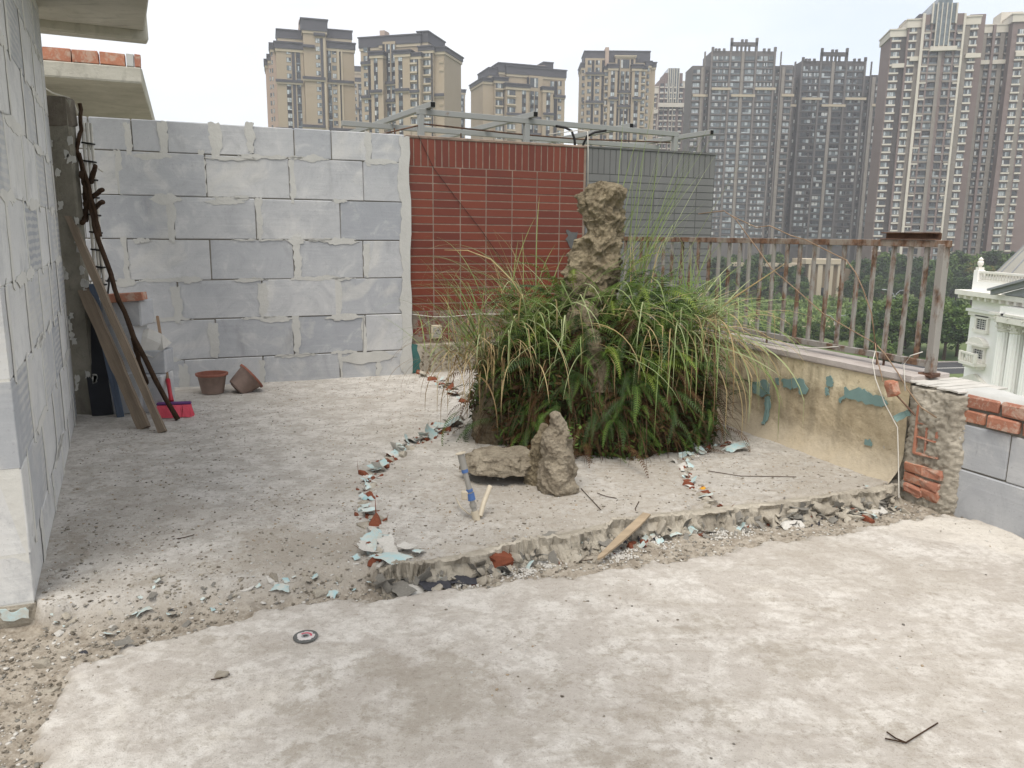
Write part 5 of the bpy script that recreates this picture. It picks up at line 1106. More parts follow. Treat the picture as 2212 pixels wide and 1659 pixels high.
# ferns: each frond a leaf of its plant
def frond_mesh(k, mat, L, p0, p1, wd):
    rr = random.Random(k); n = 24; P = []; pos = Vector((0, 0, 0)); side = rr.uniform(-.25, .25)
    for i in range(n + 1):
        t = i / n; a = R(p0 + (p1 - p0) * t ** .9); P.append(pos.copy()); h = side * t * t * 1.6; pos = pos + Vector((math.cos(a) * math.cos(h), math.cos(a) * math.sin(h), math.sin(a))) * (L / n)
    mb = MB(); vs = []; fs = []
    for i in range(n):
        a, b = P[i], P[i + 1]; w = .0022 * (1 - i / n) + .0006; k0 = len(vs); vs += [a + Vector((0, -w, 0)), a + Vector((0, w, 0)), b + Vector((0, w, 0)), b + Vector((0, -w, 0))]; fs.append((k0, k0 + 1, k0 + 2, k0 + 3))
    for i in range(3, n + 1):
        t = i / n; pl = wd * math.sin(min(1, t * 2.2 + .12) * math.pi / 2) * (1 - t) ** .75 + .006; T = (P[i] - P[i - 1]).normalized(); S0 = Vector((-T.y, T.x, 0)).normalized(); U = T.cross(S0)
        for sg in (-1, 1):
            d = (S0 * sg + T * .35 + Vector((0, 0, -.18 - rr.uniform(0, .25)))).normalized(); q = P[i]; ww = L / n * .40; k0 = len(vs)
            tip = q + d * pl * rr.uniform(.85, 1.1) + Vector((0, 0, -.25 * pl * rr.random())); m1 = q + d * pl * .45
            vs += [q - T * ww * .5, m1 - T * ww * .55, tip, m1 + T * ww * .5, q + T * ww * .5]; fs.append((k0, k0 + 1, k0 + 2, k0 + 3, k0 + 4))
    mb.add(vs, fs, mat); return mb.mesh('frond')
FR = {m: [frond_mesh(k * 7 + j * 31, m, [.30, .36, .42, .33, .46, .38][k], [55, 30, 15, -5, 45, 65][k], [-45, -70, -80, -88, -85, -30][k], [.05, .055, .06, .05, .062, .05][k]) for k in range(6)] for j, m in enumerate(('fern_green', 'fern_dark', 'fern_yellow', 'fern_dead'))}
ferns = [(205, .80, 'bright green fern tuft on the upper left shoulder of the rockery', 14, 'g'), (225, .95, 'fern sprouting at the left foot of the crag', 13, 'g'), (212, .55, 'fern hanging on the left flank beneath the straw tussock', 13, 'm'),
         (195, .25, 'small fern low at the far left foot of the rockery', 9, 'm'), (250, .62, 'dark fern below the crag just left of centre', 15, 'd'), (240, .33, 'drooping fern above the flat ledge stone', 15, 'm'), (265, .42, 'fern hanging behind the pitted standing stone', 15, 'd'),
         (285, .30, 'long fern drooping right of the standing stone', 16, 'm'), (305, .52, 'browning fern at mid height on the right front', 16, 'b'), (292, .78, 'dark fern right below the crag', 15, 'd'), (315, .85, 'fresh green fern on the upper right shoulder', 16, 'g'),
         (335, .62, 'fern with brown fronds under the right grass clump', 15, 'b'), (318, .25, 'shaded dying fern at the right foot of the rockery', 15, 'b'), (345, .9, 'fern beneath the tall grass on the right shoulder', 13, 'g'), (275, .70, 'yellow green fern in the middle of the rockery front', 12, 'y'), (350, .4, 'dark fern facing the ochre parapet', 12, 'd'),
         (260, .15, 'withered fern at the front foot of the rockery', 13, 'b'), (300, .62, 'yellowing fern arching right of centre', 12, 'y'), (228, .70, 'leafy fern between the straw tussock and the crag', 13, 'g'), (322, .70, 'broad fern on the right front below the grass', 15, 'm'), (235, .12, 'dead brown fern hanging over the left foot', 10, 'b'), (300, .96, 'green fern tuft close right of the crag', 16, 'g'), (328, .97, 'fern on the crest below the upright grass', 15, 'g'), (180, .92, 'fern on the crest left of the crag', 14, 'g'), (248, .84, 'fern left below the crag, among grass arcs', 14, 'm'), (310, .40, 'thick dark fern at lower right of the rockery front', 16, 'd'), (215, .90, 'light green fern behind the left tussock', 18, 'g'), (338, .80, 'olive fern leaning toward the parapet', 18, 'g'), (318, .93, 'olive fern crowning the right shoulder', 18, 'g'), (285, .55, 'hanging fern in the middle of the front', 16, 'm'), (230, .45, 'hanging fern left of the front middle', 14, 'm')]
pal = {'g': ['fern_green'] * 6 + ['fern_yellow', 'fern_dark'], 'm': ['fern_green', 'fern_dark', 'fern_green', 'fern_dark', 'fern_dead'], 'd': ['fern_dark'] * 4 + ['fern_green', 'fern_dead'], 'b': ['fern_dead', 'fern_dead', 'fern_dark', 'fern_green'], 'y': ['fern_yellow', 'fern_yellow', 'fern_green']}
for k, (ud, v, lab, n, pk_) in enumerate(ferns):
    x, y, z = mound_pt(R(ud), v); rr = random.Random(900 + k); f = thing('fern', lab, 'fern', (0.55 + float(x), RY + float(y), float(z)), 0, 'ferns growing over the rockery')
    for i in range(int(n * 1.9)):
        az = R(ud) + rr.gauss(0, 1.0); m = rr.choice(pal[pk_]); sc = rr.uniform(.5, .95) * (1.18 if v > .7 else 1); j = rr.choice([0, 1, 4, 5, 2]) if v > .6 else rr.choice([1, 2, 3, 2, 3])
        link('frond', FR[m][j], f, (rr.gauss(0, .10), rr.gauss(0, .06), rr.gauss(0, .07)), (rr.uniform(-.5, .5), rr.uniform(-.45, .35), az), (sc, sc, sc))
for lab, px, py, Yd, az, n in (('fern climbing the left side of the crag', 1190, 650, 5.02, 205, 18), ('fern climbing the right side of the crag', 1362, 630, 5.05, 335, 22), ('fern under the upright grass right of the crag', 1400, 640, 5.12, 330, 24), ('fern left of the crag before the red tiles', 1150, 665, 5.05, 200, 22), ('fern high on the right shoulder by the railing', 1470, 670, 5.15, 340, 22)):
    q = gd(px, py, Yd); f = thing('fern', lab, 'fern', q, 0, 'ferns growing over the rockery'); rr = random.Random(px)
    for i in range(n):
        sc = rr.uniform(.6, 1.0); link('frond', FR[rr.choice(pal['g'])][rr.choice([0, 1, 4, 5])], f, (rr.gauss(0, .07), rr.gauss(0, .05), rr.gauss(-.02, .06)), (rr.uniform(-.5, .5), rr.uniform(-.6, .3), R(az) + rr.gauss(0, 1.0)), (sc, sc, sc))
# leafy seedling on the standing stone
p = gz(1208, 1072, 0); sd_pl = thing('seedling', 'little glossy leaved seedling on top of the standing stone', 'plant', (p.x + .075, p.y + .06, .30))
for i in range(16):
    rr = random.Random(i); mb = MB(); a = rr.uniform(0, 6.28); L = .028; d = Vector((math.cos(a), math.sin(a), rr.uniform(-.6, .6))); b = Vector((rr.gauss(0, .025), rr.gauss(0, .02), rr.gauss(.0, .045))); s = Vector((-d.y, d.x, 0)) * .010
    mb.add([b, b + d * L * .5 + s, b + d * L, b + d * L * .5 - s], [(0, 1, 2, 3)], 'fern_green'); mb.build('leaf', sd_pl)
# grass tufts
def blade(vs, fs, base, az, p0, droop, L, w, rr, kink=False, n=11):
    pos = Vector(base); cur = rr.gauss(0, .12); P = []; a = p0
    kp = rr.uniform(.45, .75); ka = rr.uniform(50, 110)
    for i in range(n + 1):
        t = i / n; P.append(pos.copy()); a = p0 - droop * t ** 1.5 - (ka if kink and t > kp else 0); a = max(a, -88); ar = R(a); z = az + cur * t
        pos = pos + Vector((math.cos(ar) * math.cos(z), math.cos(ar) * math.sin(z), math.sin(ar))) * (L / n)
    k0 = len(vs); tw = rr.uniform(-.5, .5)
    for i, q in enumerate(P):
        t = i / n; ww = w * (min(1, .45 + t * 2.2) * (1 - t) ** .6 + .06); s = Vector((-math.sin(az + tw), math.cos(az + tw), .25 * math.sin(3 * t + tw))) * ww
        vs += [q - s, q + s]
    fs += [(k0 + 2 * i, k0 + 2 * i + 1, k0 + 2 * i + 3, k0 + 2 * i + 2) for i in range(n)]
def tuft(label, base, parts, seed, name='grass_tuft'):
    g = thing(name, label, 'grass', base, 0, 'grass tufts on the rockery')
    for k, (n, az, sp, p0a, p0b, da, db, La, Lb, w, mat, kink) in enumerate(parts):
        rr = random.Random(seed * 100 + k); vs = []; fs = []
        for i in range(n): blade(vs, fs, (rr.gauss(0, .11), rr.gauss(0, .07), rr.gauss(0, .045)), R(az + rr.uniform(-sp, sp)), rr.uniform(p0a, p0b), rr.uniform(da, db), rr.uniform(La, Lb), w * rr.uniform(.6, 1.2), rr, rr.random() < kink)
        mb = MB(); mb.add(vs, fs, mat); mb.build('dry_blades' if mat in ('grass_straw', 'grass_brown') else 'blades', g)
    return g
tuft('tall upright green grass beside the right of the crag', gd(1362, 620, 5.3), [(26, 15, 60, 60, 86, 2, 16, .85, 1.22, .0045, 'grass_green', .04), (16, 0, 55, 58, 84, 4, 24, .7, 1.15, .0045, 'grass_pale', .06), (10, 30, 90, 50, 80, 10, 40, .3, .5, .004, 'grass_straw', .1), (16, 0, 70, 35, 65, 10, 40, .5, .8, .0045, 'grass_green', .1)], 1)
tuft('wide green grass clump fanning out on the right shoulder', gd(1470, 690, 5.3), [(40, 25, 85, 15, 66, 2, 45, .4, .8, .0058, 'grass_green', .25), (22, 0, 85, 10, 60, 5, 60, .35, .75, .0058, 'grass_pale', .3), (30, -10, 90, -5, 45, 30, 100, .3, .65, .005, 'grass_straw', .25), (20, 120, 70, 40, 75, 10, 60, .4, .7, .005, 'grass_green', .1)], 2)
tuft('long grass hanging down the right side to the floor', gd(1490, 725, 5.05), [(46, -60, 60, -5, 48, 60, 135, .55, .95, .006, 'grass_green', .25), (24, -60, 60, -5, 48, 60, 135, .55, .92, .006, 'grass_pale', .3), (46, -60, 75, -10, 40, 80, 140, .45, .9, .005, 'grass_straw', .18), (60, -65, 80, -20, 35, 70, 140, .35, .8, .005, 'grass_brown', .18)], 3)
tuft('yellowed grass tussock on the left shoulder of the rockery', gd(1055, 780, 4.9), [(46, 165, 65, 40, 80, 25, 100, .45, .9, .005, 'grass_green', .14), (70, 225, 75, 5, 60, 90, 150, .28, .62, .0045, 'grass_straw', .25), (30, 190, 90, 25, 70, 50, 130, .3, .65, .005, 'grass_pale', .18), (60, 240, 70, -5, 50, 100, 160, .35, .65, .0045, 'grass_brown', .1)], 4)
tuft('arching pale grass in the middle, hanging over the rockery front', gd(1190, 715, 4.80), [(12, 225, 80, 25, 65, 40, 115, .6, 1.0, .0058, 'grass_pale', .35), (12, 290, 65, 20, 60, 40, 115, .6, 1.0, .0058, 'grass_green', .35), (18, 250, 85, 5, 55, 40, 130, .4, .75, .005, 'grass_straw', .4)], 5)
tuft('long single grass arcs right of centre over the ferns', gd(1330, 700, 4.85), [(14, -40, 45, 25, 60, 80, 125, .7, 1.05, .005, 'grass_green', .12), (10, 200, 40, 30, 60, 70, 115, .6, .95, .005, 'grass_green', .2), (14, 0, 70, 15, 60, 70, 130, .4, .65, .0045, 'grass_straw', .25)], 6)
tuft('sparse dry stems left of the crag in front of the red tiles', gd(1130, 670, 5.2), [(20, 160, 50, 45, 80, 5, 30, .3, .6, .004, 'grass_straw', .3), (12, 130, 80, 55, 82, 5, 35, .4, .7, .0045, 'grass_green', .15), (16, 180, 40, 30, 60, 50, 95, .55, .85, .005, 'grass_pale', .1), (14, 170, 40, 35, 65, 50, 100, .6, .95, .005, 'grass_green', .15)], 7)
tuft('loose grass draped over the middle of the fern front', gd(1280, 760, 4.72), [(9, 250, 90, 0, 50, 30, 110, .5, .9, .0052, 'grass_green', .4), (8, 270, 90, 0, 50, 30, 110, .5, .9, .0052, 'grass_pale', .4), (10, 260, 95, -10, 45, 30, 110, .35, .75, .0045, 'grass_straw', .45)], 9)
tuft('mixed green and dry grass over the right front ferns', gd(1430, 720, 4.9), [(12, 280, 85, 0, 55, 30, 110, .5, .9, .0055, 'grass_green', .4), (10, 290, 85, 0, 50, 30, 110, .5, .9, .0055, 'grass_pale', .4), (14, 280, 85, -10, 45, 40, 120, .35, .8, .0045, 'grass_straw', .4)], 10)
tuft('grass strands spilling over the upper left ferns', gd(1120, 730, 4.86), [(12, 220, 85, 5, 60, 30, 110, .45, .85, .0052, 'grass_green', .4), (12, 230, 85, 0, 55, 30, 110, .45, .8, .0052, 'grass_pale', .4), (14, 230, 85, -5, 50, 40, 130, .35, .65, .0045, 'grass_straw', .4)], 11)
tuft('low green grass behind the left tussock near the tiled wall', gd(1000, 770, 5.3), [(34, 150, 90, 40, 82, 10, 80, .3, .7, .0042, 'grass_green', .15), (14, 160, 90, 40, 80, 20, 90, .3, .55, .004, 'grass_straw', .2)], 8)
# roots, rotten stems and leaf litter clothing the rockery base
def clothe():
    rg = np.random.default_rng(12); n = 9000; u = rg.uniform(math.pi * .85, math.pi * 2.15, n); v = rg.uniform(.02, .99, n); x, y, z = mound_pt(u, v); n1 = fbm(x * 5 + 3, y * 5, z * 5, s=61, o=4); k = 1 + (n1 - .5) * .35 + rg.uniform(0, .09, n)
    P = np.stack([x * k, y * k, z * (1 + (n1 - .5) * .2) + .01], 1); a = rg.normal(0, 1, (n, 3)); a /= np.linalg.norm(a, axis=1)[:, None]; b = np.cross(a, rg.normal(0, 1, (n, 3))); b /= np.linalg.norm(b, axis=1)[:, None]; s = rg.uniform(.012, .032, n)[:, None]
    V = np.stack([P - a * s, P + b * s * .35, P + a * s, P - b * s * .35], 1).reshape(-1, 3); mi = rg.choice(4, n, p=[.40, .18, .34, .08]); o = link('leaf_litter', np_mesh('leaf_litter', V, np.arange(4 * n).reshape(n, 4), ['fern_dark', 'fern_dead', 'fern_green', 'grass_brown'], False, mi), rk); o['kind'] = 'stuff'
    vs = []; fs = []; rr = random.Random(3)
    for i in range(700):
        uu = rr.uniform(math.pi * .9, math.pi * 2.1); vv = rr.uniform(.15, .7); x, y, z = [float(q) for q in mound_pt(uu, vv)]; k = 1.04 + rr.uniform(0, .12)
        blade(vs, fs, (x * k, y * k, z), uu + rr.gauss(0, .4), rr.uniform(-60, 10), rr.uniform(30, 90), rr.uniform(.1, .32), .0022, rr, False, 5)
    mb = MB(); mb.add(vs, fs, 'fern_dead'); o = mb.build('hanging_roots', rk); o['kind'] = 'stuff'
clothe()
p = gd(1298, 790, 4.66); boulder('rock_face', None, (p.x - .55, p.y - RY, p.z - .12), .085, .07, .36, 'peak_rock', 83, (-.05, .08), .5, .2, rk)
p = gd(1255, 690, 4.80); boulder('rock_face', None, (p.x - .55, p.y - RY, p.z - .2), .12, .09, .34, 'peak_rock', 85, (.03, .1), .5, .22, rk)
mb = MB(); q0 = gd(1485, 722, 5.1); q1 = gd(1695, 570, 5.1); mb.tube([q0, q0.lerp(q1, .5) + Vector((0, 0, .02)), q1], [.008, .006, .002], 'grass_straw', 6); tag(mb.build('reed_stalk', smooth=True), 'thick straw coloured reed stalk slanting across the railing', 'stalk')
for k, (pp, lab) in enumerate([(((1030, 660), (1085, 540), (1140, 560), (1190, 660)), ''), ]): pass
mb = MB(); q = [gd(x, y, 4.9) for x, y in ((1145, 668), (1105, 605), (1060, 560), (1010, 541), (960, 540))]; mb.tube(q, [.005, .0045, .004, .003, .0015], 'grass_straw', 5); tag(mb.build('reed_stalk', smooth=True), 'single straw stalk arching left over the red tiles', 'stalk')

# ------------------------------------------------------------------ far city
struct(MB().add([(-900, -300, ZS), (1400, -300, ZS), (1400, 1500, ZS), (-900, 1500, ZS)], [(0, 1, 2, 3)], 'city_ground').build('ground'))
def win_mesh(k, kind, frame='window_frame'):
    """unit window: frame slab with panes set on it"""
    rr = random.Random(k); mb = MB(); mb.box(0, 1, -.06, .0, 0, 1, frame)
    G = {'a': ['glass_pale_reflect', 'glass_mid', 'glass_curtain_reflect', 'glass_dark', 'glass_pale_reflect'], 'd': ['glass_dark', 'glass_black', 'glass_mid', 'glass_dark', 'glass_pale_reflect', 'glass_curtain_reflect'], 'b': ['glass_mid', 'glass_pale_reflect', 'glass_curtain_reflect', 'glass_mid', 'glass_dark', 'glass_dark']}[kind[0]]
    q = lambda x0, x1, z0, z1, m: mb.add([(x0, -.065, z0), (x1, -.065, z0), (x1, -.065, z1), (x0, -.065, z1)], [(0, 1, 2, 3)], m)
    lay = kind[1:]
    if lay == '2':
        q(.06, .48, .06, .94, rr.choice(G)); q(.54, .94, .34, .94, rr.choice(G)); q(.54, .94, .06, .28, rr.choice(G))
    elif lay == '3':
        g = rr.choice(G); q(.03, .31, .30, .96, rr.choice(G)); q(.35, .65, .30, .96, g); q(.69, .97, .30, .96, rr.choice(G)); q(.03, .97, .04, .26, rr.choice(['glass_mid', 'glass_dark', 'glass_mid', 'glass_pale_reflect']))
    elif lay == '4':
        g = [rr.choice(G) for _ in range(4)]
        for i in range(4): q(.03 + i * .245, .03 + i * .245 + .21, .06, .94, g[i])
    return mb.mesh('window')
WM = {}
def wset(kind, frame='window_frame', n=16):
    if (kind, frame) not in WM: WM[(kind, frame)] = [win_mesh(hash(kind + frame) % 999 + 17 * k if False else 17 * k + len(kind + frame) * 31, kind, frame) for k in range(n)]
    return WM[(kind, frame)]
class Tower:
    def __init__(s, name, label, zoom, ref, depth, yaw, group=None):
        s.zm = zoom; s.yaw = R(yaw); s.P = gd(*s.D(*ref), depth); s.P.z = ZS; s.e1 = Vector((math.cos(s.yaw), math.sin(s.yaw), 0)); s.n = Vector((-s.e1.y, s.e1.x, 0))
        s.o = thing(name, label, 'building', s.P, s.yaw, group); s.rr = random.Random(len(label))
    def D(s, zx, zy): sx, sy, k = s.zm; return ((sx + zx / k) / 1.8228, (sy + zy / k) / 1.8228)
    def uz(s, zx, zy, off=0.0):
        q = gp(*s.D(zx, zy), s.P + s.n * off, s.n); return (q - s.P).dot(s.e1), q.z - ZS
    def vol(s, x0, x1, yt, f, b, mat, name='bay', yref=None, cap=None, zb=0.0):
        yr = yt if yref is None else yref; u0 = s.uz(x0, yr, f)[0]; u1 = s.uz(x1, yr, f)[0]; z1 = s.uz((x0 + x1) / 2, yt, f)[1]
        mb = MB(); mb.box(u0, u1, f, b, zb, z1, mat); o = mb.build(name, s.o)
        if cap: s.cap(u0, u1, f, b, z1, *cap)
        return u0, u1, z1
    def cap(s, u0, u1, f, b, z1, h, ov, mat, trim=None):
        mb = MB(); mb.box(u0 - ov, u1 + ov, f - ov, b + ov, z1 - h, z1 + .02, mat); mb.box(u0 - ov * 1.5, u1 + ov * 1.5, f - ov * 1.5, b + ov * 1.5, z1 + .03, z1 + .45, mat)
        if trim: mb.box(u0 - ov * .6, u1 + ov * .6, f - ov * .6, b + ov * .6, z1 - h - .9, z1 - h - .02, trim)
        mb.build('cornice', s.o)
    def band(s, x0, x1, y, f, h, mat, th=.5, b=None, yref=None):
        u0, z = s.uz(x0, y, f); u1, z2 = s.uz(x1, y, f); mb = MB(); mb.box(u0, u1, f - th, f if b is None else b, z - h, z, mat); mb.build('band', s.o)
    def strip(s, x0, x1, yt, yb, f, mat, th=.25, name='pilaster'):
        u0 = s.uz(x0, yt, f)[0]; u1 = s.uz(x1, yt, f)[0]; z1 = s.uz(x0, yt, f)[1]; z0 = 0 if yb is None else s.uz(x0, yb, f)[1]
        mb = MB(); mb.box(u0, u1, f - th, f, z0, z1, mat); mb.build(name, s.o)
    def col(s, x0, x1, y0, pitch, n, hf, f, kind, sp=None, frame='window_frame', sill=None, skip=0.0, dz=None):
        """column of n windows; sp = spandrel material between them, sill = sill material"""
        u0, zt = s.uz(x0, y0, f); u1 = s.uz(x1, y0, f)[0]; H = dz if dz else zt - s.uz(x0, y0 + pitch, f)[1]; ms = wset(kind, frame)
        if sp: mb = MB(); mb.box(u0 + .02, u1 - .02, f - .03, f, zt - H * n, zt, sp); mb.build('spandrel', s.o)
        sm = None
        if sill:
            q = MB(); q.box(-.15, (u1 - u0) + .15, -.55, 0, -.55, 0, sill); sm = q.mesh('sill')
        for i in range(n):
            if skip and s.rr.random() < skip: continue
            o = link('window', s.rr.choice(ms), s.o, (u0, f - (.04 if sp else 0), zt - i * H - H * hf), None, (u1 - u0, 1, H * hf))
            if sm: link('sill', sm, s.o, (u0, f, zt - i * H - H * hf - .03))
BE, BT, SL, DK = 'tower_beige', 'tower_beige_trim', 'tower_slate', 'tower_dark'
gB = 'beige apartment towers beyond the wall'
# first beige tower (stepped left flank, tall centre pier)
A = Tower('apartment_tower', 'beige apartment tower farthest left, with a tall central pier', (1000, 60, 3.607), (330, 420), 292, 17, gB)
cp_ = (1.9, .5, SL, BT)
A.vol(340, 690, 225, 3, 16, BE, cap=(2.6, .5, SL, BT)); A.vol(305, 695, 400, 0, 20, BE, cap=cp_); A.vol(690, 1015, 70, -1.6, 18, BE, cap=(3.6, .6, SL, BT), name='central_pier'); A.vol(637, 690, 62, 6, 12, 'tower_pink', name='stair_head')
A.vol(1025, 1372, 225, 3, 16, BE, cap=(2.6, .5, SL, BT)); A.vol(1030, 1418, 400, 0, 20, BE, cap=cp_)
for x0, x1, yt, d in ((232, 310, 410, 7), (200, 262, 572, 13), (160, 205, 640, 19)): A.vol(x0, x1, yt, d, d + 12, 'tower_pink', cap=(1.8, .4, SL, BT))
A.col(455, 520, 482, 115, 4, .60, 0, 'a2'); A.col(462, 528, 942, 113, 8, .60, 0, 'a2', sp=DK); A.strip(530, 572, 480, None, 0, SL, .12, 'dark_panel'); A.col(592, 652, 488, 114, 13, .85, 0, 'd3', sp=DK)
A.col(868, 932, 325, 116, 15, .58, -1.6, 'a2', sp=None); A.strip(938, 976, 325, None, -1.6, SL, .1, 'dark_panel'); A.strip(980, 1008, 325, None, -1.6, BT, .3)
A.col(1038, 1088, 480, 116, 12, .95, 0, 'd3', sp=DK); A.col(1105, 1165, 486, 114, 12, .60, 0, 'a2'); A.strip(1208, 1226, 480, None, 0, DK, .1, 'dark_panel'); A.strip(1175, 1205, 440, None, 0, BT, .35); A.strip(1230, 1252, 440, None, 0, BT, .35)
A.col(1105, 1330, 318, 100, 1, .9, 3, 'd3')
for y in (905, 1590): A.band(305, 695, y, 0, .9, SL, .7); A.band(305, 695, y + 30, 0, .8, BT, .45); A.band(1030, 1418, y + 8, 0, .9, SL, .7); A.band(1030, 1418, y + 38, 0, .8, BT, .45); A.band(690, 1015, y - 40, -1.6, .9, SL, .7); A.band(690, 1015, y - 10, -1.6, .8, BT, .45)
A.band(690, 862, 415, -1.6, .9, SL, .8); A.band(845, 1010, 250, -1.6, .9, SL, .8)
for k, (x0, y0, d) in enumerate(((240, 520, 7), (210, 640, 13))): A.col(x0, x0 + 22, y0, 116, 9, .55, d, 'a2')
# second beige tower (corner at right, bay windows)
B = Tower('apartment_tower', 'beige apartment tower with bay windows, second from left behind the pergola', (1400, 100, 3.858), (600, 400), 285, -16, gB)
B.vol(70, 690, 185, 3, 16, BE, cap=(3.2, .5, SL, BT)); B.vol(365, 975, 165, 2, 15, BE, cap=(2.6, .5, SL, BT)); B.vol(970, 1085, 110, 3, 18, BE, cap=(3.2, .6, SL, BT)); B.vol(365, 440, 75, 8, 12, 'tower_pink', name='stair_head')
B.vol(85, 235, 545, .8, 16, BE); B.vol(225, 410, 415, -1.2, 16, BE, cap=(.9, .5, SL, BT)); B.vol(595, 820, 395, -1.2, 16, BE, cap=(.9, .5, SL, BT)); B.vol(815, 985, 435, -.6, 16, BE, cap=(.8, .4, SL, BT)); B.vol(410, 600, 245, 1.2, 16, BE)
B.vol(975, 1175, 330, 1.5, 18, BE, cap=(1.1, .5, SL, BT)); B.vol(1175, 1345, 345, 3, 20, BE, cap=(1.2, .6, SL, BT))
B.col(118, 178, 335, 130, 10, .62, .8, 'b2'); B.strip(184, 222, 335, None, .8, DK, .1, 'dark_panel'); B.col(275, 333, 497, 134, 9, .60, -1.2, 'b2', sp=DK); B.strip(408, 442, 285, None, 1.2, DK, .1, 'dark_panel')
B.col(465, 522, 285, 134, 2, .95, 1.2, 'b2', sp=DK); B.col(540, 598, 285, 134, 2, .95, 1.2, 'b2', sp=DK); B.col(467, 524, 497, 136, 9, .60, 1.2, 'b2', sp=DK); B.col(541, 600, 495, 136, 9, .60, 1.2, 'b2', sp=DK)
B.col(648, 710, 468, 137, 9, .60, -1.2, 'b2', sp=DK); B.col(818, 930, 487, 135, 8, .62, -.6, 'b4', sill=BT); B.col(1030, 1140, 397, 134, 9, .62, 1.5, 'b4', sill=BT); B.strip(1148, 1170, 410, None, 1.5, DK, .1, 'dark_panel'); B.strip(935, 955, 500, None, -.6, DK, .12, 'dark_panel'); B.strip(958, 975, 470, None, -.6, BT, .3)
for x0, x1, y, f in ((85, 238, 555, .8), (90, 240, 1070, .8), (225, 405, 985, -1.2), (600, 820, 965, -1.2), (815, 975, 985, -.6), (408, 605, 860, 1.2), (408, 605, 1132, 1.2), (1175, 1345, 1040, 3)): B.band(x0, x1, y, f, .9, SL, .7); B.band(x0, x1, y + 26, f, .8, BT, .4)
for y in (545, 670, 1190): B.band(1272, 1335, y, 3, .25, BT, .25); B.band(1272, 1335, y + 18, 3, .25, BT, .25)
# slim towers glimpsed behind
C2 = Tower('apartment_tower', 'sliver of a beige tower between the two left towers', (1000, 60, 3.607), (1422, 760), 400, 12, gB)
C2.vol(1424, 1600, 740, 2, 14, BE, cap=(2, .4, SL, BT)); C2.vol(1428, 1640, 905, 0, 16, BE, cap=(1.4, .4, SL, BT)); C2.col(1430, 1455, 970, 96, 7, .6, 0, 'a2'); C2.strip(1480, 1540, 960, None, 0, DK, .1, 'dark_panel'); C2.col(1486, 1530, 960, 96, 7, .8, -.1, 'd3'); C2.band(1425, 1640, 1310, 0, .9, SL, .6)
C3 = Tower('apartment_tower', 'narrow beige tower peeping out right of the second tower', (1400, 100, 3.858), (1355, 900), 390, 10, gB)
C3.vol(1330, 1575, 800, 2, 14, BE, cap=(3, .4, SL, BT)); C3.vol(1330, 1500, 830, 1, 14, BE); C3.vol(1498, 1665, 985, 0, 16, BE, cap=(1, .4, SL, BT)); C3.strip(1500, 1560, 1035, None, 0, DK, .1, 'dark_panel'); C3.strip(1588, 1645, 1040, None, 0, DK, .1, 'dark_panel'); C3.strip(1360, 1480, 870, None, 1, SL, .1, 'dark_panel')
C3.col(1405, 1470, 880, 90, 9, .9, .9, 'd4'); C3.col(1503, 1556, 1045, 96, 7, .85, -.1, 'd3'); C3.col(1590, 1642, 1050, 96, 7, .85, -.1, 'd3'); C3.band(1498, 1665, 1385, 0, .9, SL, .6)
# third beige tower
Cc = Tower('apartment_tower', 'lower beige tower standing alone in the middle of the skyline', (1800, 100, 2.011), (340, 420), 318, 19, gB)
Cc.vol(335, 700, 318, 3, 18, BE, cap=(3, .5, SL, BT)); Cc.vol(395, 855, 345, 2, 16, BE, cap=(2.6, .5, SL, BT)); Cc.vol(690, 752, 300, 8, 14, BE, cap=(2, .4, SL)); Cc.vol(640, 700, 315, 5, 8, 'tower_pink', name='stair_head'); Cc.vol(258, 345, 345, 4, 18, BE, cap=(2.6, .5, SL, BT))
Cc.vol(205, 300, 425, 3, 20, BE, cap=(1.0, .5, SL, BT)); Cc.vol(298, 395, 418, 1.5, 18, BE, cap=(1.0, .5, SL, BT)); Cc.vol(390, 570, 470, -1, 16, BE, cap=(1.0, .5, SL, BT)); Cc.vol(570, 680, 400, 1, 16, BE); Cc.vol(680, 762, 495, -1, 16, BE, cap=(.8, .4, SL, BT)); Cc.vol(762, 855, 440, .8, 16, BE)
Cc.col(305, 362, 455, 68, 9, .62, 1.5, 'b4', sill=BT); Cc.strip(365, 385, 450, None, 1.5, DK, .1, 'dark_panel'); Cc.col(398, 462, 510, 68, 8, .62, -1, 'b4', sill=BT); Cc.col(514, 545, 507, 68, 8, .6, -1, 'b2', sp=DK)
Cc.strip(552, 572, 410, None, 1, DK, .1, 'dark_panel'); Cc.col(578, 642, 412, 66, 1, 1.2, 1, 'b4'); Cc.col(580, 608, 520, 67, 8, .6, 1, 'b2', sp=DK); Cc.col(614, 642, 522, 67, 8, .6, 1, 'b2', sp=DK); Cc.col(707, 738, 525, 67, 8, .6, -1, 'b2', sp=DK); Cc.col(800, 828, 440, 66, 9, .6, .8, 'b2'); Cc.strip(770, 795, 440, None, .8, DK, .1, 'dark_panel'); Cc.col(738, 766, 440, 66, 1, .9, .8, 'b2')
for x0, x1, y, f in ((390, 570, 690, -1), (680, 762, 690, -1), (570, 680, 720, 1), (762, 855, 550, .8), (570, 680, 850, 1)): Cc.band(x0, x1, y, f, .9, SL, .7); Cc.band(x0, x1, y + 12, f, .8, BT, .4)
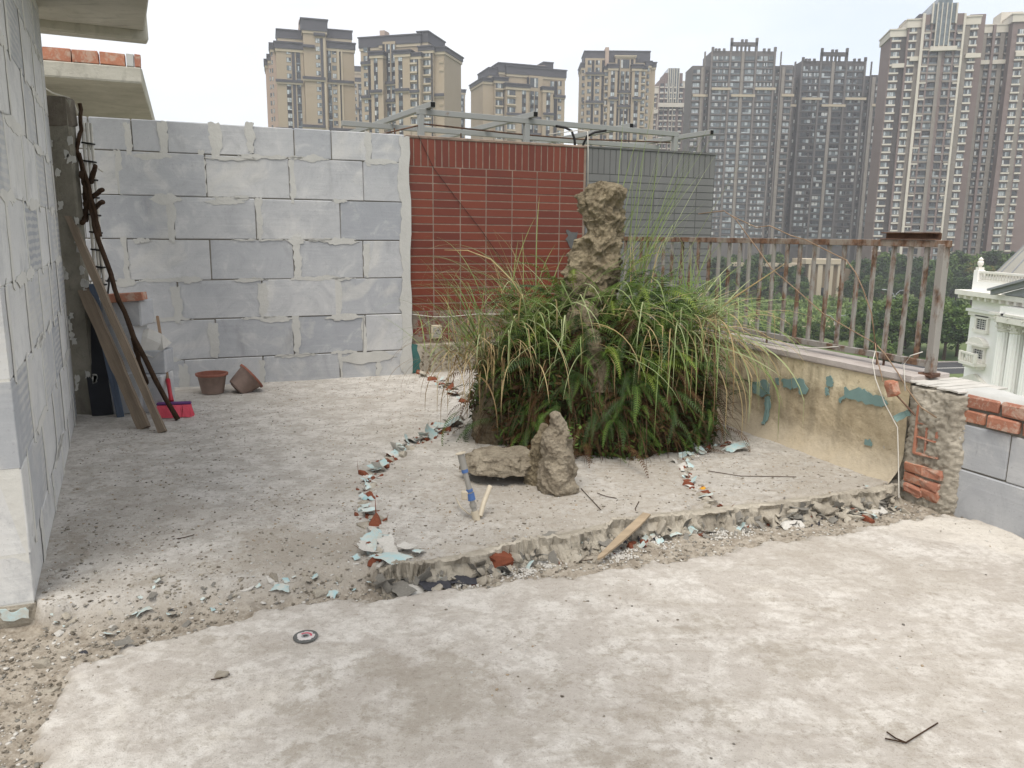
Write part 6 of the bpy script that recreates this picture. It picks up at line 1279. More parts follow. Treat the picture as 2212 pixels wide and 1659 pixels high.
# fourth beige tower, square on
Dd = Tower('apartment_tower', 'symmetrical beige tower seen square on, right of the lone one', (2270, 160, 3.687), (600, 300), 345, 0, gB)
Dd.vol(130, 425, 165, 3, 16, BE, cap=(4.2, .4, SL, BT)); Dd.vol(475, 1058, 165, 3.5, 16, BE, cap=(4.2, .4, SL, BT)); Dd.vol(422, 475, 95, 2, 8, 'tower_pink', name='stair_head'); Dd.vol(570, 858, 232, 1.2, 15, BE, cap=(.4, .3, BT)); Dd.vol(130, 410, 255, 1, 15, BE)
Dd.vol(78, 140, 335, 2, 16, BE, cap=(1.6, .4, SL, BT)); Dd.vol(408, 472, 385, .6, 16, BE, cap=(1, .4, SL, BT)); Dd.vol(468, 602, 355, -1, 16, BE, cap=(1.2, .5, SL, BT)); Dd.vol(815, 948, 360, -1, 16, BE, cap=(1.2, .5, SL, BT)); Dd.vol(940, 1022, 378, .6, 16, BE, cap=(1, .4, SL, BT)); Dd.vol(1015, 1085, 310, 2, 16, BE, cap=(1.4, .4, SL, BT)); Dd.vol(1070, 1150, 328, 3, 18, BE, cap=(1.6, .4, SL, BT))
Dd.col(82, 135, 408, 104, 11, .62, 2, 'b2'); Dd.col(165, 220, 285, 105, 12, .62, 1, 'b2'); Dd.col(280, 342, 285, 105, 12, .62, 1, 'b2'); Dd.strip(226, 262, 285, None, 1, DK, .1, 'dark_panel'); Dd.strip(372, 408, 285, None, 1, DK, .1, 'dark_panel'); Dd.col(415, 462, 455, 104, 10, .62, .6, 'b2', sill=BT); Dd.col(502, 560, 435, 105, 10, .6, -1, 'b2', sp=DK)
Dd.strip(596, 632, 270, None, 1.2, DK, .1, 'dark_panel'); Dd.strip(790, 828, 270, None, 1.2, DK, .1, 'dark_panel'); Dd.col(645, 772, 270, 120, 1, 1.1, 1.2, 'b4'); Dd.col(645, 697, 445, 104, 10, .6, 1.2, 'b2', sp=DK); Dd.col(712, 766, 445, 104, 10, .6, 1.2, 'b2', sp=DK); Dd.col(850, 908, 430, 105, 10, .6, -1, 'b2', sp=DK); Dd.col(945, 1000, 450, 104, 10, .62, .6, 'b2', sill=BT); Dd.col(1018, 1062, 385, 103, 11, .62, 2, 'b2')
for x0, x1, y, f in ((130, 410, 458, 1), (130, 400, 870, 1), (462, 600, 820, -1), (810, 948, 820, -1), (590, 825, 725, 1.2), (590, 825, 935, 1.2), (80, 135, 880, 2)): Dd.band(x0, x1, y, f, .9, SL, .7); Dd.band(x0, x1, y + 22, f, .8, BT, .4)
# white ribbed tower behind
W_ = Tower('apartment_tower', 'pale ribbed tower with white fins half hidden behind the dark tower', (2270, 160, 3.687), (1300, 700), 420, 0)
W_.vol(1130, 1225, 680, 2, 16, 'red_cladding', cap=(3, .4, 'white_band')); W_.vol(1205, 1285, 570, 1, 16, 'red_cladding'); W_.vol(1283, 1545, 470, 0, 14, 'red_cladding'); W_.vol(1335, 1500, 400, -.8, 12, 'glass_mid', name='glazed_crown', zb=W_.uz(1400, 900, 0)[1]); W_.vol(1545, 1680, 600, 1, 14, 'red_cladding', cap=(3, .4, 'white_band'))
for x in (1335, 1360, 1395, 1420, 1455, 1490): W_.strip(x, x + 9, 400, 900, -.8, 'white_band', .6)
for x in (1345, 1390): W_.strip(x, x + 10, 930, None, 0, 'white_band', .5)
W_.band(1190, 1560, 905, -.6, 2, 'white_band', .9); W_.band(1120, 1195, 1000, 2, 2, 'white_band', .9); W_.band(1545, 1650, 985, 1, 2, 'white_band', .9)
for x0, x1, f in ((1220, 1270, 1), (1290, 1330, 0), (1365, 1392, -.8), (1425, 1452, -.8), (1500, 1545, 0)): W_.col(x0, x1, 620, 82, 12, .6, f, 'd3', sill='white_band', frame='window_frame')
W_.col(1135, 1160, 760, 82, 9, .6, 2, 'b2', sill='white_band'); W_.col(1600, 1635, 680, 82, 10, .6, 1, 'b2', sill='white_band'); W_.strip(1186, 1198, 690, None, 2, 'white_band', .5)
# brown-grey towers
def brown(label, zoom, ref, depth, shift, yoff, rows, dark):
    T = Tower('apartment_tower', label, zoom, ref, depth, 0, 'brown grey high-rise towers behind the railing'); X = lambda x: x + shift; Yy = lambda y: y + yoff
    C, Pm = ('brown_cladding', 'brown_pilaster') if not dark else ('brown_dark', 'brown_cladding'); wk = 'b3' if not dark else 'd3'; w2 = 'b2' if not dark else 'd2'
    T.vol(X(100), X(280), Yy(475), 2, 16, C); T.vol(X(278), X(372), Yy(485), 4, 16, C); T.vol(X(380), X(1310), Yy(262), 0, 16, C, name='main_block'); T.vol(X(1300), X(1390), Yy(478), 4, 16, C); T.vol(X(1385), X(1565), Yy(465), 2, 16, C)
    # open crown frame on the roof
    for x0, x1, y0, y1 in ((660, 1045, 130, 180), (660, 682, 130, 262), (1020, 1045, 130, 262), (745, 765, 180, 262), (805, 825, 180, 262), (865, 882, 180, 262), (920, 938, 180, 262)):
        u0, z1 = T.uz(X(x0), Yy(y0), -.2); u1, z0 = T.uz(X(x1), Yy(y1), -.2); MB().box(u0, u1, -.2, 1.0, z0 - .3, z1, C).build('crown_frame', T.o)
    for x in (395, 440, 487, 557, 672, 822, 880, 1035, 1140, 1210, 1300):
        tall = x in (395, 672, 1035, 1300); yb = 130 if 650 < x < 1050 else 262
        u, z = T.uz(X(x), Yy(yb), 0); MB().box(u - .5, u + .5, -.4, .6, z - .2, z + (1.6 if tall else 1.0), C).build('finial', T.o)
    for x0, x1, f in ((368, 392, 0), (636, 662, 0), (1010, 1034, 0), (1282, 1306, 0), (270, 290, 2), (1378, 1392, 2)): T.strip(X(x0), X(x1), Yy(275), None, f, Pm, .9)
    for x0, x1, f in ((812, 852, 0), (225, 262, 2), (1395, 1440, 2)):
        T.strip(X(x0), X(x1), Yy(500 if f else 275), None, f, 'gray_shaft', .7, 'service_shaft')
    P = 97; r0 = 335
    for x0, x1 in ((400, 472), (488, 542), (558, 632)): T.col(X(x0), X(x1), Yy(r0), P, 5, .72, 0, wk)
    for x0, x1 in ((1040, 1122), (1140, 1192), (1208, 1276)): T.col(X(x0), X(x1), Yy(r0), P, 5, .72, 0, wk)
    n = rows - 5; T.col(X(385), X(520), Yy(r0 + 5 * P), P, n, .74, 0, wk); T.col(X(540), X(628), Yy(r0 + 5 * P), P, n, .74, 0, wk); T.col(X(1040), X(1128), Yy(r0 + 5 * P), P, n, .74, 0, wk); T.col(X(1142), X(1275), Yy(r0 + 5 * P), P, n, .74, 0, wk)
    T.col(X(668), X(805), Yy(r0), P, rows, .74, 0, wk); T.col(X(868), X(1004), Yy(r0), P, rows, .74, 0, wk)
    T.col(X(108), X(215), Yy(r0 + 2 * P), P, rows - 2, .62, 2, w2, sill=Pm); T.col(X(292), X(345), Yy(r0 + 2 * P + 5), P, rows - 2, .6, 4, w2); T.col(X(1310), X(1366), Yy(r0 + 2 * P), P, rows - 2, .6, 4, w2); T.col(X(1458), X(1555), Yy(r0 + 2 * P), P, rows - 2, .62, 2, w2, sill=Pm)
    for x0, x1, y, f in ((372, 655, 795, 0), (1000, 1300, 795, 0), (655, 1000, 893, 0), (100, 285, 893, 2), (278, 372, 897, 4), (1385, 1565, 890, 2)): T.band(X(x0), X(x1), Yy(y), f, 1.0, 'tower_beige_trim', 1.0)
    for x0, x1, f in ((385, 632, 0), (668, 1004, 0), (1040, 1276, 0)):                # floor lines
        u0 = T.uz(X(x0), Yy(r0), f)[0]; u1 = T.uz(X(x1), Yy(r0), f)[0]; z = T.uz(X(x0), Yy(r0), f)[1]; H = z - T.uz(X(x0), Yy(r0 + P), f)[1]
        q = MB(); q.box(u0, u1, f - .35, f, -.3, 0, Pm); me = q.mesh('floor_slab')
        for i in range(rows): link('floor_slab', me, T.o, (0, 0, z - i * H - H * .78))
    return T
brown('brown grey tower with an open roof frame, left of the darkest one', (2700, 130, 3.687), (700, 300), 355, 0, 0, 29, False)
brown('darkest brown tower with an open roof frame, middle right', (2700, 130, 3.687), (2000, 460), 372, 1310, 145, 28, True)
# red and white towers at the right edge
gR = 'red and white high-rise towers at the right'
def redwhite():
    T = Tower('apartment_tower', 'tall red brown tower with white pilasters and bay windows at right', (3430, 0, 3.675), (900, 500), 288, -12, gR)
    Cd, Wb, Gs = 'red_cladding', 'white_band', 'gray_shaft'
    T.vol(300, 520, 440, 3, 18, Cd, cap=(2.2, .5, Wb)); T.vol(548, 760, 295, 1.5, 18, Cd, cap=(2.4, .5, Wb)); T.vol(760, 1365, 200, 0, 18, Cd, name='main_block'); zg = T.uz(900, 340, -.6)[1]; T.vol(890, 1262, 45, -.6, 12, 'glass_mid', name='glazed_crown', zb=zg); T.vol(980, 1190, -40, -.9, 12, 'glass_mid', name='glazed_crown', zb=T.uz(900, 660, -.6)[1]); T.vol(1360, 1570, 250, 1.5, 18, Cd, cap=(2.4, .5, Wb)); T.vol(490, 560, 290, 8, 16, 'red_cladding', name='stair_head'); T.vol(1440, 1668, 205, 8, 18, 'red_cladding', name='stair_head'); T.vol(700, 760, 200, 5, 14, 'tower_slate', name='roof_room')
    T.strip(440, 515, 500, None, 3, 'brown_dark', .2, 'recess_panel'); T.strip(668, 752, 395, None, 1.5, Gs, .2, 'service_shaft'); T.strip(1365, 1440, 340, None, 1.5, Gs, .2, 'service_shaft'); T.strip(1045, 1098, 45, None, -.6, Gs, .25, 'service_shaft')
    for x0, x1, f, yb in ((752, 790, 0, None), (1345, 1375, 0, None), (895, 915, -.6, 340), (1240, 1262, -.6, 340), (965, 978, -.6, 680), (1030, 1043, -.6, 680), (1100, 1113, -.6, 680), (1165, 1178, -.6, 680)): T.strip(x0, x1, 200 if f == 0 else 45, yb, f, Wb, .7)
    for x0, x1 in ((862, 888), (1212, 1238)): T.strip(x0, x1, 350, None, 0, 'red_cladding', .5)
    P = 121; n = 30
    T.col(310, 432, 515, P * .97, n - 2, .60, 3, 'b4', sill=Wb); T.col(566, 664, 395, P * .985, n, .60, 1.5, 'b4', sill=Wb); T.col(1445, 1552, 335, P, n, .60, 1.5, 'b4', sill=Wb)
    for x0, x1 in ((795, 860), (890, 1030), (1115, 1210), (1250, 1335)): T.col(x0, x1, 358, P, n, .72, 0, 'd3', sill='gray_shaft')
    for x0, x1, y, f in ((845, 1230, 685, -.6), (555, 765, 830, 1.5), (1355, 1575, 785, 1.5), (295, 520, 930, 3)): T.band(x0, x1, y, f, 1.4, Wb, 1.2)
    for x0, x1 in ((760, 860), (1250, 1340)):
        u0, z = T.uz(x0, 470, 0); u1 = T.uz(x1, 470, 0)[0]; H = z - T.uz(x0, 470 + P * 2, 0)[1]; q = MB(); q.box(u0, u1, -.5, 0, -.5, 0, Wb); me = q.mesh('band')
        for i in range(14): link('band', me, T.o, (0, 0, z - i * H))
    T2 = Tower('apartment_tower', 'dark recessed wing with a red drain pipe at the far right edge', (3430, 0, 3.675), (1900, 500), 296, -12, gR)
    T2.vol(1570, 2080, 370, 3, 18, 'brown_dark', cap=(2.4, .4, Wb), name='recessed_wing'); T2.vol(2075, 2760, 200, -1, 18, Cd, cap=(2.4, .5, Wb)); T2.vol(1890, 2200, 170, 8, 16, 'white_band', name='roof_room'); T2.strip(1762, 1800, 370, None, 3, 'red_cladding', 1.4, 'drain_pier')
    T2.band(1560, 2060, 880, 3, 1.4, Wb, 1.0); T2.band(2085, 2420, 760, -1, 1.4, Wb, 1.0)
    for x0, x1 in ((1590, 1625), (1690, 1752), (1806, 1870), (1960, 2040)): T2.col(x0, x1, 462, P * .97, 29, .58, 3, 'b2', sill='gray_shaft')
    for x0, x1 in ((1632, 1682), (1880, 1945)): T2.strip(x0, x1, 460, None, 3, 'gray_shaft', .15, 'service_shaft')
    T2.col(2125, 2240, 420, P, 29, .6, -1, 'b4', sill=Wb); T2.strip(2250, 2320, 300, None, -1, Gs, .2, 'service_shaft'); T2.col(2330, 2410, 420, P, 29, .6, -1, 'd3', sill=Wb)
redwhite()

# stone gatehouse between the trees
q = gd(1780, 600, 240); gh = thing('gatehouse', 'sandy stone gatehouse with tall pilasters among the trees behind the railing', 'building', (q.x, q.y, ZS))
zt = gd(1780, 560, 240).z - ZS
mb = MB(); mb.box(-5.2, 5.2, 0, 10, 0, zt - 1.5, 'gate_stone'); mb.box(-6.2, 6.2, -1, 11, zt - 1.45, zt, 'tower_beige_trim'); mb.build('wall', gh)
mb = MB(); mb.box(-36, -5.3, 3, 8, 0, zt - 2.5, 'gate_stone'); mb.box(-37, -5.3, 2, 9, zt - 2.45, zt - 1.4, 'tower_beige_trim'); mb.build('side_wing', gh); mb = MB(); mb.box(5.3, 22, 3, 8, 0, zt - 3, 'gate_stone'); mb.build('side_wing', gh)
for x in (-4.4, -1.6, 1.6, 4.4): mb = MB(); mb.box(x - .7, x + .7, -.8, 0, 0, zt - 1.5, 'tower_beige_trim'); mb.build('pilaster', gh)
mb = MB(); mb.box(-.8, .8, -.05, .2, 0, 3.2, 'glass_black'); mb.build('doorway', gh)
for x in (-30, -24, -18, -12): mb = MB(); mb.box(x - 1.2, x + 1.2, 2.9, 3.1, 3, zt - 4, 'glass_dark'); mb.build('window', gh)

# ------------------------------------------------------------------ white neoclassical building
FX, F0, F1 = None, 66.0, 30.0
fq = gd(2092, 720, 66.0); FX = fq.x
wb = thing('white_building', 'white neoclassical building with columns, balustrade and grey spire at right', 'building', (FX, 66.0, ZS), R(-90))
# local x runs toward the camera along the facade, local +y goes away to the right, front face at y=0
def fz(x, y, off=0.0):
    q = gp(x, y, (FX + off, 0, 0), Vector((1, 0, 0))); return 66.0 - q.y, q.z - ZS
Z8 = lambda x, y: ((3800 + x / 2.37) / 1.8228, (900 + y / 2.37) / 1.8228)
zc = fz(*Z8(40, 655))[1]; zb_ = fz(*Z8(30, 750))[1]; zr = fz(*Z8(70, 575))[1]
mb = MB(); mb.box(0, 30, 0, 26, 0, zc, 'white_stucco'); mb.build('wall', wb)
mb = MB(); mb.box(-.5, 30.5, -.5, 26.5, zc, zc + .35, 'white_stone_trim'); mb.box(-1.0, 31, -1.0, 27, zc + .36, zc + .75, 'white_stone_trim'); mb.box(-.15, 30.1, -.15, 26, zb_ - .45, zb_, 'white_stone_trim'); mb.box(-.3, 30.1, -.3, 26, zb_ - .12, zb_ + .1, 'white_stucco'); mb.build('cornice', wb)
q = MB(); q.box(-.12, .12, -.85, -.5, -.28, 0, 'white_stone_trim'); me = q.mesh('bracket')
for i in range(30): link('bracket', me, wb, (-.6 + i * .95, 0, zc + .35))
mb = MB(); mb.box(-.1, 30, -.1, 25, zc + .76, zc + 1.5, 'white_stucco'); mb.build('attic', wb)
mb = MB(); mb.box(0, 12, 0, .35, zc + 1.51, zc + 1.66, 'white_stone_trim'); mb.box(0, 12, 0, .35, zc + 2.2, zc + 2.36, 'white_stone_trim'); mb.box(-.1, .5, -.1, .5, zc + 1.5, zc + 2.42, 'white_stucco'); bal = mb.build('balustrade', wb)
q = MB(); q.lathe([(.05, 0), (.10, .05), (.13, .2), (.07, .42), (.06, .5), (.09, .63)], 'white_stone_trim', 8); me = q.mesh('baluster', True)
for i in range(26): link('baluster', me, bal, (.75 + i * .36, .18, zc + 1.6))
q = MB(); q.box(-.3, .3, -.3, .3, 0, .3, 'white_stone_trim'); q.lathe([(.12, .3), (.30, .55), (.33, .8), (.2, 1.0), (.28, 1.1), (.1, 1.25), (.02, 1.35)], 'white_stone_trim', 10, cap=True); me = q.mesh('urn', False)
for x, y in ((.2, .2), (.3, 3.6), (.3, 6.0), (.3, 6.9)): link('urn', me, wb, (x, y, zc + (2.42 if y < 2 else 1.9)), None, (.75, .75, .8 if y < 2 else 1.0))
# pediment over the column bay
x0 = fz(*Z8(260, 600), -1.3)[0] + .6; PH = 2.6; mb = MB(); mb.add([(x0, -1.1, zc + .8), (x0 + 22, -1.1, zc + .8), (x0 + 11, -1.1, zc + .8 + PH), (x0, 3, zc + .8), (x0 + 22, 3, zc + .8), (x0 + 11, 3, zc + .8 + PH)], [(0, 1, 2), (3, 5, 4), (0, 2, 5, 3), (1, 4, 5, 2)], 'dark_roof'); mb.build('pediment', wb)
mb = MB(); mb.beam((x0 - .6, -1.3, zc + .85), (x0 + 11, -1.3, zc + 1.0 + PH), .4, .3, 'dark_roof'); mb.beam((x0 - .6, -1.5, zc + 1.1), (x0 + 11, -1.5, zc + 1.25 + PH), .6, .16, 'dark_roof'); mb.build('raking_cornice', wb)
# spire
mb = MB(); mb.lathe([(7.1, 0), (7.1, .75), (6.8, .8), (5.1, 3.0), (3.2, 5.6), (1.2, 9), (.2, 11)], 'zinc_roof', 24, Matrix.Translation((2.6, 8.2, zc + 1.5))); sp_ = mb.build('spire', wb)
for i in range(24):
    a = i / 24 * 6.2832; mb = MB(); mb.tube([Vector((2.6 + r * math.cos(a), 8.2 + r * math.sin(a), zc + 1.5 + z)) for r, z in ((6.84, .8), (5.14, 3.0), (3.24, 5.6), (1.23, 9))], .06, 'dark_roof', 4); mb.build('seam', sp_)
# paired columns
def column(x):
    c = MB(); n = 32; prof = [(0, .62), (.5, .60), (.86, .54)]; h0 = 0.0; h1 = fz(*Z8(390, 945))[1]
    vs = []; rows = 9
    for i in range(rows):
        t = i / (rows - 1); r = .62 - .1 * t ** 1.5
        for k in range(n): a = k / n * 6.2832; rr_ = r * (1 if k % 2 else .91); vs.append((rr_ * math.cos(a), rr_ * math.sin(a), h0 + (h1 - h0) * t))
    c.add(vs, [(i * n + k, i * n + (k + 1) % n, (i + 1) * n + (k + 1) % n, (i + 1) * n + k) for i in range(rows - 1) for k in range(n)], 'white_stucco'); o = c.build('column', wb, (x, -.75, 0))
    m = MB(); m.lathe([(.55, h1), (.60, h1 + .08), (.54, h1 + .12), (.56, h1 + .5), (.66, h1 + .9), (.86, h1 + 1.25)], 'white_stone_trim', 16); m.box(-.9, .9, -.9, .9, h1 + 1.26, h1 + 1.42, 'white_stone_trim'); cap = m.build('capital', o)
    for ring, zz, rad in ((8, .25, .60), (8, .65, .70), (4, 1.02, .9)):
        for k in range(ring):
            a = (k + (.5 if zz > .5 else 0)) / ring * 6.2832 + (.785 if ring == 4 else 0); m = MB(); d = Vector((math.cos(a), math.sin(a), 0)); s = Vector((-d.y, d.x, 0)) * .16; b = d * (rad - .08) + Vector((0, 0, h1 + zz - .2))
            m.add([b - s, b + s, b + s * .9 + Vector((0, 0, .3)) + d * .05, b - s * .9 + Vector((0, 0, .3)) + d * .05, b + d * .22 + Vector((0, 0, .34)), b + d * .2 + Vector((0, 0, .2))], [(0, 1, 2, 3), (3, 2, 4), (2, 5, 4), (3, 4, 5)], 'white_stone_trim'); m.build('acanthus_leaf', cap)
for xx in (Z8(372, 1000), Z8(490, 1000), Z8(640, 1000)): u, _ = fz(*xx, -.75); column(u)
mb = MB(); u0 = fz(*Z8(330, 720), -1.5)[0]; mb.box(u0, u0 + 14, -1.5, -.0, fz(*Z8(380, 838))[1] - .0, zc - .02, 'white_stucco'); mb.box(u0 - .1, u0 + 14.1, -1.65, 0, fz(*Z8(380, 815))[1] - .3, fz(*Z8(380, 800))[1], 'white_stone_trim'); mb.build('entablature', wb)
def wwin(cx0, cx1, cy0, cy1, nx, nz, style):
    (u0, z1), (u1, z0) = fz(*Z8(cx0, cy0)), fz(*Z8(cx1, cy1)); t = .28
    f = MB(); f.box(u0 - t, u0, -.15, 0, z0 - t, z1 + t, 'white_stone_trim'); f.box(u1, u1 + t, -.15, 0, z0 - t, z1 + t, 'white_stone_trim'); f.box(u0, u1, -.15, 0, z1, z1 + t, 'white_stone_trim'); f.box(u0 - t * 1.2, u1 + t * 1.2, -.25, 0, z0 - t, z0, 'white_stone_trim'); o = f.build('window', wb)
    g = MB(); g.box(u0, u1, -.02, .06, z0, z1, 'glass_dark'); g.build('pane', o)
    for i in range(nx - 1): x = u0 + (u1 - u0) * (i + 1) / nx; m = MB(); m.box(x - .03, x + .03, -.06, -.02, z0, z1, 'window_frame_white'); m.build('muntin', o)
    for i in range(nz - 1): z = z0 + (z1 - z0) * (i + 1) / nz; m = MB(); m.box(u0, u1, -.055, -.022, z - .03, z + .03, 'window_frame_white'); m.build('muntin', o)
    if style == 'arch':
        m = MB(); n = 10; cxm = (u0 + u1) / 2; w = (u1 - u0) / 2 + .5; m.add([(cxm + w * math.cos(math.pi * i / n), yy, z1 + .45 + .55 * math.sin(math.pi * i / n)) for yy in (-.45, 0) for i in range(n + 1)], [tuple(range(n + 1))] + [(i, i + 1, i + n + 2, i + n + 1) for i in range(n)], 'white_stone_trim'); m.box(cxm - w - .1, cxm + w + .1, -.5, 0, z1 + .3, z1 + .47, 'white_stone_trim'); m.build('arched_hood', o)
        b = MB(); b.box(u0 - .5, u1 + .5, -1.0, 0, z0 - .55, z0 - .3, 'white_stone_trim'); b.box(u0 - .5, u1 + .5, -1.0, -.82, z0 + .35, z0 + .5, 'white_stone_trim'); b.box(u0 - .3, u1 + .3, -.7, 0, z0 - .8, z0 - .56, 'white_stone_trim'); bo = b.build('balcony', wb)
        for i in range(7): m = MB(); m.lathe([(.05, 0), (.1, .15), (.05, .45), (.08, .64)], 'white_stone_trim', 7); m.build('baluster', bo, (u0 - .4 + i * (u1 - u0 + .8) / 6, -.91, z0 - .3), smooth=True)
        for xx in (u0 - .42, u1 + .42): m = MB(); m.box(xx - .12, xx + .12, -1.02, -.8, z0 - .3, z0 + .52, 'white_stone_trim'); m.build('pier', bo)
    if style == 'ped':
        cxm = (u0 + u1) / 2; w = (u1 - u0) / 2 + .7; m = MB(); m.add([(cxm - w, -.4, z1 + .3), (cxm + w, -.4, z1 + .3), (cxm, -.4, z1 + 1.0), (cxm - w, 0, z1 + .3), (cxm + w, 0, z1 + .3), (cxm, 0, z1 + 1.0)], [(0, 1, 2), (0, 2, 5, 3), (1, 4, 5, 2), (0, 3, 4, 1)], 'white_stone_trim'); m.box(cxm - w - .1, cxm + w + .1, -.5, 0, z1 + .05, z1 + .28, 'white_stone_trim'); m.build('pediment_hood', o)
wwin(125, 203, 838, 950, 4, 5, ''); wwin(95, 170, 1118, 1222, 4, 4, 'arch'); wwin(20, 175, 1440, 1600, 4, 4, 'ped')

# ------------------------------------------------------------------ road, lamps, trees, weeds
rd = MB(); rp_ = [(20, 99), (140, 119), (138.5, 128), (18.5, 108)]
rd.add([(x, y, ZS + .02) for x, y in rp_], [(0, 1, 2, 3)], 'asphalt'); struct(rd.build('road'))
rd = MB(); rd.add([(20, 103.3, ZS + .03), (139.5, 123.2, ZS + .03), (139.5, 123.5, ZS + .03), (20, 103.6, ZS + .03)], [(0, 1, 2, 3)], 'road_paint'); struct(rd.build('road_marking'))
rd = MB(); rd.add([(18.5, 108.2, ZS + .014), (138.5, 128.2, ZS + .014), (137, 138, ZS + .014), (17, 118, ZS + .014)], [(0, 1, 2, 3)], 'lawn'); struct(rd.build('verge'))
kb = MB(); kb.add([(18.5, 108.0, ZS + z) for z in (0, .15)] + [(138.5, 128.0, ZS + z) for z in (0, .15)] + [(18.45, 108.3, ZS + .15), (138.45, 128.3, ZS + .15)], [(0, 2, 3, 1), (1, 3, 5, 4)], 'coping'); struct(kb.build('kerb'))
e = MB(); c = gz(1700, 697, ZS); e.add([(c.x + 20 * math.cos(a) * (1 + .2 * math.sin(3 * a)), c.y + 9 * math.sin(a), ZS + .05) for a in [k / 20 * 6.2832 for k in range(20)]], [tuple(range(20))], 'pale_earth'); struct(e.build('bare_ground'))
def crown_mesh(k, rx, rz, n, mats, leaf):
    rg = np.random.default_rng(k); nc = 46; d = rg.normal(0, 1, (nc, 3)); d /= np.linalg.norm(d, axis=1)[:, None]; rad = rg.uniform(.35, 1, nc) ** .5; cc = d * rad[:, None] * [rx, rx, rz]; cc[:, 2] = np.where(cc[:, 2] < -.5 * rz, cc[:, 2] * .6, cc[:, 2])
    cr = rg.uniform(.22, .42, nc) * rx; ci = rg.integers(0, nc, n); off = rg.normal(0, 1, (n, 3)); off /= np.linalg.norm(off, axis=1)[:, None]; P = cc[ci] + off * (cr[ci] * rg.uniform(.55, 1.05, n))[:, None] * [1, 1, .75]
    a = rg.normal(0, 1, (n, 3)); a[:, 2] *= .6; a /= np.linalg.norm(a, axis=1)[:, None]; b = np.cross(a, rg.normal(0, 1, (n, 3))); b /= np.linalg.norm(b, axis=1)[:, None]; s = leaf * rg.uniform(.6, 1.3, n)[:, None]
    V = np.stack([P - a * s, P + b * s * .55, P + a * s, P - b * s * .55], 1).reshape(-1, 3); F = np.arange(4 * n).reshape(n, 4); cm = rg.choice(len(mats), nc, p=[.45, .35, .2][:len(mats)] if len(mats) == 3 else None)
    mi = cm[ci]; mi = np.where(rg.random(n) < .2, rg.integers(0, len(mats), n), mi); return np_mesh('crown', V, F, mats, False, mi)
CR_ = [crown_mesh(1, 3.3, 3.4, 5200, ['leaf_a', 'leaf_b', 'leaf_c'], .30), crown_mesh(2, 2.9, 3.8, 5000, ['leaf_a', 'leaf_c', 'leaf_b'], .30), crown_mesh(3, 3.6, 3.0, 5200, ['leaf_b', 'leaf_a', 'leaf_c'], .30), crown_mesh(4, 3.2, 3.6, 4600, ['leaf_c', 'leaf_a', 'leaf_c'], .32), crown_mesh(5, 2.6, 2.6, 3600, ['leaf_y', 'leaf_b', 'leaf_a'], .28)]
def trunk_mesh(k):
    rr = random.Random(k); mb = MB(); mb.tube([(0, 0, 0), (.05, .03, 1.6), (.12, -.05, 3.2), (.05, .1, 5.2)], [.26, .2, .16, .06], 'bark', 8)
    for i in range(5):
        a = rr.uniform(0, 6.28); z = rr.uniform(2.2, 3.6); mb.tube([(.08, 0, z), (math.cos(a) * 1.0, math.sin(a) * 1.0, z + 1.1), (math.cos(a) * 1.9, math.sin(a) * 1.9, z + 1.9)], [.11, .07, .03], 'bark', 6)
    return mb.mesh('trunk')
TRM = [trunk_mesh(k) for k in range(3)]
def tree(x, y, h, ck, label, grp, k):
    sc = h / 8.2; t = thing('tree', label, 'tree', (x, y, ZS), (k * 2.4) % 6.28, grp)
    link('trunk', TRM[k % 3], t, None, None, (sc, sc, sc)); link('crown', CR_[ck], t, (0, 0, 4.9 * sc), None, (sc * (1 + .12 * math.sin(k)), sc, sc * (1 + .1 * math.cos(k * 2)))); return t
tk = 0
ORD = 'first second third fourth fifth sixth seventh eighth ninth tenth eleventh twelfth thirteenth fourteenth fifteenth sixteenth seventeenth eighteenth nineteenth twentieth twenty-first twenty-second'.split()
def tree_px(px, pytop, Y, h, ck, lab, grp):
    global tk
    q = gd(px, pytop, Y); tk += 1; return tree(q.x, q.y, max(4, q.z - ZS), ck, lab, grp, tk)
fard = [1500, 1530, 1556, 1582, 1610, 1640, 1668, 1697, 1722, 1845, 1872, 1900, 1928, 1955, 1985, 2012, 2040, 2064, 2090, 2118, 2150, 2190]
tops = [560, 575, 562, 556, 566, 558, 552, 566, 580, 572, 560, 570, 552, 556, 562, 566, 556, 548, 556, 552, 545, 556]
for i, (x, y) in enumerate(zip(fard, tops)): tree_px(x, y, 236 + (i * 37 % 14), 0, 4 if i == 19 else (3 if i % 3 else 1), 'yellowing tree in the far belt below the right towers' if i == 19 else f'dark far belt tree below the towers, {ORD[i]} from the left', 'dark trees in the far belt')
for i, (x, y) in enumerate([(1548, 610), (1596, 604), (1660, 600), (1730, 606), (1840, 606), (1885, 598), (1940, 590), (1990, 596), (2034, 588), (2070, 598), (2105, 590)]): tree_px(x, y, 214 + (i * 23 % 10), 0, (0, 3, 1)[i % 3], f'mid green tree behind the overgrown field, {ORD[i]} from the left', 'trees behind the overgrown field')
near = [(1870, 655, 128), (1905, 668, 122), (1935, 664, 126), (1965, 640, 130), (1995, 660, 121), (2026, 646, 126), (2052, 655, 118), (2078, 668, 122), (1845, 690, 128), (1805, 704, 130), (1762, 716, 132), (1720, 728, 128), (1680, 735, 131), (1640, 738, 128), (1600, 742, 130), (1880, 720, 112), (1925, 745, 106)]
near.sort()
for i, (x, y, Y) in enumerate(near): tree_px(x, y, Y, 0, (2, 0, 2, 1)[i % 4], f'leafy roadside tree beyond the railing, {ORD[i]} from the left', 'roadside trees below the terrace')
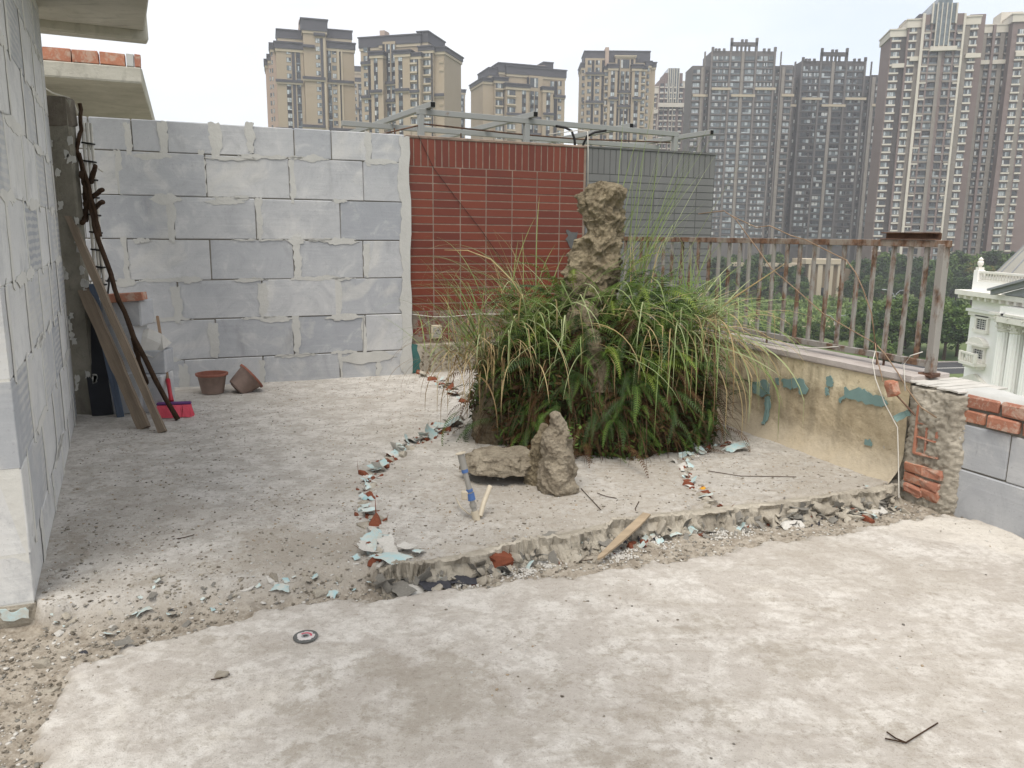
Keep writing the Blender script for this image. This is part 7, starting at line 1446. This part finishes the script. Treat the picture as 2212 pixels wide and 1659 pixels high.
def bushes():
    rg = np.random.default_rng(8); n = 30000; nb = 950; bx = rg.uniform(20, 190, nb); by = rg.uniform(128, 238, nb); br = rg.uniform(.6, 2.3, nb) * (0.7 + .6 * fbm(bx * .05, by * .05, s=2, o=2)); i = rg.integers(0, nb, n); d = rg.normal(0, 1, (n, 3)); d /= np.linalg.norm(d, axis=1)[:, None]; d[:, 2] = np.abs(d[:, 2])
    P = np.stack([bx[i], by[i], np.full(n, ZS)], 1) + d * (br[i] * rg.uniform(.7, 1.05, n))[:, None] * [1.3, 1.3, 1]; a = rg.normal(0, 1, (n, 3)); a /= np.linalg.norm(a, axis=1)[:, None]; b = np.cross(a, rg.normal(0, 1, (n, 3))); b /= np.linalg.norm(b, axis=1)[:, None]; s = rg.uniform(.3, .75, n)[:, None]
    V = np.stack([P - a * s, P + b * s * .6, P + a * s, P - b * s * .6], 1).reshape(-1, 3); mi = (np.arange(nb) * 7 % 5)[i]; mi = np.where(mi < 2, 0, np.where(mi < 4, 1, 2)); o = link('undergrowth', np_mesh('undergrowth', V, np.arange(4 * n).reshape(n, 4), ['weed', 'leaf_b', 'leaf_a'], False, mi)); o['kind'] = 'stuff'
bushes()
def lamp(px, py, Y, lab):
    q = gd(px, py, Y); h = q.z - ZS; l = thing('street_lamp', lab, 'street lamp', (q.x, q.y, ZS), 0, 'double arm street lamps'); mb = MB(); mb.tube([(0, 0, 0), (0, 0, h * .6), (0, 0, h - 1.6)], [.14, .1, .08], 'lamp_gray', 8); mb.build('pole', l)
    for s in (-1, 1): mb = MB(); mb.tube([(0, 0, h - 1.7), (s * .25, 0, h - .8), (s * .9, 0, h - .15), (s * 1.9, 0, h)], [.07, .06, .05, .05], 'lamp_gray', 6); a = mb.build('arm', l); mb = MB(); mb.chbox(min(s * 1.8, s * 2.5), max(s * 1.8, s * 2.5), -.15, .15, h - .06, h + .1, .04, 'lamp_gray'); mb.build('lamp_head', a)
lamp(1934, 626, 150, 'double arm street lamp beyond the balusters nearest the end post'); lamp(1806, 680, 134, 'double arm street lamp lower down, left of the other lamp')

# ------------------------------------------------------------------ thin summer haze
hm = bpy.data.materials.new('haze'); hm.use_nodes = True; hm.node_tree.nodes.clear()
ho = hm.node_tree.nodes.new('ShaderNodeOutputMaterial'); hv = hm.node_tree.nodes.new('ShaderNodeVolumePrincipled')
hv.inputs['Color'].default_value = (0.97, 0.985, 1.0, 1); hv.inputs['Density'].default_value = 0.00055; hv.inputs['Anisotropy'].default_value = 0.2
hm.node_tree.links.new(hv.outputs[0], ho.inputs['Volume']); MATS['haze'] = hm
hz = MB().box(-420, 620, -60, 470, ZS - 1, 110, 'haze').build('haze'); hz['kind'] = 'stuff'
